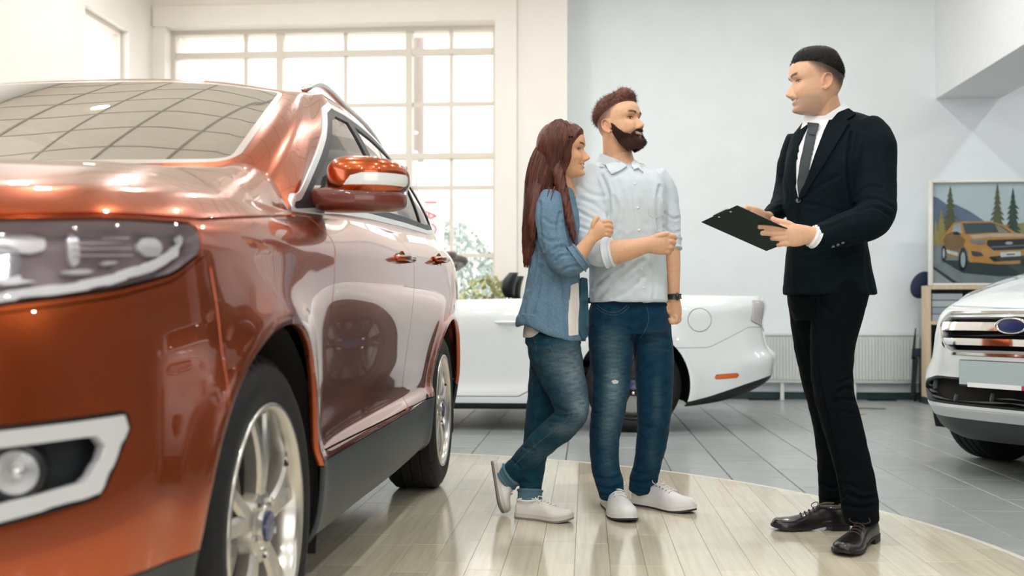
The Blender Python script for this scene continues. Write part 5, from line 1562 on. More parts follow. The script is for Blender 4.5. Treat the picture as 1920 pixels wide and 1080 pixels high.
def surf_obj_world(name, S, m, parent, flange=0.0):
    V = [S.V]; N = [S.N]; F_ = list(S.F); o = len(S.V)
    if flange:
        ex = []; en = []
        for (i, j) in boundary(S.F):
            t = nrm(S.V[j]-S.V[i]); out = nrm(np.cross(t, S.N[i]+S.N[j]))
            ex += [S.V[i], S.V[j], S.V[j]-S.N[j]*flange, S.V[i]-S.N[i]*flange]; en += [out]*4; F_.append((o+1, o, o+3, o+2)); o += 4
        if ex: V.append(np.array(ex)); N.append(np.array(en))
    return mesh(name, np.vstack(V), F_, m, parent, True, True, None, np.vstack(N))
def strands(name, roots, dirs, m, parent, length, width=.0009, seg=3, gravity=0.0, jitter=.25, seed=0, lenvar=.3):
    """short hairs: thin tapering three-sided blades, one mesh"""
    rs = np.random.RandomState(seed); V = []; Fc = []
    for p, d in zip(roots, dirs):
        d = nrm(d+rs.normal(size=3)*jitter); L = length*(1+lenvar*rs.uniform(-1, 1)); q = np.array(p, float)
        sx = nrm(np.cross(d, rs.normal(size=3))); sy = np.cross(d, sx); o = len(V)
        for i in range(seg):
            w = width*(1-i/seg)
            for a in range(3): V.append(q+(sx*math.cos(a*2.094)+sy*math.sin(a*2.094))*w)
            d = nrm(d+np.array([0, 0, -gravity])); q = q+d*L/seg
        V.append(q)
        for i in range(seg-1):
            for a in range(3): a2 = (a+1) % 3; Fc.append((o+3*i+a, o+3*i+a2, o+3*i+3+a2, o+3*i+3+a))
        e = o+3*(seg-1)
        for a in range(3): Fc.append((e+a, e+(a+1) % 3, o+3*seg))
    ob = mesh(name, V, Fc, m, parent, True); ob['kind'] = 'stuff'; return ob
# ------------------------------------------------------------------ shoes
def shoe(parent, heel, toe, up, L=.30, W=.10, style='sneaker', mats=None, height=.075, lace=True):
    """heel, toe: points of the sole; up: normal of the sole"""
    heel = np.array(heel, float); toe = np.array(toe, float); f = nrm(toe-heel); up = np.array(up, float); up = nrm(up-f*(up@f)); sd = np.cross(f, up)
    L = np.linalg.norm(toe-heel); root = bpy.data.objects.new('shoe', None); COL.objects.link(root); root.parent = parent
    u = [0, .03, .10, .22, .36, .50, .64, .78, .89, .96, 1.0]
    wd = np.array([.30, .52, .64, .66, .62, .70, .90, .98, .84, .58, .24])*W/2
    off = np.array([0, 0, 0, 0, .002, .004, .006, .004, 0, -.003, -.005])
    def W3(a, b, c): return heel+f*(a*L)+sd*b+up*c
    sole_h = .024 if style == 'sneaker' else .012
    V = []; Fc = []; n = 11
    pro = [(1, 1), (1, -1)]
    # sole: outline extruded
    q = np.linspace(0, 1, 32); wq = np.maximum(spline_at(np.array(u), wd*1.05, q), .006); oq = np.interp(q, u, off)
    outl = [(a*1.02-.01, o_+w) for a, w, o_ in zip(q, wq, oq)]+[(a*1.02-.01, o_-w) for a, w, o_ in zip(q[::-1], wq[::-1], oq[::-1])]
    def toe_lift(a): return .010*max(0, (a-.72)/.28)**2*(1 if style != 'sneaker' else 1.2)
    def ext(o_, h0, h1, nm, mt):
        k = len(o_); V = [W3(a, b, h0+toe_lift(a)) for a, b in o_]+[W3(a, b, h1+toe_lift(a)) for a, b in o_]
        Fc = [tuple(range(k))[::-1], tuple(range(k, 2*k))]+[(i, (i+1) % k, k+(i+1) % k, k+i) for i in range(k)]
        return mesh(nm, V, Fc, mt, root, True, True, 40)
    if style == 'dress':
        hl = [(a, b) for a, b in outl if a < .27]; ext(hl, 0, .022, 'heel', mats['sole'])
        sole0 = .006
        k = len(outl); V = [W3(a, b, .004+toe_lift(a)+.014*(1-smooth01((a-.25)/.3))) for a, b in outl]+[W3(a, b, .014+toe_lift(a)+.014*(1-smooth01((a-.25)/.3))) for a, b in outl]
        mesh('sole', V, [tuple(range(k))[::-1], tuple(range(k, 2*k))]+[(i, (i+1) % k, k+(i+1) % k, k+i) for i in range(k)], mats['sole'], root, True, True, 40)
        base = lambda a: .013+toe_lift(a)+.014*(1-smooth01((a-.25)/.3))
    else:
        ext(outl, 0, sole_h*.35, 'outsole', mats['outsole']); ext(outl, sole_h*.35, sole_h, 'sole', mats['sole']); base = lambda a: sole_h*.9+toe_lift(a)
    # upper: sections
    H = {'sneaker': [.050, .058, .060, .060, .062, .060, .048, .036, .030, .024, .010], 'dress': [.045, .060, .066, .068, .068, .058, .042, .034, .030, .024, .008]}[style]
    H = np.array(H)*height/.075
    top = [.45, .62, .66, .62, .55, .46, .50, .62, .62, .55, .4]
    m_ = 34; q = np.linspace(.004, .995, m_); hq = spline_at(np.array(u), H, q); wq = np.maximum(spline_at(np.array(u), wd, q), .004); oq = np.interp(q, u, off); tq = np.interp(q, u, top)
    n = 20; V = []; Fc = []
    for i in range(m_):
        b0 = base(q[i])
        for k in range(n+1):
            a = PI*k/n; c, s_ = math.cos(a), math.sin(a)
            V.append(W3(q[i], oq[i]+wq[i]*math.copysign(abs(c)**(.55+.5*(1-tq[i])), c)*(1-.22*s_**3), b0+hq[i]*abs(s_)**.75))
        if i:
            for k in range(n): o = (i-1)*(n+1)+k; Fc.append((o, o+1, o+n+2, o+n+1))
    c0 = len(V); V += [W3(0, 0, base(0)+.01), W3(1, off[-1], base(1)+.004)]
    for k in range(n): Fc.append((k+1, k, c0)); o = (m_-1)*(n+1)+k; Fc.append((o, o+1, c0+1))
    upper = mesh('upper', V, Fc, mats['upper'], root, True); upper.modifiers.new('s', 'SUBSURF').levels = 1
    if 'collar' in mats:
        ring = []
        for k in range(25):
            t = 2*PI*k/24; a = .20+.17*math.cos(t); ring.append(W3(a, W*.30*math.sin(t), base(a)+np.interp(a, u, H)*.95+.004))
        MB().tube(ring, .0045, 8, False).build('collar', mats['collar'], root, smooth=True)
    def topz(a): return base(a)+np.interp(a, u, H)+.001
    if lace:
        for i in range(5):
            a = (.45 if style == 'sneaker' else .40)+i*.055; w = W*(.17+.01*i)
            pts = [W3(a+.012, -w, topz(a)-.004), W3(a+.004, -w*.5, topz(a)+.003), W3(a-.004, w*.5, topz(a)+.003), W3(a-.012, w, topz(a)-.004)]
            MB().tube(spline(pts, 10), .0024, 6).build('lace', mats['lace'], root, smooth=True)
        for s_ in (-1, 1):
            pts = [W3(.40, 0, topz(.40)+.002), W3(.38, s_*W*.18, topz(.40)+.016), W3(.44, s_*W*.34, topz(.42)+.008), W3(.45, s_*W*.22, topz(.43)+.002), W3(.40, 0, topz(.40)+.003)]
            MB().tube(spline(pts, 20), .0018, 6).build('lace_bow', mats['lace'], root, smooth=True)
    if style == 'sneaker':
        for s_ in (-1, 1):
            for i in range(5):
                a = .45+i*.055; w = W*(.19+.012*i)
                MB().lathe([(.0028, .0), (.0028, .0012), (.0, .0014)], W3(a, s_*w, topz(a)-.0055), up*.8+sd*s_*.6, 10).build('eyelet', mats.get('eyelet', mats['lace']), root)
    return root

def collar_ring(name, front, back, d, drop, m, parent, depth=.062, flare=1.14, gap=.22, stand=.012, tips=True):
    """turned-down shirt collar: tilted ring between a low front point and a high back point (pixels), open at the front"""
    A = at(*front, d); B_ = at(*back, d); c = (A+B_)/2; e1 = (A-B_)/2; v = nrm(c-CAMP); e2 = nrm(v-nrm(e1)*(v@nrm(e1)))*depth; dn = nrm(np.cross(e1, e2)); dn = dn if dn[2] < 0 else -dn
    n = 40; V = []; Fc = []
    prof = [(.95, .012, 0), (.985, -stand, 0), (1.03, -stand, 0), (1.0+(flare-1)*.6, drop*.5, .5), (flare, drop, 1), (flare-.03, drop, 1), (1.0, drop*.4, .5)]
    for i in range(n+1):
        t = gap+(2*PI-2*gap)*i/n; fr = max(0, math.cos(t))
        for k, (r, h, w) in enumerate(prof):
            hh = h*(1+.55*fr**4*w) if tips else h
            V.append(c+(e1*math.cos(t)+e2*math.sin(t))*r+dn*hh)
    m_ = len(prof)
    for i in range(n):
        for k in range(m_): k2 = (k+1) % m_; o = i*m_; Fc.append((o+k, o+k2, o+m_+k2, o+m_+k))
    Fc += [tuple(range(m_)), tuple(range(n*m_, (n+1)*m_))[::-1]]
    bm = bmesh.new(); vs = [bm.verts.new(p) for p in V]
    for f in Fc: bm.faces.new([vs[i] for i in f])
    bmesh.ops.recalc_face_normals(bm, faces=bm.faces); me = bpy.data.meshes.new(name); bm.to_mesh(me); bm.free()
    me.polygons.foreach_set('use_smooth', [True]*len(me.polygons)); me.set_sharp_from_angle(angle=math.radians(60))
    return link(name, me, m, parent)
def cuff(name, a, b, m, parent, thick=.006):
    """rolled cloth band between two stations (x, y, d, half px, half thickness)"""
    a = np.array(a, float); b = np.array(b, float); g = lambda t: a+(b-a)*t
    st = []
    for t, k in ((-.02, .93), (0, 1.0), (.3, 1.05), (.7, 1.05), (1.0, 1.0), (1.02, .92)):
        q = g(t); q[3] *= k; q[4] *= k; st.append(q)
    V, Fc = ringtube(st, 28, 14, 1.0, False); return mesh(name, V, Fc, m, parent, True)
# ------------------------------------------------------------------ people: shared looks
SKIN_M = mat('skin', (.6, .4, .3), .48, spec=.4, attr='Col', sss=.25, bump=.04, bscale=900)
def cloth(name, col, rough=.85, sheen=.2, **k): return mat(name, col, rough, spec=.12, sheen=sheen, **k)
SHIRT_W = cloth('white_shirt_cotton', (.80, .81, .84), noise=.02, nscale=40, bump=.1, bscale=900)
SUIT = cloth('navy_black_suit_wool', (.0022, .0070, .0095), .8, 0, noise=.12, nscale=90, bump=.15, bscale=1500)
SUITP = cloth('black_trouser_wool', (.0013, .0026, .0038), .85, 0, noise=.12, nscale=90, bump=.15, bscale=1500)
def body_mesh(parent, pieces, colour, voxel=.0028, smooth=2):
    me = union(pieces, voxel, smooth, .4); paint(me, colour); return finish(me, 'body', SKIN_M, parent), me
def fingers(chains, d):
    """each chain: list of (x, y, depth offset, radius px)"""
    return [ringtube([(x, y, d+dz, r, r*(d+dz)/F_PX*.95) for x, y, dz, r in c], 14, max(8, 4*len(c))) for c in chains]

# ------------------------------------------------------------------ man in the dark suit
def salesman():
    root = empty('person', tuple(onplane(1560, 1010, 2, .015)))
    tag(root, 'man in a dark suit and tie standing with an open clipboard, facing left', 'person')
    # torso of the jacket
    torso = band([(206, 1532, 1582, 4.13, .055), (214, 1522, 1600, 4.12, .075), (226, 1508, 1640, 4.11, .095), (243, 1494, 1657, 4.10, .115), (275, 1480, 1655, 4.09, .135), (310, 1473, 1645, 4.08, .145),
                  (350, 1470, 1632, 4.08, .145), (400, 1476, 1620, 4.08, .14), (450, 1478, 1622, 4.08, .145), (500, 1474, 1630, 4.08, .15), (540, 1471, 1638, 4.08, .155), (553, 1470, 1640, 4.08, .156)], 44, .82)
    near_sl = ringtube([(1622, 240, 4.03, 32, .064), (1640, 268, 3.99, 37, .072), (1642, 320, 3.96, 37.5, .070), (1643, 365, 3.93, 37, .066), (1641, 400, 3.89, 37, .064), (1622, 419, 3.85, 36, .062), (1590, 428, 3.82, 33, .056), (1560, 437, 3.80, 28, .050), (1533, 446, 3.785, 24, .044)], 30)
    far_sl = ringtube([(1500, 262, 4.30, 26, .060), (1484, 300, 4.33, 24, .060), (1476, 350, 4.34, 23, .056), (1465, 385, 4.26, 21, .050), (1450, 400, 4.14, 17, .042), (1436, 408, 4.06, 14, .036)], 24)
    jk = union([torso, near_sl, far_sl], .0062, 4)
    folds = [([(1596, 250), (1590, 300), (1594, 352), (1600, 384)], 3.0, .010), ([(1602, 384), (1640, 372), (1672, 388)], 3, .006), ([(1608, 398), (1636, 388), (1668, 404)], 3, .006), ([(1604, 372), (1625, 352), (1655, 352)], 3, .004),
             ([(1498, 380), (1540, 386), (1580, 400)], 3.5, .004), ([(1500, 374), (1535, 350), (1570, 330)], 4, .004), ([(1512, 470), (1560, 462), (1612, 452)], 4, .004), ([(1546, 490), (1585, 478), (1618, 466)], 3, .003), ([(1497, 392), (1493, 450), (1489, 545)], 2.0, .006),
             ([(1462, 330), (1474, 345), (1478, 380)], 2.2, .004), ([(1452, 360), (1468, 368)], 2, .004), ([(1446, 382), (1470, 378)], 2, .005), ([(1444, 396), (1466, 388)], 2, .004), ([(1535, 425), (1575, 412), (1610, 398)], 3, -.003), ([(1625, 480), (1628, 520), (1634, 550)], 4, .004), ([(1615, 265), (1608, 300)], 4, -.003)]
    sculpt(jk, folds, .0015, 9, 3)
    jo = finish(jk, 'jacket', SUIT, root); B = bvh_of(jk)
    # shirt front, tie, lapels, collar
    drape('shirt_front', [(1512, 210), (1549, 205), (1560, 214), (1545, 245), (1528, 290), (1510, 345), (1497, 372), (1491, 340), (1490, 290), (1500, 250)], B, SHIRT_W, root, .003, .004, 2.5)
    TIE = mat('tie_charcoal', (.014, .022, .026), .6, noise=.08, nscale=200, sheen=.3, bump=.1, bscale=1200)
    drape('tie', [(1519, 236), (1534, 238), (1530, 262), (1521, 305), (1513, 345), (1499, 372), (1497, 340), (1503, 300), (1512, 258)], B, TIE, root, .009, .006, 2.0, soft=9)
    drape('tie_knot', [(1516, 234), (1538, 236), (1531, 258), (1519, 255)], B, TIE, root, .014, .006, 1.4, 2.0, soft=9)
    drape('lapel', [(1590, 207), (1604, 217), (1586, 228), (1593, 232), (1560, 285), (1535, 325), (1515, 358), (1499, 379), (1497, 372), (1510, 345), (1524, 310), (1540, 268), (1556, 232), (1572, 214)], B, SUIT, root, .010, .007, 2.5)
    drape('lapel', [(1518, 235), (1503, 246), (1493, 262), (1488, 290), (1487, 325), (1492, 360), (1497, 376), (1494, 345), (1495, 305), (1500, 275), (1510, 252)], B, SUIT, root, .010, .007, 2.2)
    drape('pocket_flap', [(1556, 466), (1590, 455), (1592, 462), (1558, 474)], B, SUIT, root, .004, .004, 2)
    bc = B.ray_cast(Vector(CAMP), Vector(ray(1497, 376)).normalized()); p = np.array(bc[0])
    MB().lathe([(.0, .010), (.008, .010), (.0095, .007), (.0095, -.004)], p, nrm(CAMP-p), 16).build('button', mat('button_dark_horn', (.10, .12, .13), .2, coat=.8), root, smooth=True)
    for k in range(3):
        h = B.ray_cast(Vector(CAMP), Vector(ray(1562+k*9, 462-k*3.5)).normalized())
        if h[0] is not None: MB().lathe([(.0, .004), (.0055, .004), (.006, -.003)], np.array(h[0]), np.array(h[1]), 12).build('button', MATS['button_dark_horn'], root, smooth=True)
    # trousers
    near = ringtube([(1580, 535, 4.02, 52, .10), (1574, 570, 4.01, 48, .105), (1562, 640, 4.00, 42, .090), (1560, 700, 3.98, 38, .078), (1565, 745, 3.96, 37, .070), (1580, 800, 3.94, 36, .066), (1597, 865, 3.93, 35, .066), (1610, 925, 3.92, 34, .068), (1614, 958, 3.91, 34, .070), (1617, 978, 3.91, 31, .070)], 30)
    far = ringtube([(1520, 535, 4.16, 46, .10), (1520, 580, 4.17, 40, .10), (1524, 650, 4.19, 34, .085), (1536, 720, 4.21, 30, .072), (1546, 765, 4.22, 28, .066), (1555, 820, 4.23, 27, .062), (1562, 885, 4.24, 27, .062), (1564, 930, 4.24, 29, .066), (1566, 968, 4.24, 28, .066)], 28)
    tr = union([near, far, band([(520, 1482, 1622, 4.08, .12), (560, 1480, 1616, 4.08, .125), (600, 1490, 1606, 4.09, .11)], 36, .9)], .0062, 4)
    fl = [([(1570, 735), (1590, 728), (1606, 735)], 3, .007), ([(1565, 752), (1590, 748), (1610, 757)], 3, .007), ([(1572, 718), (1600, 708)], 3, .006), ([(1575, 770), (1600, 775)], 3, .005), ([(1590, 925), (1615, 935), (1645, 930)], 3.5, .009), ([(1583, 945), (1612, 952), (1646, 945)], 3, .008), ([(1588, 905), (1605, 915)], 3, .005),
          ([(1540, 905), (1560, 915), (1580, 905)], 3, .007), ([(1537, 935), (1560, 940), (1582, 932)], 3, .007), ([(1526, 560), (1530, 640), (1536, 720), (1545, 760), (1565, 840), (1583, 930)], 3, .006), ([(1574, 560), (1562, 640), (1566, 745), (1600, 870), (1620, 940)], 2.0, -.004), ([(1480, 590), (1500, 640), (1515, 700)], 4, .003), ([(1540, 570), (1565, 590), (1605, 600)], 4, .004)]
    sculpt(tr, fl, .0015, 10, 5); finish(tr, 'trousers', SUITP, root)
    # head, neck, hands
    H = Head(1527, 155, 4.06, math.radians(15), math.radians(-1), 0, False, 1.02, jaw=.97, nose=1.05, smile=.9, nose_drop=.005)
    neck = ringtube([(1541, 165, 4.06, 25, .058), (1545, 185, 4.07, 25.5, .058), (1548, 205, 4.09, 28, .062), (1550, 230, 4.11, 34, .070)], 24)
    chest = band([(222, 1525, 1590, 4.12, .06), (260, 1505, 1625, 4.10, .09), (330, 1500, 1610, 4.09, .10), (430, 1505, 1600, 4.09, .10), (560, 1505, 1605, 4.09, .09)], 24, .9)
    arm = ringtube([(1612, 265, 4.02, 22, .045), (1640, 320, 3.97, 22, .045), (1640, 400, 3.9, 22, .042), (1590, 428, 3.82, 20, .036), (1545, 440, 3.79, 16, .030), (1524, 440, 3.775, 14.5, .024)], 20)
    arm2 = ringtube([(1505, 275, 4.27, 16, .04), (1484, 320, 4.33, 15, .036), (1474, 370, 4.3, 14, .034), (1446, 402, 4.12, 10, .026), (1428, 402, 3.90, 9, .018)], 18)
    palm = ringtube([(1524, 440, 3.775, 14.5, .022), (1512, 440, 3.77, 17.5, .020), (1498, 441, 3.765, 21, .018), (1484, 441, 3.765, 21.5, .016), (1472, 441, 3.77, 18, .012)], 22)
    fg = fingers([[(1492, 428, 0, 6.5), (1478, 420, .000, 6.6), (1464, 415.5, .004, 5.6), (1455, 413, .008, 5.0), (1447, 408.5, .012, 4.6)],
                  [(1478, 428, 0, 7), (1466, 427, -.004, 6.2), (1447, 426, -.008, 5.6), (1433, 425, -.006, 5.2), (1422, 425.5, -.002, 4.6)],
                  [(1474, 438, 0, 6.8), (1464, 438.5, -.006, 6.3), (1447, 437.5, -.008, 5.6), (1436, 437, -.006, 5.2), (1427, 437.5, -.001, 4.6)],
                  [(1474, 447, 0, 6.4), (1464, 447, -.006, 5.8), (1453, 446.5, -.004, 5.2), (1446, 447, .006, 4.6)],
                  [(1478, 457, 0, 6.0), (1468, 457, -.005, 5.4), (1462, 458.5, .002, 4.8), (1458, 460, .010, 4.4)]], 3.77)
    hand2 = [ringtube([(1428, 402, 3.90, 9, .018), (1416, 399, 3.84, 11, .016), (1404, 397, 3.78, 10, .013)], 16)]+fingers([[(1406, 397, 0, 4.5), (1396, 393, -.03, 4.2), (1390, 391, -.05, 3.8)], [(1405, 400, 0, 4.5), (1395, 398, -.03, 4.2), (1389, 396, -.05, 3.8)], [(1412, 393, 0, 4.5), (1403, 389.5, -.02, 4.2), (1397, 389, -.03, 3.8)]], 3.775)
    skin = (.68, .41, .265)
    def th(z, t):
        a = np.abs(t)
        line = np.interp(a, [0, .45, .8, 1.05, 1.3, 1.5, 1.75, 2.3, PI], [.070, .070, .069, .068, .066, .060, .048, .025, .010])
        line = line+(.0025*np.sin(11*t)+.0015*np.sin(27*t+1))*smooth01((1.0-a)/.3)
        return np.where(z > line, .0004+.012*smooth01((z-np.maximum(line, .066))/.040)+.0025*smooth01((z-line)/.03), -(line-z)*.3)
    def fd(z, a):
        lo = np.interp(a, [0, .9, 1.05, 1.25, 1.45, 1.6, 1.9, 2.4, PI], [.069, .058, .034, .012, -.014, -.010, -.035, -.055, -.06]); hi = np.interp(a, [0, 1.0, 1.5, 1.9, 2.4, PI], [.074, .070, .055, .035, .005, -.02])
        return .93*smooth01((z-lo)/np.maximum(hi-lo, .004))**1.3
    bo, bm_ = body_mesh(root, [H.mesh(), neck, chest, arm, arm2, palm]+H.ears(size=.93)+H.lids()+fg+hand2,
                        lambda V, x, y, z, N: H.colour(V, skin, (.42, .16, .13), (.03, .022, .018), 1.3, True, ((.26, .19, .16), .45), fade=((.018, .014, .013), fd)), .0026)
    H.eyes(root, (.02, .022, .022), -.1)
    # knuckle creases and nails
    NAIL = mat('finger_nail', (.66, .44, .36), .25, coat=.5); HB = bvh_of(bm_)
    for (x, y, w, h) in ((1424, 425, 3.0, 3.2), (1429, 437, 3.0, 3.2), (1449, 409.5, 3.0, 3.0)):
        drape('finger_nail', [(x-w, y-h), (x+w, y-h*.9), (x+w, y+h*.9), (x-w, y+h)], HB, NAIL, root, .0006, .0006, 1.2, 1.4)
    # hair: dark crop above faded sides
    HAIR = mat('short_black_hair', (.010, .009, .009), .55, noise=.5, nscale=300, bump=.5, bscale=600, spec=.3)
    H.shell('hair', th, HAIR, root, nt=200)
    rs = np.random.RandomState(5); zz = rs.uniform(.01, .1168, 22000); tt = rs.uniform(-PI, PI, 22000); hv = th(zz, tt); k = hv > .0003
    zz, tt, hv = zz[k], tt[k], hv[k]; P = H.world(H.surf(zz, tt, hv*.8)); P2 = H.world(H.surf(zz, tt, hv*.8+.01)); D = P2-P+UPV*.006*smooth01((zz-.07)/.02)[:, None]+H.B[1]*.006*smooth01((zz-.07)/.02)[:, None]-UPV*.008*(1-smooth01((zz-.06)/.03))[:, None]
    strands('hair_strands', P, D, HAIR, root, .008, .0006, 2, 0, .25, 2)
    # shirt collar and cuff
    collar_ring('shirt_collar', (1521, 239), (1584, 199), 4.085, .022, SHIRT_W, root, .064, 1.10, .16, .010)
    cuff('shirt_cuff', (1530, 445, 3.782, 20, .036), (1522, 441.5, 3.776, 18.5, .032), SHIRT_W, root)
    LEATHER = mat('dark_brown_leather', (.010, .0085, .008), .30, coat=.4, noise=.3, nscale=30, bump=.08, bscale=500); SOLE = mat('black_shoe_sole', (.008, .009, .01), .5)
    mt = dict(upper=LEATHER, sole=SOLE, lace=mat('brown_shoelace', (.05, .033, .026), .8), collar=mat('shoe_edge_tan', (.13, .10, .08), .6))
    g = lambda x, y: onplane(x, y, 2, .0155)
    shoe(root, g(1636, 1010), g(1578, 1044), UPV, W=.108, style='dress', mats=mt)
    shoe(root, g(1590, 992), g(1447, 993), UPV, W=.105, style='dress', mats=mt)
    return root, B
SALES, SALES_B = salesman()
# clipboard in his hands -------------------------------------------------
def clipboard():
    d0 = 3.835; O = at(1315, 417, d0); S = at(1382, 386, d0-.18)-O; L = at(1437, 471, d0+.135)-O
    n = nrm(np.cross(L, S)); n = n if n@(CAMP-O) < 0 else -n            # n: away from the viewer (the writing side)
    root = empty('clipboard', tuple(O)); tag(root, 'dark green clipboard with two rivets held by the man in the suit', 'clipboard')
    def slab(o, s, l, h0, h1):
        V = [o+n*h0, o+s+n*h0, o+s+l+n*h0, o+l+n*h0]; V += [v+n*(h1-h0) for v in V]
        return V, [(0, 1, 2, 3), (7, 6, 5, 4), (0, 4, 5, 1), (1, 5, 6, 2), (2, 6, 7, 3), (3, 7, 4, 0)]
    MB().add(*slab(O, S, L, 0, .003)).build('board', mat('clipboard_dark_green', (.010, .024, .020), .65, spec=.2, noise=.06, nscale=60), root, bevel=.001)
    for k in range(3): MB().add(*slab(O+S*(.06+.006*k)+L*.05, S*.9, L*.92, .0034+k*.0012, .0042+k*.0012)).build('paper_sheet', mat('paper_white', (.85, .80, .80), .7), root)
    MB().add(*slab(O+S*.3+L*.01, S*.4, L*.07, .0075, .014)).build('clip', M_CHROME, root, bevel=.002)
    for q in (.42, .74): MB().lathe([(.0, -.0016), (.004, -.0012), (.0046, .0)], O+S*q+L*.045, n, 14).build('rivet', mat('rivet_steel', (.75, .75, .75), .25, metal=.8), root, smooth=True)
    return root
clipboard()
pen = empty('pen', tuple(at(1410, 393, 3.78))); tag(pen, 'slim dark pen above the clipboard in his far hand', 'pen')
mb = MB(); a, b = at(1398, 398, 3.72), at(1411, 391, 3.80); mb.tube([a, a+(b-a)*.12, b], [.0008, .0036, .0036], 10); mb.build('barrel', mat('pen_black', (.02, .015, .02), .3), pen, smooth=True)
MB().tube([a+(b-a)*.6+UPV*.004, b+UPV*.004], .0012, 6).build('pocket_clip', M_CHROME, pen, smooth=True)
# ------------------------------------------------------------------ bearded man in the pale shirt
JEANS = cloth('denim_blue_worn', (.03, .09, .16), .85, .05, attr='Col', noise=.16, nscale=160, bump=.25, bscale=1400)
def jeans_paint(base, fade, spots):
    """spots: (px, py, rx, ry, strength) where the denim is worn pale"""
    def fn(V, x, y, z, N):
        C = np.tile(np.array(base, float), (len(V), 1)); w = np.zeros(len(V))
        for (a, b, rx, ry, k) in spots: w += k*np.exp(-((x-a)/rx)**2-((y-b)/ry)**2)*facing(V, N)
        w = np.clip(w*(1+.35*vnoise(V*[30, 30, 90], 4)), 0, 1)[:, None]
        return (C*(1+.16*vnoise(V*22, 8))[:, None])*(1-w)+np.array(fade)*w
    return fn
def bearded_man():
    root = empty('person', tuple(onplane(1190, 962, 2, .015)))
    tag(root, 'bearded man in a pale blue shirt and jeans, one arm across his waist', 'person')
    SH = cloth('pale_blue_shirt_cotton', (.60, .67, .71), .8, .1, noise=.03, nscale=500, bump=.15, bscale=1200)
    torso = band([(309, 1136, 1206, 4.63, .060), (314, 1118, 1220, 4.62, .082), (322, 1107, 1232, 4.61, .100), (335, 1098, 1243, 4.60, .118), (370, 1096, 1250, 4.59, .135), (420, 1098, 1250, 4.59, .135), (470, 1101, 1249, 4.59, .130), (520, 1104, 1250, 4.59, .130), (555, 1104, 1252, 4.59, .142), (567, 1104, 1252, 4.59, .145)], 44, .84)
    rsl = ringtube([(1112, 328, 4.60, 26, .064), (1102, 350, 4.56, 32, .070), (1104, 390, 4.53, 36, .070), (1110, 430, 4.49, 36, .066), (1116, 462, 4.44, 33, .060), (1128, 474, 4.40, 27, .052), (1140, 474, 4.38, 25, .048)], 28)
    lsl = ringtube([(1226, 330, 4.64, 24, .060), (1242, 355, 4.65, 25, .062), (1252, 395, 4.64, 23.5, .060), (1257, 430, 4.62, 20, .054), (1258, 462, 4.60, 17.5, .048)], 26)
    sh = union([torso, rsl, lsl], .006, 4)
    folds = [([(1128, 330), (1140, 360), (1142, 400), (1136, 440)], 3.2, .010), ([(1085, 372), (1112, 382), (1138, 404)], 3.5, .006), ([(1082, 395), (1108, 408), (1134, 420)], 3, .006), ([(1088, 425), (1112, 432), (1136, 428)], 3, .006), ([(1088, 350), (1104, 362), (1132, 368)], 4, .004),
             ([(1120, 560), (1150, 530), (1190, 500), (1205, 488)], 4, .006), ([(1112, 540), (1140, 515), (1165, 500)], 3.5, .005), ([(1150, 560), (1180, 545), (1205, 520)], 4, .004), ([(1236, 350), (1232, 390), (1236, 430)], 3, .007), ([(1246, 400), (1262, 410), (1274, 408)], 2.5, .005), ([(1244, 425), (1260, 436), (1274, 434)], 2.5, .005),
             ([(1158, 340), (1172, 380), (1178, 430)], 4, .003), ([(1150, 370), (1160, 400), (1152, 430)], 4, .004), ([(1220, 500), (1228, 530), (1224, 562)], 4, .003), ([(1108, 500), (1104, 530), (1110, 560)], 4, .004)]
    sculpt(sh, folds, .0022, 8, 11); finish(sh, 'shirt', SH, root); B = bvh_of(sh)
    drape('placket', [(1179, 316), (1189, 318), (1198, 380), (1201, 440), (1206, 500), (1213, 567), (1203, 568), (1196, 500), (1191, 440), (1188, 380)], B, SH, root, .0015, .002, 2)
    drape('chest_pocket', [(1214, 372), (1242, 370), (1243, 402), (1230, 410), (1216, 404)], B, SH, root, .002, .002, 2, 2)
    for (x, y) in ((1190, 345), (1196, 390), (1198, 432), (1203, 505), (1207, 540)):
        h = B.ray_cast(Vector(CAMP), Vector(ray(x, y)).normalized()); MB().lathe([(0, .0036), (.0052, .0036), (.0058, .0)], np.array(h[0]), np.array(h[1]), 12).build('button', mat('shirt_button', (.78, .80, .80), .3, coat=.4), root, smooth=True)
    collar_ring('collar', (1188, 317), (1125, 292), 4.605, .028, SH, root, .070, 1.17, .34, .012)
    cuff('rolled_cuff', (1133, 474, 4.385, 27, .052), (1150, 471, 4.37, 25.5, .046), cloth('shirt_inside_pale', (.72, .78, .83), .8, .1), root)
    cuff('rolled_cuff', (1258, 446, 4.61, 18.5, .051), (1259, 469, 4.60, 17.5, .048), SH, root)
    # jeans
    rl = ringtube([(1150, 556, 4.58, 38, .095), (1146, 605, 4.57, 45, .105), (1146, 650, 4.55, 42, .095), (1146, 710, 4.53, 36.5, .080), (1141, 765, 4.50, 33, .070), (1133, 825, 4.50, 28.5, .062), (1135, 875, 4.51, 26.5, .058), (1143, 908, 4.52, 25.5, .058), (1147, 928, 4.53, 24, .058)], 28)
    ll = ringtube([(1208, 556, 4.62, 36, .095), (1216, 605, 4.62, 40, .105), (1224, 650, 4.61, 38, .095), (1227, 710, 4.60, 36, .080), (1227, 765, 4.60, 33, .070), (1222, 825, 4.61, 29, .062), (1213, 875, 4.64, 26, .058), (1206, 905, 4.66, 26, .058), (1203, 922, 4.66, 24, .058)], 28)
    je = union([rl, ll, band([(545, 1114, 1242, 4.60, .115), (566, 1110, 1246, 4.60, .12), (590, 1102, 1253, 4.60, .13), (625, 1106, 1255, 4.60, .12)], 36, .86)], .006, 4)
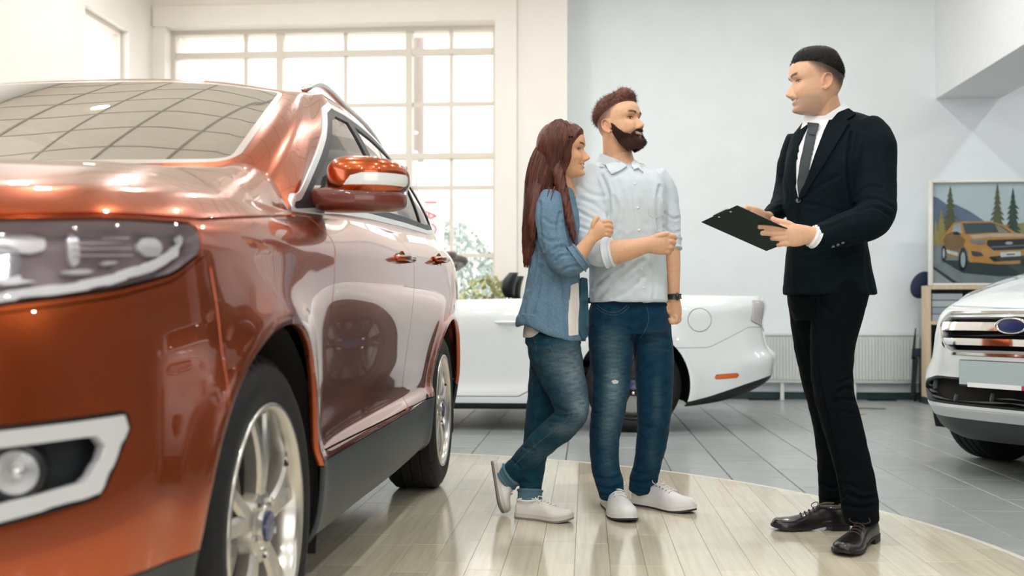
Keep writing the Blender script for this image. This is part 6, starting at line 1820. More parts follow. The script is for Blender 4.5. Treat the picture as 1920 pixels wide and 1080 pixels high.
    fl = [([(1186, 630), (1190, 660), (1186, 690)], 3.5, .010), ([(1108, 770), (1125, 776), (1140, 770)], 2.5, .005), ([(1106, 800), (1122, 806)], 2.5, .005), ([(1108, 745), (1122, 755)], 2.5, .004), ([(1160, 800), (1145, 812), (1128, 815)], 2.5, .004), ([(1196, 790), (1212, 800), (1230, 798)], 2.5, .005), ([(1194, 812), (1208, 820)], 2.5, .005), ([(1250, 790), (1240, 805)], 2.5, .004),
          ([(1115, 890), (1140, 898), (1165, 890)], 3, .008), ([(1118, 908), (1142, 916), (1168, 906)], 3, .008), ([(1124, 924), (1146, 929), (1168, 922)], 2.5, .006), ([(1184, 880), (1205, 888), (1234, 880)], 3, .008), ([(1180, 898), (1204, 905), (1230, 898)], 3, .008), ([(1182, 912), (1204, 918), (1228, 911)], 2.5, .006),
          ([(1200, 600), (1195, 625), (1180, 640)], 3, .005), ([(1205, 640), (1225, 632), (1250, 634)], 3, .003), ([(1204, 660), (1228, 652), (1255, 655)], 3, .003), ([(1112, 615), (1140, 610), (1180, 618)], 3, .003), ([(1112, 645), (1140, 640), (1178, 646)], 3, .003)]
    sculpt(je, fl, .0018, 11, 7)
    paint(je, jeans_paint((.004, .034, .070), (.13, .20, .22), [(1150, 720, 16, 55, .8), (1146, 640, 24, 30, .3), (1140, 800, 14, 36, .45), (1232, 750, 9, 50, .22), (1228, 640, 16, 26, .15), (1222, 850, 9, 36, .16), (1140, 870, 10, 30, .2)]))
    finish(je, 'jeans', JEANS, root); JB = bvh_of(je)
    ST = cloth('denim_stitching', (.09, .125, .13), .9, 0); DK = cloth('denim_dark_seam', (.008, .03, .06), .9, 0)
    drape('waistband', [(1104, 558), (1250, 568), (1250, 577), (1104, 568)], JB, DK, root, .002, .002, 3)
    drape('pocket_edge', spline([(1120, 572), (1135, 583), (1160, 584), (1176, 572)], 12), JB, ST, root, .0012, .001, 1.2, line=True, width=1.1)
    drape('pocket_edge', spline([(1118, 577), (1135, 588), (1162, 589), (1180, 575)], 12), JB, ST, root, .0012, .001, 1.2, line=True, width=1.0)
    drape('fly_seam', spline([(1212, 575), (1216, 600), (1208, 622), (1200, 634)], 12), JB, ST, root, .0012, .001, 1.2, line=True, width=1.1)
    drape('leg_seam', spline([(1199, 690), (1202, 760), (1200, 830), (1194, 880)], 14), JB, DK, root, .001, .001, 1.5, line=True, width=1.8)
    drape('knee_tear', [(1146, 714), (1153, 712), (1160, 714), (1158, 719), (1150, 720)], JB, cloth('torn_denim_threads', (.62, .60, .57), .9, 0), root, .0012, .001, 1.2, 1.2)
    # head and skin
    H = Head(1165, 233, 4.58, math.radians(33), math.radians(14), 0, True, 1.0, jaw=1.0, smile=1.1, brow=1.2)
    neck = ringtube([(1154, 250, 4.59, 25, .056), (1156, 272, 4.60, 26, .058), (1158, 292, 4.61, 28, .062), (1160, 315, 4.61, 34, .070)], 24)
    chest = band([(308, 1130, 1208, 4.61, .06), (350, 1115, 1235, 4.60, .09), (450, 1120, 1235, 4.60, .10), (575, 1120, 1235, 4.60, .09)], 24, .9)
    arm1 = ringtube([(1122, 345, 4.58, 16, .04), (1108, 400, 4.52, 22, .045), (1116, 455, 4.44, 21, .042), (1132, 474, 4.39, 21.5, .040), (1150, 473, 4.37, 22.5, .040), (1170, 470, 4.365, 21.5, .038), (1192, 465, 4.37, 18, .032), (1210, 460, 4.375, 15.5, .026), (1222, 458, 4.375, 15.5, .024)], 24)
    palm1 = ringtube([(1216, 459, 4.375, 15.5, .024), (1230, 458, 4.375, 19, .024), (1244, 458, 4.38, 20, .024), (1252, 458, 4.385, 18.5, .022)], 20)
    f1 = fingers([[(1228, 445, -.012, 6), (1240, 441, -.014, 5.8), (1249, 439, -.01, 5.2), (1254, 439.5, -.006, 4.4)],
                  [(1246, 445, 0, 6.2), (1258, 443, -.004, 6.0), (1265, 446, .012, 5.4), (1260, 449, .028, 5)],
                  [(1246, 454, 0, 6.2), (1257, 453, -.006, 6.0), (1263, 456, .010, 5.4), (1258, 458, .028, 5)],
                  [(1245, 463, 0, 6.0), (1255, 463, -.006, 5.8), (1260, 466, .010, 5.2), (1255, 467, .026, 4.8)],
                  [(1243, 471, 0, 5.6), (1251, 472, -.004, 5.4), (1255, 474, .010, 4.8), (1251, 475, .024, 4.6)]], 4.38)
    arm2 = ringtube([(1222, 345, 4.64, 16, .04), (1246, 390, 4.645, 17, .040), (1256, 440, 4.61, 16, .038), (1260, 475, 4.59, 15.5, .036), (1262, 510, 4.58, 13.5, .032), (1263, 540, 4.57, 11.5, .027), (1263, 562, 4.57, 11.5, .024)], 20)
    palm2 = ringtube([(1263, 560, 4.57, 11.5, .024), (1264, 572, 4.57, 13, .022), (1265, 586, 4.57, 13.5, .020), (1264, 596, 4.57, 12, .018)], 18)
    f2 = fingers([[(1256, 566, 0, 5), (1251, 574, -.008, 4.8), (1251, 582, -.012, 4.5), (1256, 587, -.012, 4.0)],
                  [(1271, 590, 0, 5), (1273, 600, .0, 4.8), (1266, 604, -.006, 4.5), (1261, 598, -.014, 4)],
                  [(1266, 592, -.012, 5), (1267, 602, -.016, 4.8), (1259, 604, -.018, 4.5), (1255, 597, -.02, 4)],
                  [(1260, 590, .012, 5), (1261, 601, .016, 4.8), (1255, 602, .01, 4.4), (1252, 594, .006, 4)],
                  [(1264, 590, .024, 4.6), (1266, 599, .028, 4.4), (1260, 600, .022, 4.2)]], 4.57)
    skin = (.70, .41, .255)
    def fd(z, a):
        lo = np.interp(a, [0, .8, 1.0, 1.25, 1.45, 1.65, 2.2, PI], [.075, .070, .055, .040, .006, -.004, -.05, -.06]); hi = np.interp(a, [0, .9, 1.3, 1.8, 2.4, PI], [.082, .075, .065, .045, .02, .0])
        return .88*smooth01((z-lo)/np.maximum(hi-lo, .004))
    hair_c = (.075, .030, .020)
    bo, bm_ = body_mesh(root, [H.mesh(), neck, chest, arm1, palm1, arm2, palm2]+H.ears()+H.lids()+f1+f2,
              lambda V, x, y, z, N: H.colour(V, skin, (.40, .15, .11), (.05, .022, .015), 1.5, True, ((.09, .04, .025), .55), fade=((.10, .045, .032), fd)), .0026)
    H.eyes(root, (.06, .04, .025), .1)
    NB = bvh_of(bm_, sh)
    drape('collar_leaf', [(1133, 292), (1148, 302), (1177, 316), (1163, 324), (1148, 331), (1138, 318), (1130, 303)], NB, SH, root, .016, .006, 2, soft=14)
    drape('collar_leaf', [(1187, 303), (1195, 308), (1206, 328), (1196, 319), (1188, 322), (1184, 316)], NB, SH, root, .014, .006, 2, soft=14)
    HAIR = mat('brown_swept_hair', (.13, .047, .028), .5, noise=.5, nscale=90, stretch=(1, 1, 1), bump=.5, bscale=400, spec=.35)
    def th(z, t):
        a = np.abs(t)
        line = np.interp(a, [0, .5, .8, 1.05, 1.3, 1.5, 1.8, 2.4, PI], [.074, .074, .072, .070, .066, .060, .05, .030, .015])
        quiff = .014*smooth01((1.1-a)/.8)*smooth01((z-.074)/.02)
        return np.where(z > line, .001+.016*smooth01((z-line)/.035)+quiff, -(line-z)*.3)
    H.shell('hair', th, HAIR, root, nt=200)
    rs = np.random.RandomState(8); zz = rs.uniform(.02, .1165, 9000); tt = rs.uniform(-PI, PI, 9000); hv = th(zz, tt); k = hv > .002
    zz, tt, hv = zz[k], tt[k], hv[k]; P = H.world(H.surf(zz, tt, hv*.9)); nn = H.world(H.surf(zz, tt, hv*.9+.01))-P
    strands('hair_strands', P, nn*.05-H.B[1]*.010*smooth01((zz-.05)/.04)[:, None]-UPV*.010*(1-smooth01((zz-.05)/.04))[:, None], HAIR, root, .018, .0007, 3, 0, .10, 3)
    BEARD = mat('dark_brown_beard', (.050, .022, .014), .6, noise=.5, nscale=250, bump=.6, bscale=500, spec=.25)
    def bth(z, t):
        a = np.abs(t); x = np.abs(H.surf(z, t)[:, 0])
        top = np.interp(a, [0, .18, .34, .55, .8, 1.1, 1.35, 1.5, 1.62], [-.0535, -.0525, -.0535, -.062, -.070, -.060, -.034, -.006, .004])
        zm = H.mouth(x)
        mouth = np.maximum(np.abs(z-zm+.0025)-.0075, x-.0265)       # >0 outside the lips
        soul = np.maximum(np.abs(z+.087)-.006, x-.012)
        back = 1.60-a
        m_ = np.minimum(np.minimum(np.minimum(top-z, mouth), back*.05), soul)
        k = smooth01(m_/.006)
        return np.where(m_ > 0, .0008+k*(.0030+.009*smooth01((-.074-z)/.03)), m_)
    H.shell('beard', bth, BEARD, root, nz_=150, nt=220)
    zz = rs.uniform(-.119, .0, 16000); tt = rs.uniform(-1.6, 1.6, 16000); hv = bth(zz, tt); k = hv > .001
    zz, tt, hv = zz[k], tt[k], hv[k]; P = H.world(H.surf(zz, tt, hv*.85)); nn = H.world(H.surf(zz, tt, hv*.85+.01))-P
    strands('beard_strands', P, nn-UPV*.012+H.B[1]*.004, BEARD, root, .009, .0005, 2, .1, .22, 4)
    # watch, shoes
    w = bpy.data.objects.new('wrist_watch', None); COL.objects.link(w); w.parent = root; BK = mat('watch_black', (.012, .013, .015), .3, coat=.4)
    cuff('strap', (1263, 551, 4.57, 13.4, .031), (1263.5, 561, 4.57, 13.4, .030), BK, w)
    a = at(1270, 556, 4.545)
    V, Fc = ellipsoid(a, (.010, .012, .017), 16); mesh('case', V, Fc, BK, w, True)
    WL = mat('white_leather_sneaker', (.74, .73, .72), .5, noise=.04, nscale=30, bump=.06, bscale=300)
    mt = dict(upper=WL, sole=mat('white_rubber', (.70, .69, .66), .6), outsole=mat('dark_outsole', (.03, .03, .035), .7), lace=mat('white_lace', (.78, .77, .75), .8), eyelet=mat('eyelet_dark', (.05, .05, .055), .5), collar=WL)
    g = lambda x, y: onplane(x, y, 2, .0150)
    shoe(root, g(1139, 944), g(1178, 981), UPV, W=.114, mats=mt, height=.105)
    shoe(root, g(1188, 944), g(1300, 963), UPV, W=.110, mats=mt, height=.098)
    return root, B
MAN, MAN_B = bearded_man()
# ------------------------------------------------------------------ long-haired woman in the denim shirt
def denim_woman():
    root = empty('person', tuple(onplane(1000, 970, 2, .015)))
    tag(root, 'woman with long brown hair in a denim shirt holding the bearded man by the arm', 'person')
    DS = cloth('light_denim_shirt', (.135, .225, .31), .85, .03, noise=.14, nscale=120, bump=.25, bscale=1300)
    WT = cloth('cream_cotton_top', (.74, .70, .65), .85, .1, noise=.03, nscale=60, bump=.1, bscale=900)
    torso = band([(345, 1034, 1066, 4.50, .045), (356, 1020, 1074, 4.50, .065), (372, 1008, 1080, 4.50, .085), (400, 1000, 1086, 4.50, .105), (440, 994, 1088, 4.49, .110), (480, 992, 1084, 4.49, .105), (520, 988, 1086, 4.49, .105), (560, 980, 1090, 4.49, .122), (595, 971, 1096, 4.49, .142), (612, 968, 1097, 4.49, .148), (624, 968, 1097, 4.49, .150)], 44, .9)
    sl = ringtube([(1034, 368, 4.42, 22, .050), (1030, 390, 4.39, 27, .056), (1032, 425, 4.36, 27, .055), (1040, 460, 4.34, 26, .054), (1053, 488, 4.325, 26, .052), (1070, 494, 4.315, 25, .050), (1083, 484, 4.31, 24, .047)], 28)
    sl2 = ringtube([(1066, 368, 4.56, 18, .05), (1078, 400, 4.60, 18, .045), (1080, 440, 4.60, 17, .04)], 20)
    sh = union([torso, sl, sl2], .0058, 4)
    folds = [([(1050, 400), (1046, 440), (1056, 470)], 3, .006), ([(1016, 500), (1010, 540), (996, 590)], 4, .007), ([(1040, 520), (1032, 560), (1030, 610)], 4, .006), ([(1058, 525), (1060, 570), (1064, 620)], 4, .005), ([(1000, 460), (1004, 500), (990, 540)], 4, .006), ([(1020, 512), (1030, 530), (1024, 560)], 3.5, .005),
             ([(1036, 470), (1050, 462), (1074, 470)], 2.5, .005), ([(1042, 488), (1058, 478), (1078, 480)], 2.5, .005), ([(1052, 508), (1070, 500), (1086, 500)], 2.5, .005), ([(1020, 410), (1036, 420), (1054, 416)], 3, .003), ([(1014, 440), (1030, 452), (1050, 450)], 3, .003), ([(1012, 380), (1012, 420), (1018, 470)], 3, .006), ([(985, 560), (982, 590)], 3, .004)]
    sculpt(sh, folds, .0022, 9, 21)
    # curved shirt tail: dip at the back corner and the front
    V, _ = arrays(sh); x, y, z = proj(V); low = smooth01((y-585)/25)
    dip = np.interp(x, [965, 985, 1010, 1040, 1070, 1095], [-10, -16, -4, 8, 14, 16]); V[:, 2] -= low*dip*4.45/F_PX; set_co(sh, V)
    finish(sh, 'denim_shirt', DS, root); B = bvh_of(sh)
    drape('front_panel', [(1086, 520), (1097, 522), (1099, 560), (1100, 620), (1097, 634), (1088, 634), (1084, 622), (1084, 560)], B, cloth('denim_shirt_inner', (.045, .115, .165), .85, .05, noise=.1, nscale=120), root, .010, .004, 2.5)
    drape('cream_top_front', [(1070, 535), (1083, 530), (1085, 570), (1083, 600), (1083, 628), (1066, 630), (1065, 590)], B, WT, root, .004, .004, 2.5)
    top2 = band([(585, 990, 1080, 4.49, .098), (612, 982, 1084, 4.49, .106), (633, 980, 1086, 4.49, .110)], 36, .9)
    me = union([top2], .006, 3); sculpt(me, [([(985, 618), (1010, 622), (1040, 634)], 2, .003)], .001, 12, 3); finish(me, 'cream_top', WT, root)
    collar_ring('collar', (1074, 372), (1038, 345), 4.485, .020, DS, root, .050, 1.14, .30, .008)
    cuff('rolled_cuff', (1080, 487, 4.312, 26, .050), (1092, 478, 4.308, 24, .044), DS, root)
    drape('cuff_tab', [(1078, 488), (1094, 484), (1096, 489), (1080, 494)], B, DS, root, .006, .003, 2)
    h = B.ray_cast(Vector(CAMP), Vector(ray(1086, 489)).normalized())
    # jeans: standing leg behind, crossed leg in front
    far = ringtube([(1036, 628, 4.51, 40, .09), (1034, 660, 4.53, 40, .095), (1024, 710, 4.53, 33, .080), (1015, 765, 4.52, 28, .066), (1006, 830, 4.50, 25, .056), (998, 885, 4.47, 22, .048), (993, 932, 4.44, 20, .046)], 26)
    near = ringtube([(1034, 628, 4.475, 46, .085), (1040, 658, 4.43, 50, .098), (1054, 705, 4.40, 43, .082), (1068, 745, 4.37, 36, .070), (1072, 775, 4.36, 31, .062), (1055, 797, 4.37, 29, .058), (1025, 822, 4.40, 27, .054), (994, 853, 4.43, 24, .050), (970, 878, 4.46, 22, .047), (953, 894, 4.48, 21, .045)], 28)
    je = union([far, near, band([(622, 986, 1082, 4.49, .098), (645, 984, 1091, 4.48, .112)], 32, .9)], .0058, 4)
    fl = [([(1040, 760), (1058, 770), (1078, 768)], 2.5, .005), ([(1036, 776), (1054, 782), (1070, 778)], 2.5, .005), ([(1030, 790), (1050, 792)], 2.5, .004), ([(990, 650), (1006, 700), (1020, 740)], 3, .006), ([(988, 640), (1010, 650), (1030, 648)], 3, .004), ([(985, 840), (1000, 846)], 3, .004), ([(980, 900), (995, 906), (1010, 900)], 2.5, .006), ([(978, 915), (995, 920), (1012, 914)], 2.5, .005), ([(960, 862), (975, 878)], 2.5, .004), ([(1010, 790), (1002, 830)], 3, .004), ([(1090, 640), (1092, 670)], 3, .003)]
    sculpt(je, fl, .0015, 12, 17)
    paint(je, jeans_paint((.007, .040, .064), (.15, .20, .23), [(1075, 700, 22, 50, .75), (1088, 765, 16, 24, .85), (1045, 680, 26, 30, .35), (1055, 805, 26, 12, .45), (1010, 850, 26, 18, .2)]))
    finish(je, 'jeans', JEANS, root); JB = bvh_of(je)
    ST = MATS['denim_stitching']
    drape('side_seam', spline([(1026, 635), (1044, 680), (1062, 730), (1070, 760), (1066, 784), (1040, 806), (1000, 838), (965, 872)], 24), JB, ST, root, .001, .001, 1.3, line=True, width=1.0)
    drape('pocket_edge', spline([(1000, 632), (1004, 645), (1006, 660)], 8), JB, ST, root, .001, .001, 1.3, line=True, width=1.0)
    CUF = cloth('turned_up_denim', (.085, .16, .20), .85, .05, noise=.14, nscale=150)
    cuff('turned_cuff', (994, 917, 4.45, 22, .050), (993, 940, 4.44, 21.5, .049), CUF, root)
    cuff('turned_cuff', (962, 887, 4.47, 23.5, .050), (948, 898, 4.485, 22.5, .048), CUF, root)
    # head, neck, arm, hand
    H = Head(1059, 284, 4.47, math.radians(10), math.radians(3), 0, True, .955, jaw=.93, nose=1.12, smile=1.15, brow=.6, nose_drop=-.002)
    neck = ringtube([(1054, 302, 4.48, 19, .044), (1054, 325, 4.48, 18.5, .043), (1055, 345, 4.49, 20, .046), (1055, 368, 4.50, 26, .055)], 22)
    chest = band([(362, 1036, 1070, 4.50, .045), (400, 1018, 1075, 4.50, .075), (480, 1010, 1070, 4.49, .08), (610, 1010, 1075, 4.49, .08)], 22, .9)
    arm = ringtube([(1038, 375, 4.42, 14, .035), (1034, 425, 4.37, 17, .038), (1046, 475, 4.335, 17, .036), (1066, 490, 4.315, 16.5, .034), (1084, 480, 4.31, 16, .032), (1096, 464, 4.305, 13.5, .027), (1107, 450, 4.30, 11.5, .021), (1112, 443, 4.30, 11, .018)], 20)
    palm = ringtube([(1109, 447, 4.30, 11.5, .018), (1117, 438, 4.298, 14.5, .017), (1126, 430, 4.296, 16, .016), (1133, 426, 4.298, 14.5, .014)], 20)
    fg = fingers([[(1114, 430, -.002, 5), (1112, 422, -.006, 4.8), (1116, 413, -.006, 4.4), (1123, 407, -.002, 3.8)],
                  [(1128, 417, -.002, 5), (1137, 415, -.006, 4.6), (1144, 417, .004, 4.2), (1146, 420, .02, 3.8)],
                  [(1131, 424, -.003, 5), (1140, 423, -.007, 4.6), (1146, 425.5, .004, 4.2), (1147, 428, .02, 3.8)],
                  [(1132, 432, -.003, 4.8), (1140, 432, -.006, 4.4), (1146, 434, .004, 4.0), (1146, 436, .02, 3.6)],
                  [(1130, 439, -.002, 4.5), (1138, 440, -.005, 4.1), (1143, 441.5, .004, 3.8), (1143, 443, .018, 3.4)]], 4.298)
    skin = (.70, .40, .235)
    def fd(z, a):
        lo = np.interp(a, [0, .5, .8, 1.0, 1.2, 1.4, PI], [.066, .062, .045, .028, .008, -.01, -.02]); return .9*smooth01((z-lo)/.008)
    body_mesh(root, [H.mesh(), neck, chest, arm, palm]+H.ears(size=.9)+H.lids()+fg,
              lambda V, x, y, z, N: H.colour(V, skin, (.46, .14, .11), (.05, .020, .014), 1.2, True, None, fade=((.075, .028, .020), fd)), .0026)
    H.eyes(root, (.05, .03, .02), .05)
    HAIR = mat('long_chestnut_hair', (.105, .032, .020), .38, noise=.45, nscale=70, stretch=(1, 1, .12), spec=.4, bump=.25, bscale=120)
    def th(z, t):
        a = np.abs(t)
        line = np.interp(a, [0, .35, .6, .85, 1.05, 1.25, 1.42, 1.6, 2.0, PI], [.066, .064, .056, .040, .022, .000, -.020, -.045, -.11, -.13])
        return np.where(z > line, .001+.011*smooth01((z-line)/.020)+.007*smooth01((a-1.2)/.25), -(line-z)*.3)
    H.shell('hair_cap', th, HAIR, root, nt=200)
    mass = [ringtube([(1045, 262, 4.50, 32, .070), (1030, 295, 4.50, 32, .078), (1021, 330, 4.49, 32, .074), (1014, 365, 4.47, 28, .066), (1006, 400, 4.46, 24, .056), (998, 435, 4.45, 19, .044), (991, 470, 4.45, 12, .030), (985, 497, 4.45, 4, .010)], 26),
            ringtube([(1046, 300, 4.42, 10, .02), (1048, 330, 4.405, 11, .02), (1056, 365, 4.40, 10, .018), (1066, 405, 4.39, 8.5, .015), (1074, 440, 4.385, 6, .011), (1078, 460, 4.385, 2, .004)], 16),
            ringtube([(1014, 345, 4.41, 12, .02), (1004, 385, 4.395, 12, .02), (1000, 425, 4.39, 9, .016), (998, 452, 4.39, 3, .005)], 14)]
    hm = union(mass, .0055, 3); V, _ = arrays(hm); N = mnormals(hm); x, y, z = proj(V)
    set_co(hm, V+N*(.0022*np.sin(x*1.25+y*.22+3*np.sin(y*.02))+.0018*np.sin(x*.7+y*.13+1))[:, None]); finish(hm, 'long_hair', HAIR, root)
    # long loose strands following the mass
    rs = np.random.RandomState(3); mb = MB()
    paths = [np.array([(1046, 258), (1028, 295), (1018, 335), (1010, 375), (1002, 415), (994, 455), (986, 500)], float), np.array([(1048, 300), (1049, 330), (1057, 365), (1067, 405), (1075, 440), (1079, 462)], float), np.array([(1020, 335), (1008, 380), (1001, 425), (998, 455)], float)]
    for k in range(420):
        pi = 0 if k < 320 else (1 if k < 385 else 2); p = paths[pi].copy(); u = rs.uniform(-1, 1); n = len(p)
        wd = {0: np.array([30, 32, 32, 27, 22, 15, 4]), 1: np.array([10, 11, 10, 8, 6, 2]), 2: np.array([10, 12, 9, 3])}[pi]
        dp = {0: np.interp(np.arange(n), [0, 2, 6], [4.50, 4.49, 4.45]), 1: np.linspace(4.42, 4.385, n), 2: np.linspace(4.41, 4.39, n)}[pi]
        hd = {0: np.array([.070, .078, .074, .062, .05, .035, .012]), 1: np.linspace(.02, .005, n), 2: np.linspace(.02, .006, n)}[pi]
        cut = rs.randint(max(3, n-2), n+1)
        P = [at(p[i, 0]+u*wd[i]*1.02+rs.normal()*.6, p[i, 1]+rs.normal()*1.5, dp[i]-hd[i]*math.sqrt(max(0, 1-u*u))-.0015) for i in range(cut)]
        Q = spline(P, 12); mb.tube(Q, np.linspace(.0015, .0004, 12), 3, False)
    # strands that run from the parting over the crown into the long hair, on the side towards us
    for k in range(520):
        th_ = -rs.uniform(1.15, 2.9); zz = np.array([.112, .098, .07, .035, 0, -.035]); t_ = np.interp(zz, [-.035, .112], [th_, th_*.55-.35])
        Pc = H.world(H.surf(zz, t_, np.maximum(th(zz, t_), .008)+.0016+.002*rs.uniform()))
        x_, y_, d_ = proj(Pc[-1]); u = np.interp(th_, [-2.9, -1.15], [-.95, .9])
        if rs.uniform() < .22 and th_ > -1.5: tail = [at(1050+rs.normal()*4, 335, 4.395), at(1060+rs.normal()*4, 380, 4.385), at(1073+rs.normal()*3, 436+rs.normal()*8, 4.378)]
        else:
            tail = []
            for yy, xc, w, dd, hd in ((345, 1018, 31, 4.485, .072), (385, 1009, 26, 4.465, .060), (425, 1000, 21, 4.452, .048), (465, 992, 13, 4.45, .032)):
                tail.append(at(xc+u*w+rs.normal()*.8, yy, dd-hd*math.sqrt(max(0, 1-u*u))-.002))
            tail = tail[:rs.randint(3, 5)]
        Q = spline(list(Pc)+tail, 18); mb.tube(Q, np.r_[np.linspace(.0012, .0017, 9), np.linspace(.0016, .0004, 9)], 3, False)
    for x0, y0, x1, y1 in ((1030, 352, 1020, 440), (1036, 356, 1034, 430), (1040, 350, 1028, 420)):
        mb.tube(spline([at(x0, y0, 4.375), at((x0+x1)/2-3, (y0+y1)/2, 4.335), at(x1, y1, 4.325)], 14), np.linspace(.003, .0006, 14), 5, False)
    tag(mb.build('hair_strands', HAIR, root, smooth=True), kind='stuff')
    WS = mat('white_canvas_shoe', (.68, .65, .61), .7, noise=.04, nscale=40, bump=.1, bscale=700)
    mt = dict(upper=WS, sole=mat('canvas_shoe_rubber', (.55, .52, .47), .6), outsole=mat('canvas_shoe_outsole', (.20, .19, .18), .7), lace=mat('white_lace', (.78, .77, .75), .8), eyelet=mat('eyelet_pale', (.5, .48, .45), .5), collar=WS)
    g = lambda x, y: onplane(x, y, 2, .0150)
    shoe(root, g(968, 970), g(1072, 980), UPV, W=.088, mats=mt, height=.065)
    a, b = at(921, 866, 4.49), at(936, 973, 4.44); b[2] = max(b[2], .024)
    shoe(root, a, b, nrm(RGT*.97+UPV*.12+FWD*.1), W=.088, mats=mt, height=.065)
    return root, B
WOMAN, WOMAN_B = denim_woman()
# ------------------------------------------------------------------ radiator on the back wall
def radiator():
    x0, x1, z0, z1, y = 1.62, 3.27, .17, .655, YB-.012
    root = empty('radiator', ((x0+x1)/2, y, 0)); tag(root, 'long white ribbed panel radiator below the back wall', 'radiator')
    MR = mat('radiator_enamel', (.72, .74, .72), .35, noise=.02, nscale=10)
    MB().box((x0, y-.085, z0), (x1, y-.03, z1)).build('core', MR, root, bevel=.006)
    n = 52; w = (x1-x0-.04)/n
    V, Fc = [], []
    for k in range(n):
        mb = MB(); a = x0+.02+k*w
        mb.prism([(a+w*.12, y-.086), (a+w*.30, y-.104), (a+w*.70, y-.104), (a+w*.88, y-.086)], 2, z0+.035, z1-.035); mb.build('rib', MR, root)
    MB().box((x0-.004, y-.106, z1-.012), (x1+.004, y-.025, z1+.006)).build('top_grille', MR, root, bevel=.003)
    for x in (x0-.004, x1-.002): MB().box((x, y-.106, z0), (x+.006, y-.025, z1)).build('side_panel', MR, root)
    for x in (1.95, 2.655): MB().box((x-.018, y-.075, 0), (x+.018, y-.045, z0+.002)).build('foot', MR, root, bevel=.003)
    return root
radiator()
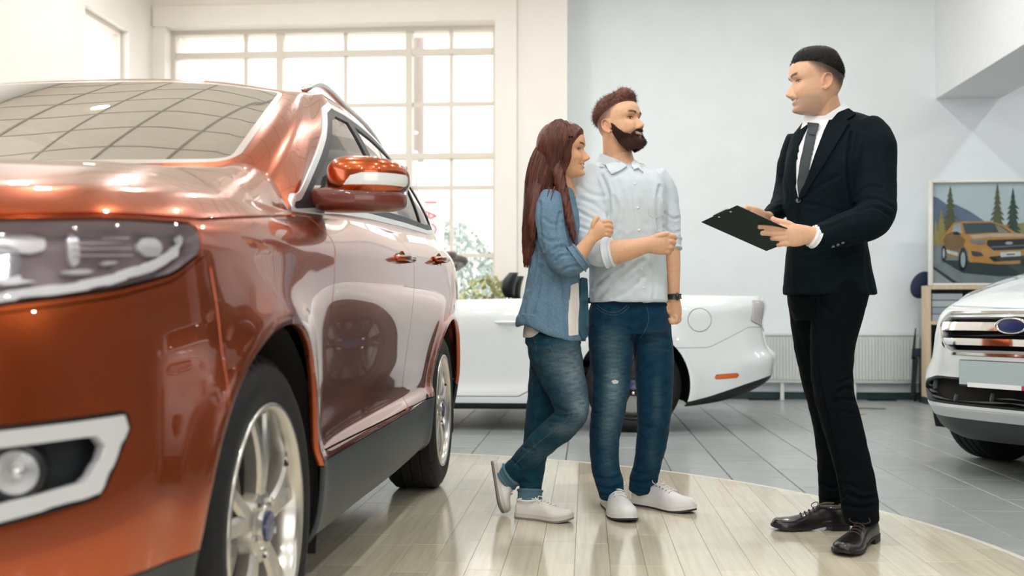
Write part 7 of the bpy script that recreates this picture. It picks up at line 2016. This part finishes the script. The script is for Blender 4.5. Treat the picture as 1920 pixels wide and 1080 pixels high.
# ------------------------------------------------------------------ brochure stand with poster
def display_stand():
    y0 = 10.40; X0, X1 = 3.215, 4.62; zt = 1.125
    M_BEECH = mat('beech_board', (.62, .50, .35), .5, noise=.12, nscale=6, stretch=(12, 12, 1), bump=.03, bscale=60)
    root = empty('display_shelf', ((X0+X1)/2, y0, 0)); tag(root, 'beech display shelf with brochures and black poster panels below the framed car picture', 'shelf')
    MB().box((X0, y0-.02, .0), (X1, y0+.13, .065)).build('plinth', M_BASE, root)
    for x in (X0, X0+.93, X1-.04): MB().box((x, y0-.03, .065), (x+.045, y0+.12, zt)).build('upright', M_BEECH, root, bevel=.003)
    for z in (.065, .39, .755, zt-.035): MB().box((X0+.045, y0-.028, z), (X1-.04, y0+.12, z+.035)).build('shelf_board', M_BEECH, root, bevel=.003)
    MB().box((X0+.02, y0+.12, .065), (X1-.02, y0+.128, zt)).build('back_panel', M_BASE, root)
    BLK = mat('poster_panel_black', (.012, .014, .018), .4); WH = mat('poster_print_white', (.80, .82, .82), .5); RDP = mat('poster_print_wine', (.10, .02, .04), .5)
    for k, z in enumerate((.10, .425)):
        p = empty('poster_panel', (X0+.45, y0, z)); tag(p, ['black panel with a white script letter in the lowest shelf bay', 'black panel with a white script letter in the middle shelf bay'][k], 'panel', 'black script panels in the shelf')
        MB().box((X0+.09, y0-.005, z), (X0+.92, y0+.012, z+.285)).build('board', BLK, p)
        zc = z+.175
        pts = spline([(X0+.235, zc+.055), (X0+.21, zc+.072), (X0+.165, zc+.05), (X0+.17, zc+.015), (X0+.215, zc-.01), (X0+.21, zc-.05), (X0+.155, zc-.06), (X0+.125, zc-.035), (X0+.145, zc-.015)], 40)
        MB().tube([(a, y0-.009, b) for a, b in pts], [(.012+.006*math.sin(i*.35), .002) for i in range(40)], 6, up=(0, 1, 0)).build('script_letter', WH, p, smooth=True)
        pts = spline([(X0+.24, zc-.03), (X0+.27, zc+.0), (X0+.26, zc+.02), (X0+.245, zc-.01), (X0+.27, zc-.05), (X0+.30, zc-.03)], 24)
        MB().tube([(a, y0-.0085, b) for a, b in pts], [(.008, .0018)]*24, 6, up=(0, 1, 0)).build('script_letter', WH, p, smooth=True)
        MB().box((X0+.13, y0-.0065, z+.03), (X0+.30, y0-.005, z+.085)).build('print_patch', RDP, p)
    cols = [(.35, .40, .43), (.28, .33, .37), (.40, .44, .46), (.32, .37, .41)]
    lab = ['lowest grey brochure pile on the upper shelf', 'second grey brochure pile from the bottom on the upper shelf', 'third grey brochure pile from the bottom on the upper shelf', 'topmost grey brochure pile on the upper shelf']
    z = .791
    for k in range(4):
        h = .066; o = MB().box((X0+.06, y0-.012, z), (X0+.36-.006*k, y0+.11, z+h-.006)).build('brochure_pile', mat('brochure_grey_%d' % k, cols[k], .5, noise=.1, nscale=5, stretch=(1, 1, 40)), None, bevel=.004)
        o.location = (0, 0, 0); tag(o, lab[k], 'brochures', 'grey brochure piles on the shelf'); z += h
    o = MB().box((X0+.40, y0-.005, .791), (X0+.66, y0+.10, 1.06)).build('brochure_box', mat('box_petrol_blue', (.015, .09, .14), .5), None, bevel=.004); tag(o, 'petrol blue brochure box beside the grey brochures', 'box')
    o = MB().box((X0+.68, y0-.005, .791), (X0+.90, y0+.10, 1.05)).build('brochure_box', mat('box_dark_red', (.20, .015, .03), .5), None, bevel=.004); tag(o, 'dark red brochure box beside the petrol blue one', 'box')
    # framed picture standing on top
    fr = empty('framed_poster', ((X0+X1)/2, y0, zt)); tag(fr, 'framed picture of an orange car on a mountain road on top of the shelf', 'picture')
    A0, A1, Z0, Z1 = X0+.035, X1+.02, zt+.002, 2.125; yp = y0+.02
    FM = mat('poster_frame_white', (.80, .78, .73), .35, metal=.2)
    T = .035
    for (a, b, c, d_) in ((A0, A0+T, Z0, Z1), (A1-T, A1, Z0, Z1), (A0+T, A1-T, Z1-T*.6, Z1), (A0+T, A1-T, Z0, Z0+T*.6)): MB().box((a, yp-.03, c), (b, yp+.02, d_)).build('frame_bar', FM, fr, bevel=.006, smooth=True)
    MB().box((A0+T, yp, Z0+.02), (A1-T, yp+.01, Z1-.02)).build('print_sky', mat('print_sky', (.50, .60, .64), .4, noise=.05, nscale=3), fr)
    w0, w1, h0, h1 = A0+T, A1-T, Z0+.021, Z1-.021
    # the print: coordinates in pixels of the photo crop (178..990, 108..975)
    def q(x, y): return (w0+(x-178)*(w1-w0)/1120, h1-(y-108)*(h1-h0)/862)
    lay = [0]
    def shape(nm, pts, col, rough=.4):
        lay[0] += 1; k = lay[0]*.00035; P = [q(*p) for p in pts]
        P = [(min(max(a, w0), w1), min(max(b, h0), h1)) for a, b in P]
        MB().prism(P, 1, yp-k, yp-k+.0003).build(nm, mat('print_%s_%d' % (nm, lay[0]), col, rough, noise=.12, nscale=12), fr)
    shape('mountain', [(178, 215), (230, 240), (290, 290), (360, 290), (470, 350), (580, 430), (620, 470), (178, 640)], (.12, .17, .27))
    shape('meadow', [(178, 560), (300, 470), (560, 480), (780, 470), (1000, 440), (1298, 400), (1298, 660), (178, 660)], (.32, .29, .12))
    shape('road', [(178, 645), (420, 600), (900, 600), (1298, 620), (1298, 970), (178, 970)], (.20, .24, .25))
    shape('road_verge', [(178, 820), (330, 935), (380, 970), (178, 970)], (.30, .34, .34))
    shape('road_line', [(178, 815), (200, 830), (380, 965), (340, 968), (178, 838)], (.03, .04, .045))
    def pine(x, top, bot, w, col, seed):
        r = random.Random(seed); n = 9; L = []; Rr = []
        for i in range(n):
            t = (i+1)/n; y = top+(bot-top)*t; ww = w*t**.8*(1+r.uniform(-.2, .2)); L.append((x-ww, y+6)); L.append((x-ww*.45, y-2)); Rr.append((x+ww*(1+r.uniform(-.2, .2)), y+4)); Rr.append((x+ww*.45, y-3))
        pts = [(x, top)]+Rr+L[::-1]
        # rows of boughs keep the outline simple enough to extrude
        shape('pine', pts, col)
    pine(320, 130, 560, 75, (.09, .10, .05), 1); pine(250, 330, 640, 55, (.30, .26, .08), 2); pine(205, 420, 640, 30, (.33, .28, .10), 5)
    pine(690, 112, 520, 65, (.10, .11, .06), 3); pine(812, 150, 560, 72, (.035, .07, .06), 4); pine(960, 112, 470, 50, (.12, .13, .07), 6); pine(1120, 140, 520, 70, (.05, .09, .07), 7); pine(1230, 200, 520, 60, (.10, .12, .06), 8)
    OR, ORD, DKC, GLS = (.50, .25, .06), (.22, .13, .06), (.015, .022, .028), (.045, .08, .10)
    shape('car_shadow', [(250, 770), (420, 880), (700, 910), (1060, 900), (1080, 820), (600, 780)], (.03, .05, .055))
    shape('car_body', [(255, 600), (275, 545), (310, 500), (345, 450), (420, 437), (640, 440), (740, 470), (830, 535), (925, 560), (955, 620), (975, 700), (970, 770), (930, 800), (700, 808), (520, 790), (470, 790), (455, 700), (430, 655), (395, 660), (385, 740), (300, 745), (285, 690), (262, 650)], OR)
    shape('car_flank', [(262, 600), (285, 550), (330, 530), (400, 560), (440, 600), (420, 655), (390, 670), (382, 735), (300, 730), (275, 650)], ORD)
    shape('car_flank_gleam', [(285, 680), (380, 705), (380, 735), (300, 715)], (.55, .58, .58))
    shape('car_side_glass', [(345, 470), (400, 452), (412, 540), (330, 530)], (.35, .40, .42))
    shape('car_windscreen', [(415, 455), (640, 452), (720, 480), (800, 540), (640, 535), (440, 548)], GLS)
    shape('car_windscreen_gleam', [(670, 470), (715, 485), (780, 538), (700, 536)], (.25, .26, .20))
    shape('car_mirror', [(335, 530), (375, 525), (405, 555), (350, 555)], DKC)
    shape('car_bonnet_gleam', [(470, 560), (640, 545), (880, 545), (920, 575), (640, 575), (500, 590)], (.55, .42, .34))
    shape('car_headlight', [(470, 600), (590, 600), (600, 632), (540, 640), (475, 618)], (.20, .22, .22))
    shape('car_headlight', [(905, 590), (940, 590), (950, 640), (925, 640)], (.35, .37, .36))
    shape('car_grille', [(612, 600), (905, 590), (925, 640), (890, 680), (660, 690), (605, 640)], DKC)
    shape('car_grille_bar', [(630, 655), (905, 640), (900, 652), (645, 668)], (.12, .16, .18))
    shape('car_badge', [(745, 628), (765, 615), (795, 615), (812, 626), (795, 638), (765, 640)], (.40, .44, .46))
    shape('car_fog_lamp', [(482, 690), (560, 705), (580, 735), (520, 740), (488, 730)], DKC)
    shape('car_intake', [(620, 745), (700, 735), (930, 735), (920, 770), (660, 785)], DKC)
    shape('car_plate', [(708, 706), (868, 698), (870, 738), (715, 746)], (.60, .64, .65))
    shape('car_plate_text', [(760, 720), (822, 717), (822, 728), (760, 731)], DKC)
    for (cx, cy, rx, ry) in ((418, 765, 34, 100), (268, 715, 18, 72), (905, 790, 40, 35)):
        shape('car_tyre', [(cx+rx*math.cos(t), cy+ry*math.sin(t)) for t in np.linspace(0, 2*PI, 22)[:-1]], (.008, .012, .015))
    for (cx, cy, rx, ry) in ((418, 768, 18, 66), (266, 712, 9, 44)):
        shape('car_wheel', [(cx+rx*math.cos(t), cy+ry*math.sin(t)) for t in np.linspace(0, 2*PI, 18)[:-1]], (.35, .42, .46))
    MB().box((w0, yp-.022, h0), (w1, yp-.019, h1)).build('cover_glass', glass_mat('picture_glass', (.97, .98, .98), mirror=.5), fr)
    return root
display_stand()
# unclear dark navy shape built as a chair standing behind the shelf
ch = empty('guessed_chair', (3.14, 10.62, 0)); tag(ch, 'unclear dark navy shape built as a padded chair half hidden behind the left end of the shelf', 'guessed_chair')
NAVY = mat('navy_upholstery', (.010, .020, .055), .7, noise=.1, nscale=60, bump=.1, bscale=500)
V, Fc = ellipsoid((3.265, 10.66, 1.14), (.105, .045, .14), 24, np.array(Euler((0, .5, 0)).to_matrix())); mesh('backrest', V, Fc, NAVY, ch)
MB().box((3.19, 10.55, .44), (3.50, 10.76, .52)).build('seat', NAVY, ch, bevel=.02, smooth=True)
MB().prism([(3.125, .06), (3.16, .06), (3.19, .40), (3.18, .44), (3.14, .44)], 1, 10.545, 10.56).build('leg', M_BLACK, ch)
MB().prism([(3.13, .42), (3.16, .42), (3.175, .72), (3.168, .72)], 1, 10.545, 10.56).build('side_panel', M_BLACK, ch)
for x, y in ((3.22, 10.57), (3.47, 10.57), (3.22, 10.74), (3.47, 10.74)): MB().tube([(x, y, 0), (x, y, .45)], .012, 10).build('leg', M_BLACK, ch, smooth=True)
MB().tube(spline([(3.30, 10.74, .46), (3.31, 10.75, .8), (3.28, 10.69, 1.06)], 12), .014, 10).build('back_post', M_BLACK, ch, smooth=True)
# scraps on the floor below the radiator
lf = MB(); c = onplane(1613, 776, 2, 0); lf.add([c+np.array(p) for p in [(-.05, -.02, .001), (0, -.045, .004), (.06, 0, .008), (.02, .05, .003), (-.04, .03, .006)]], [(0, 1, 2), (0, 2, 3), (0, 3, 4)])
tag(lf.build('fallen_leaf', mat('leaf_yellow', (.60, .46, .12), .7)), 'small yellow leaf lying on the grey tiles near the wall', 'leaf')
c = onplane(1640, 767, 2, 0); pts = [c+np.array(p) for p in [(-.16, .0, .006), (-.05, .03, .006), (.06, -.02, .006), (.10, .02, .006)]]
tag(MB().tube(spline(pts, 16), .006, 6).build('cable_end', mat('cable_grey', (.16, .15, .13), .6), None, smooth=True), 'short grey cable lying on the tiles below the radiator', 'cable')
# ------------------------------------------------------------------ outside the big window
def bush(name, c, r, n, m, label, seed, leaf=.09):
    root = empty(name, (c[0], c[1], 0)); tag(root, label, 'plant')
    rs_ = np.random.RandomState(seed); mb = MB()
    for k in range(n):
        p = rs_.normal(size=3); p = p/np.linalg.norm(p)*rs_.uniform(.55, 1)**.5; p = np.array(c)+p*np.array(r)
        a = rs_.normal(size=3); a /= np.linalg.norm(a); b = np.cross(a, rs_.normal(size=3)); b /= np.linalg.norm(b); l = leaf*rs_.uniform(.6, 1.3)
        mb.add([p-a*l, p+b*l*.35+np.cross(a, b)*l*.1, p+a*l, p-b*l*.35+np.cross(a, b)*l*.1], [(0, 1, 2, 3)])
    tag(mb.build('foliage', m, root), kind='stuff')
    for k in range(5):
        t = np.array(c)+rs_.uniform(-.5, .5, 3)*np.array(r); MB().tube(spline([(c[0]+rs_.uniform(-.1, .1), c[1], 0), ((c[0]+t[0])/2+.05, c[1], t[2]*.5), tuple(t)], 8), np.linspace(.03, .012, 8), 6).build('stem', mat('bark', (.25, .21, .17), .9), root, smooth=True)
G1 = mat('leaves_grey_green', (.38, .46, .42), .6, noise=.3, nscale=4); G2 = mat('leaves_yellow_green', (.45, .46, .22), .6, noise=.3, nscale=6)
bush('garden_shrub', (-1.9, 14.5, 1.15), (.75, .6, 1.0), 3000, G1, 'loose grey green shrub outside behind the right window bay', 3, .055)
bush('garden_shrub', (-1.0, 16.5, .9), (.9, .6, .9), 2400, G1, 'smaller shrub outside right of the taller grey green one', 4, .055)
bush('potted_palm', (-.95, 10.35, 1.02), (.30, .12, .20), 170, G2, 'small yellow green plant by the window behind the convertible', 5, .055)
MB().lathe([(0, .0), (.13, .0), (.17, .30), (.155, .30), (.13, .05), (0, .05)], (-.95, 10.35, 0.0), (0, 0, 1), 24).build('pot', mat('plant_pot_white', (.7, .7, .68), .5), bpy.data.objects['potted_palm'], sharp=40)
MB().lathe([(0, .27), (.152, .27)], (-.95, 10.35, 0), (0, 0, 1), 24).build('soil', mat('soil', (.05, .035, .025), .9), bpy.data.objects['potted_palm'])
bn = empty('street_banner', (-2.05, 13.2, 0)); tag(bn, 'pale banner with red letters running down it outside the window', 'banner')
MB().box((-2.10, 13.2, .6), (-1.78, 13.22, 2.75)).build('cloth', mat('banner_white', (.82, .80, .80), .8), bn)
MB().tube([(-2.13, 13.23, 0), (-2.13, 13.23, 2.9)], .025, 10).build('pole', mat('pole_grey', (.5, .5, .5), .5), bn, smooth=True)
BR = mat('banner_red', (.55, .12, .14), .7)
for k, chh in enumerate('IAOO'):
    text_mesh('letter', chh, .22, BR, bn, Matrix.Translation((-1.95, 13.197, 2.25-k*.17)) @ Matrix.Rotation(PI/2, 4, 'X') @ Matrix.Rotation(-PI/2, 4, 'Z'))
def block(name, x0, x1, y, h, col, label, seed):
    root = empty(name, ((x0+x1)/2, y, 0)); tag(root, label, 'building')
    MB().box((x0, y, 0), (x1, y+6, h)).build('wall', mat('facade_%d' % seed, col, .8, noise=.05), root)
    w = mat('facade_window', (.58, .58, .60), .4)
    for i in range(int((x1-x0)/1.6)):
        for j in range(int(h/2.6)): MB().box((x0+.4+i*1.6, y-.03, .9+j*2.6), (x0+1.4+i*1.6, y, 2.3+j*2.6)).build('window', w, root)
    MB().box((x0-.2, y-.25, h), (x1+.2, y+6, h+.25)).build('roof_edge', mat('facade_cornice', (.6, .58, .55), .8), root)
block('street_building', -14, -5.5, 30, 14, (.66, .62, .58), 'pale apartment building across the street on the left of the window', 1)
block('street_building', -4.6, 2.5, 33, 16, (.70, .66, .63), 'taller pale building across the street behind the shrubs', 2)
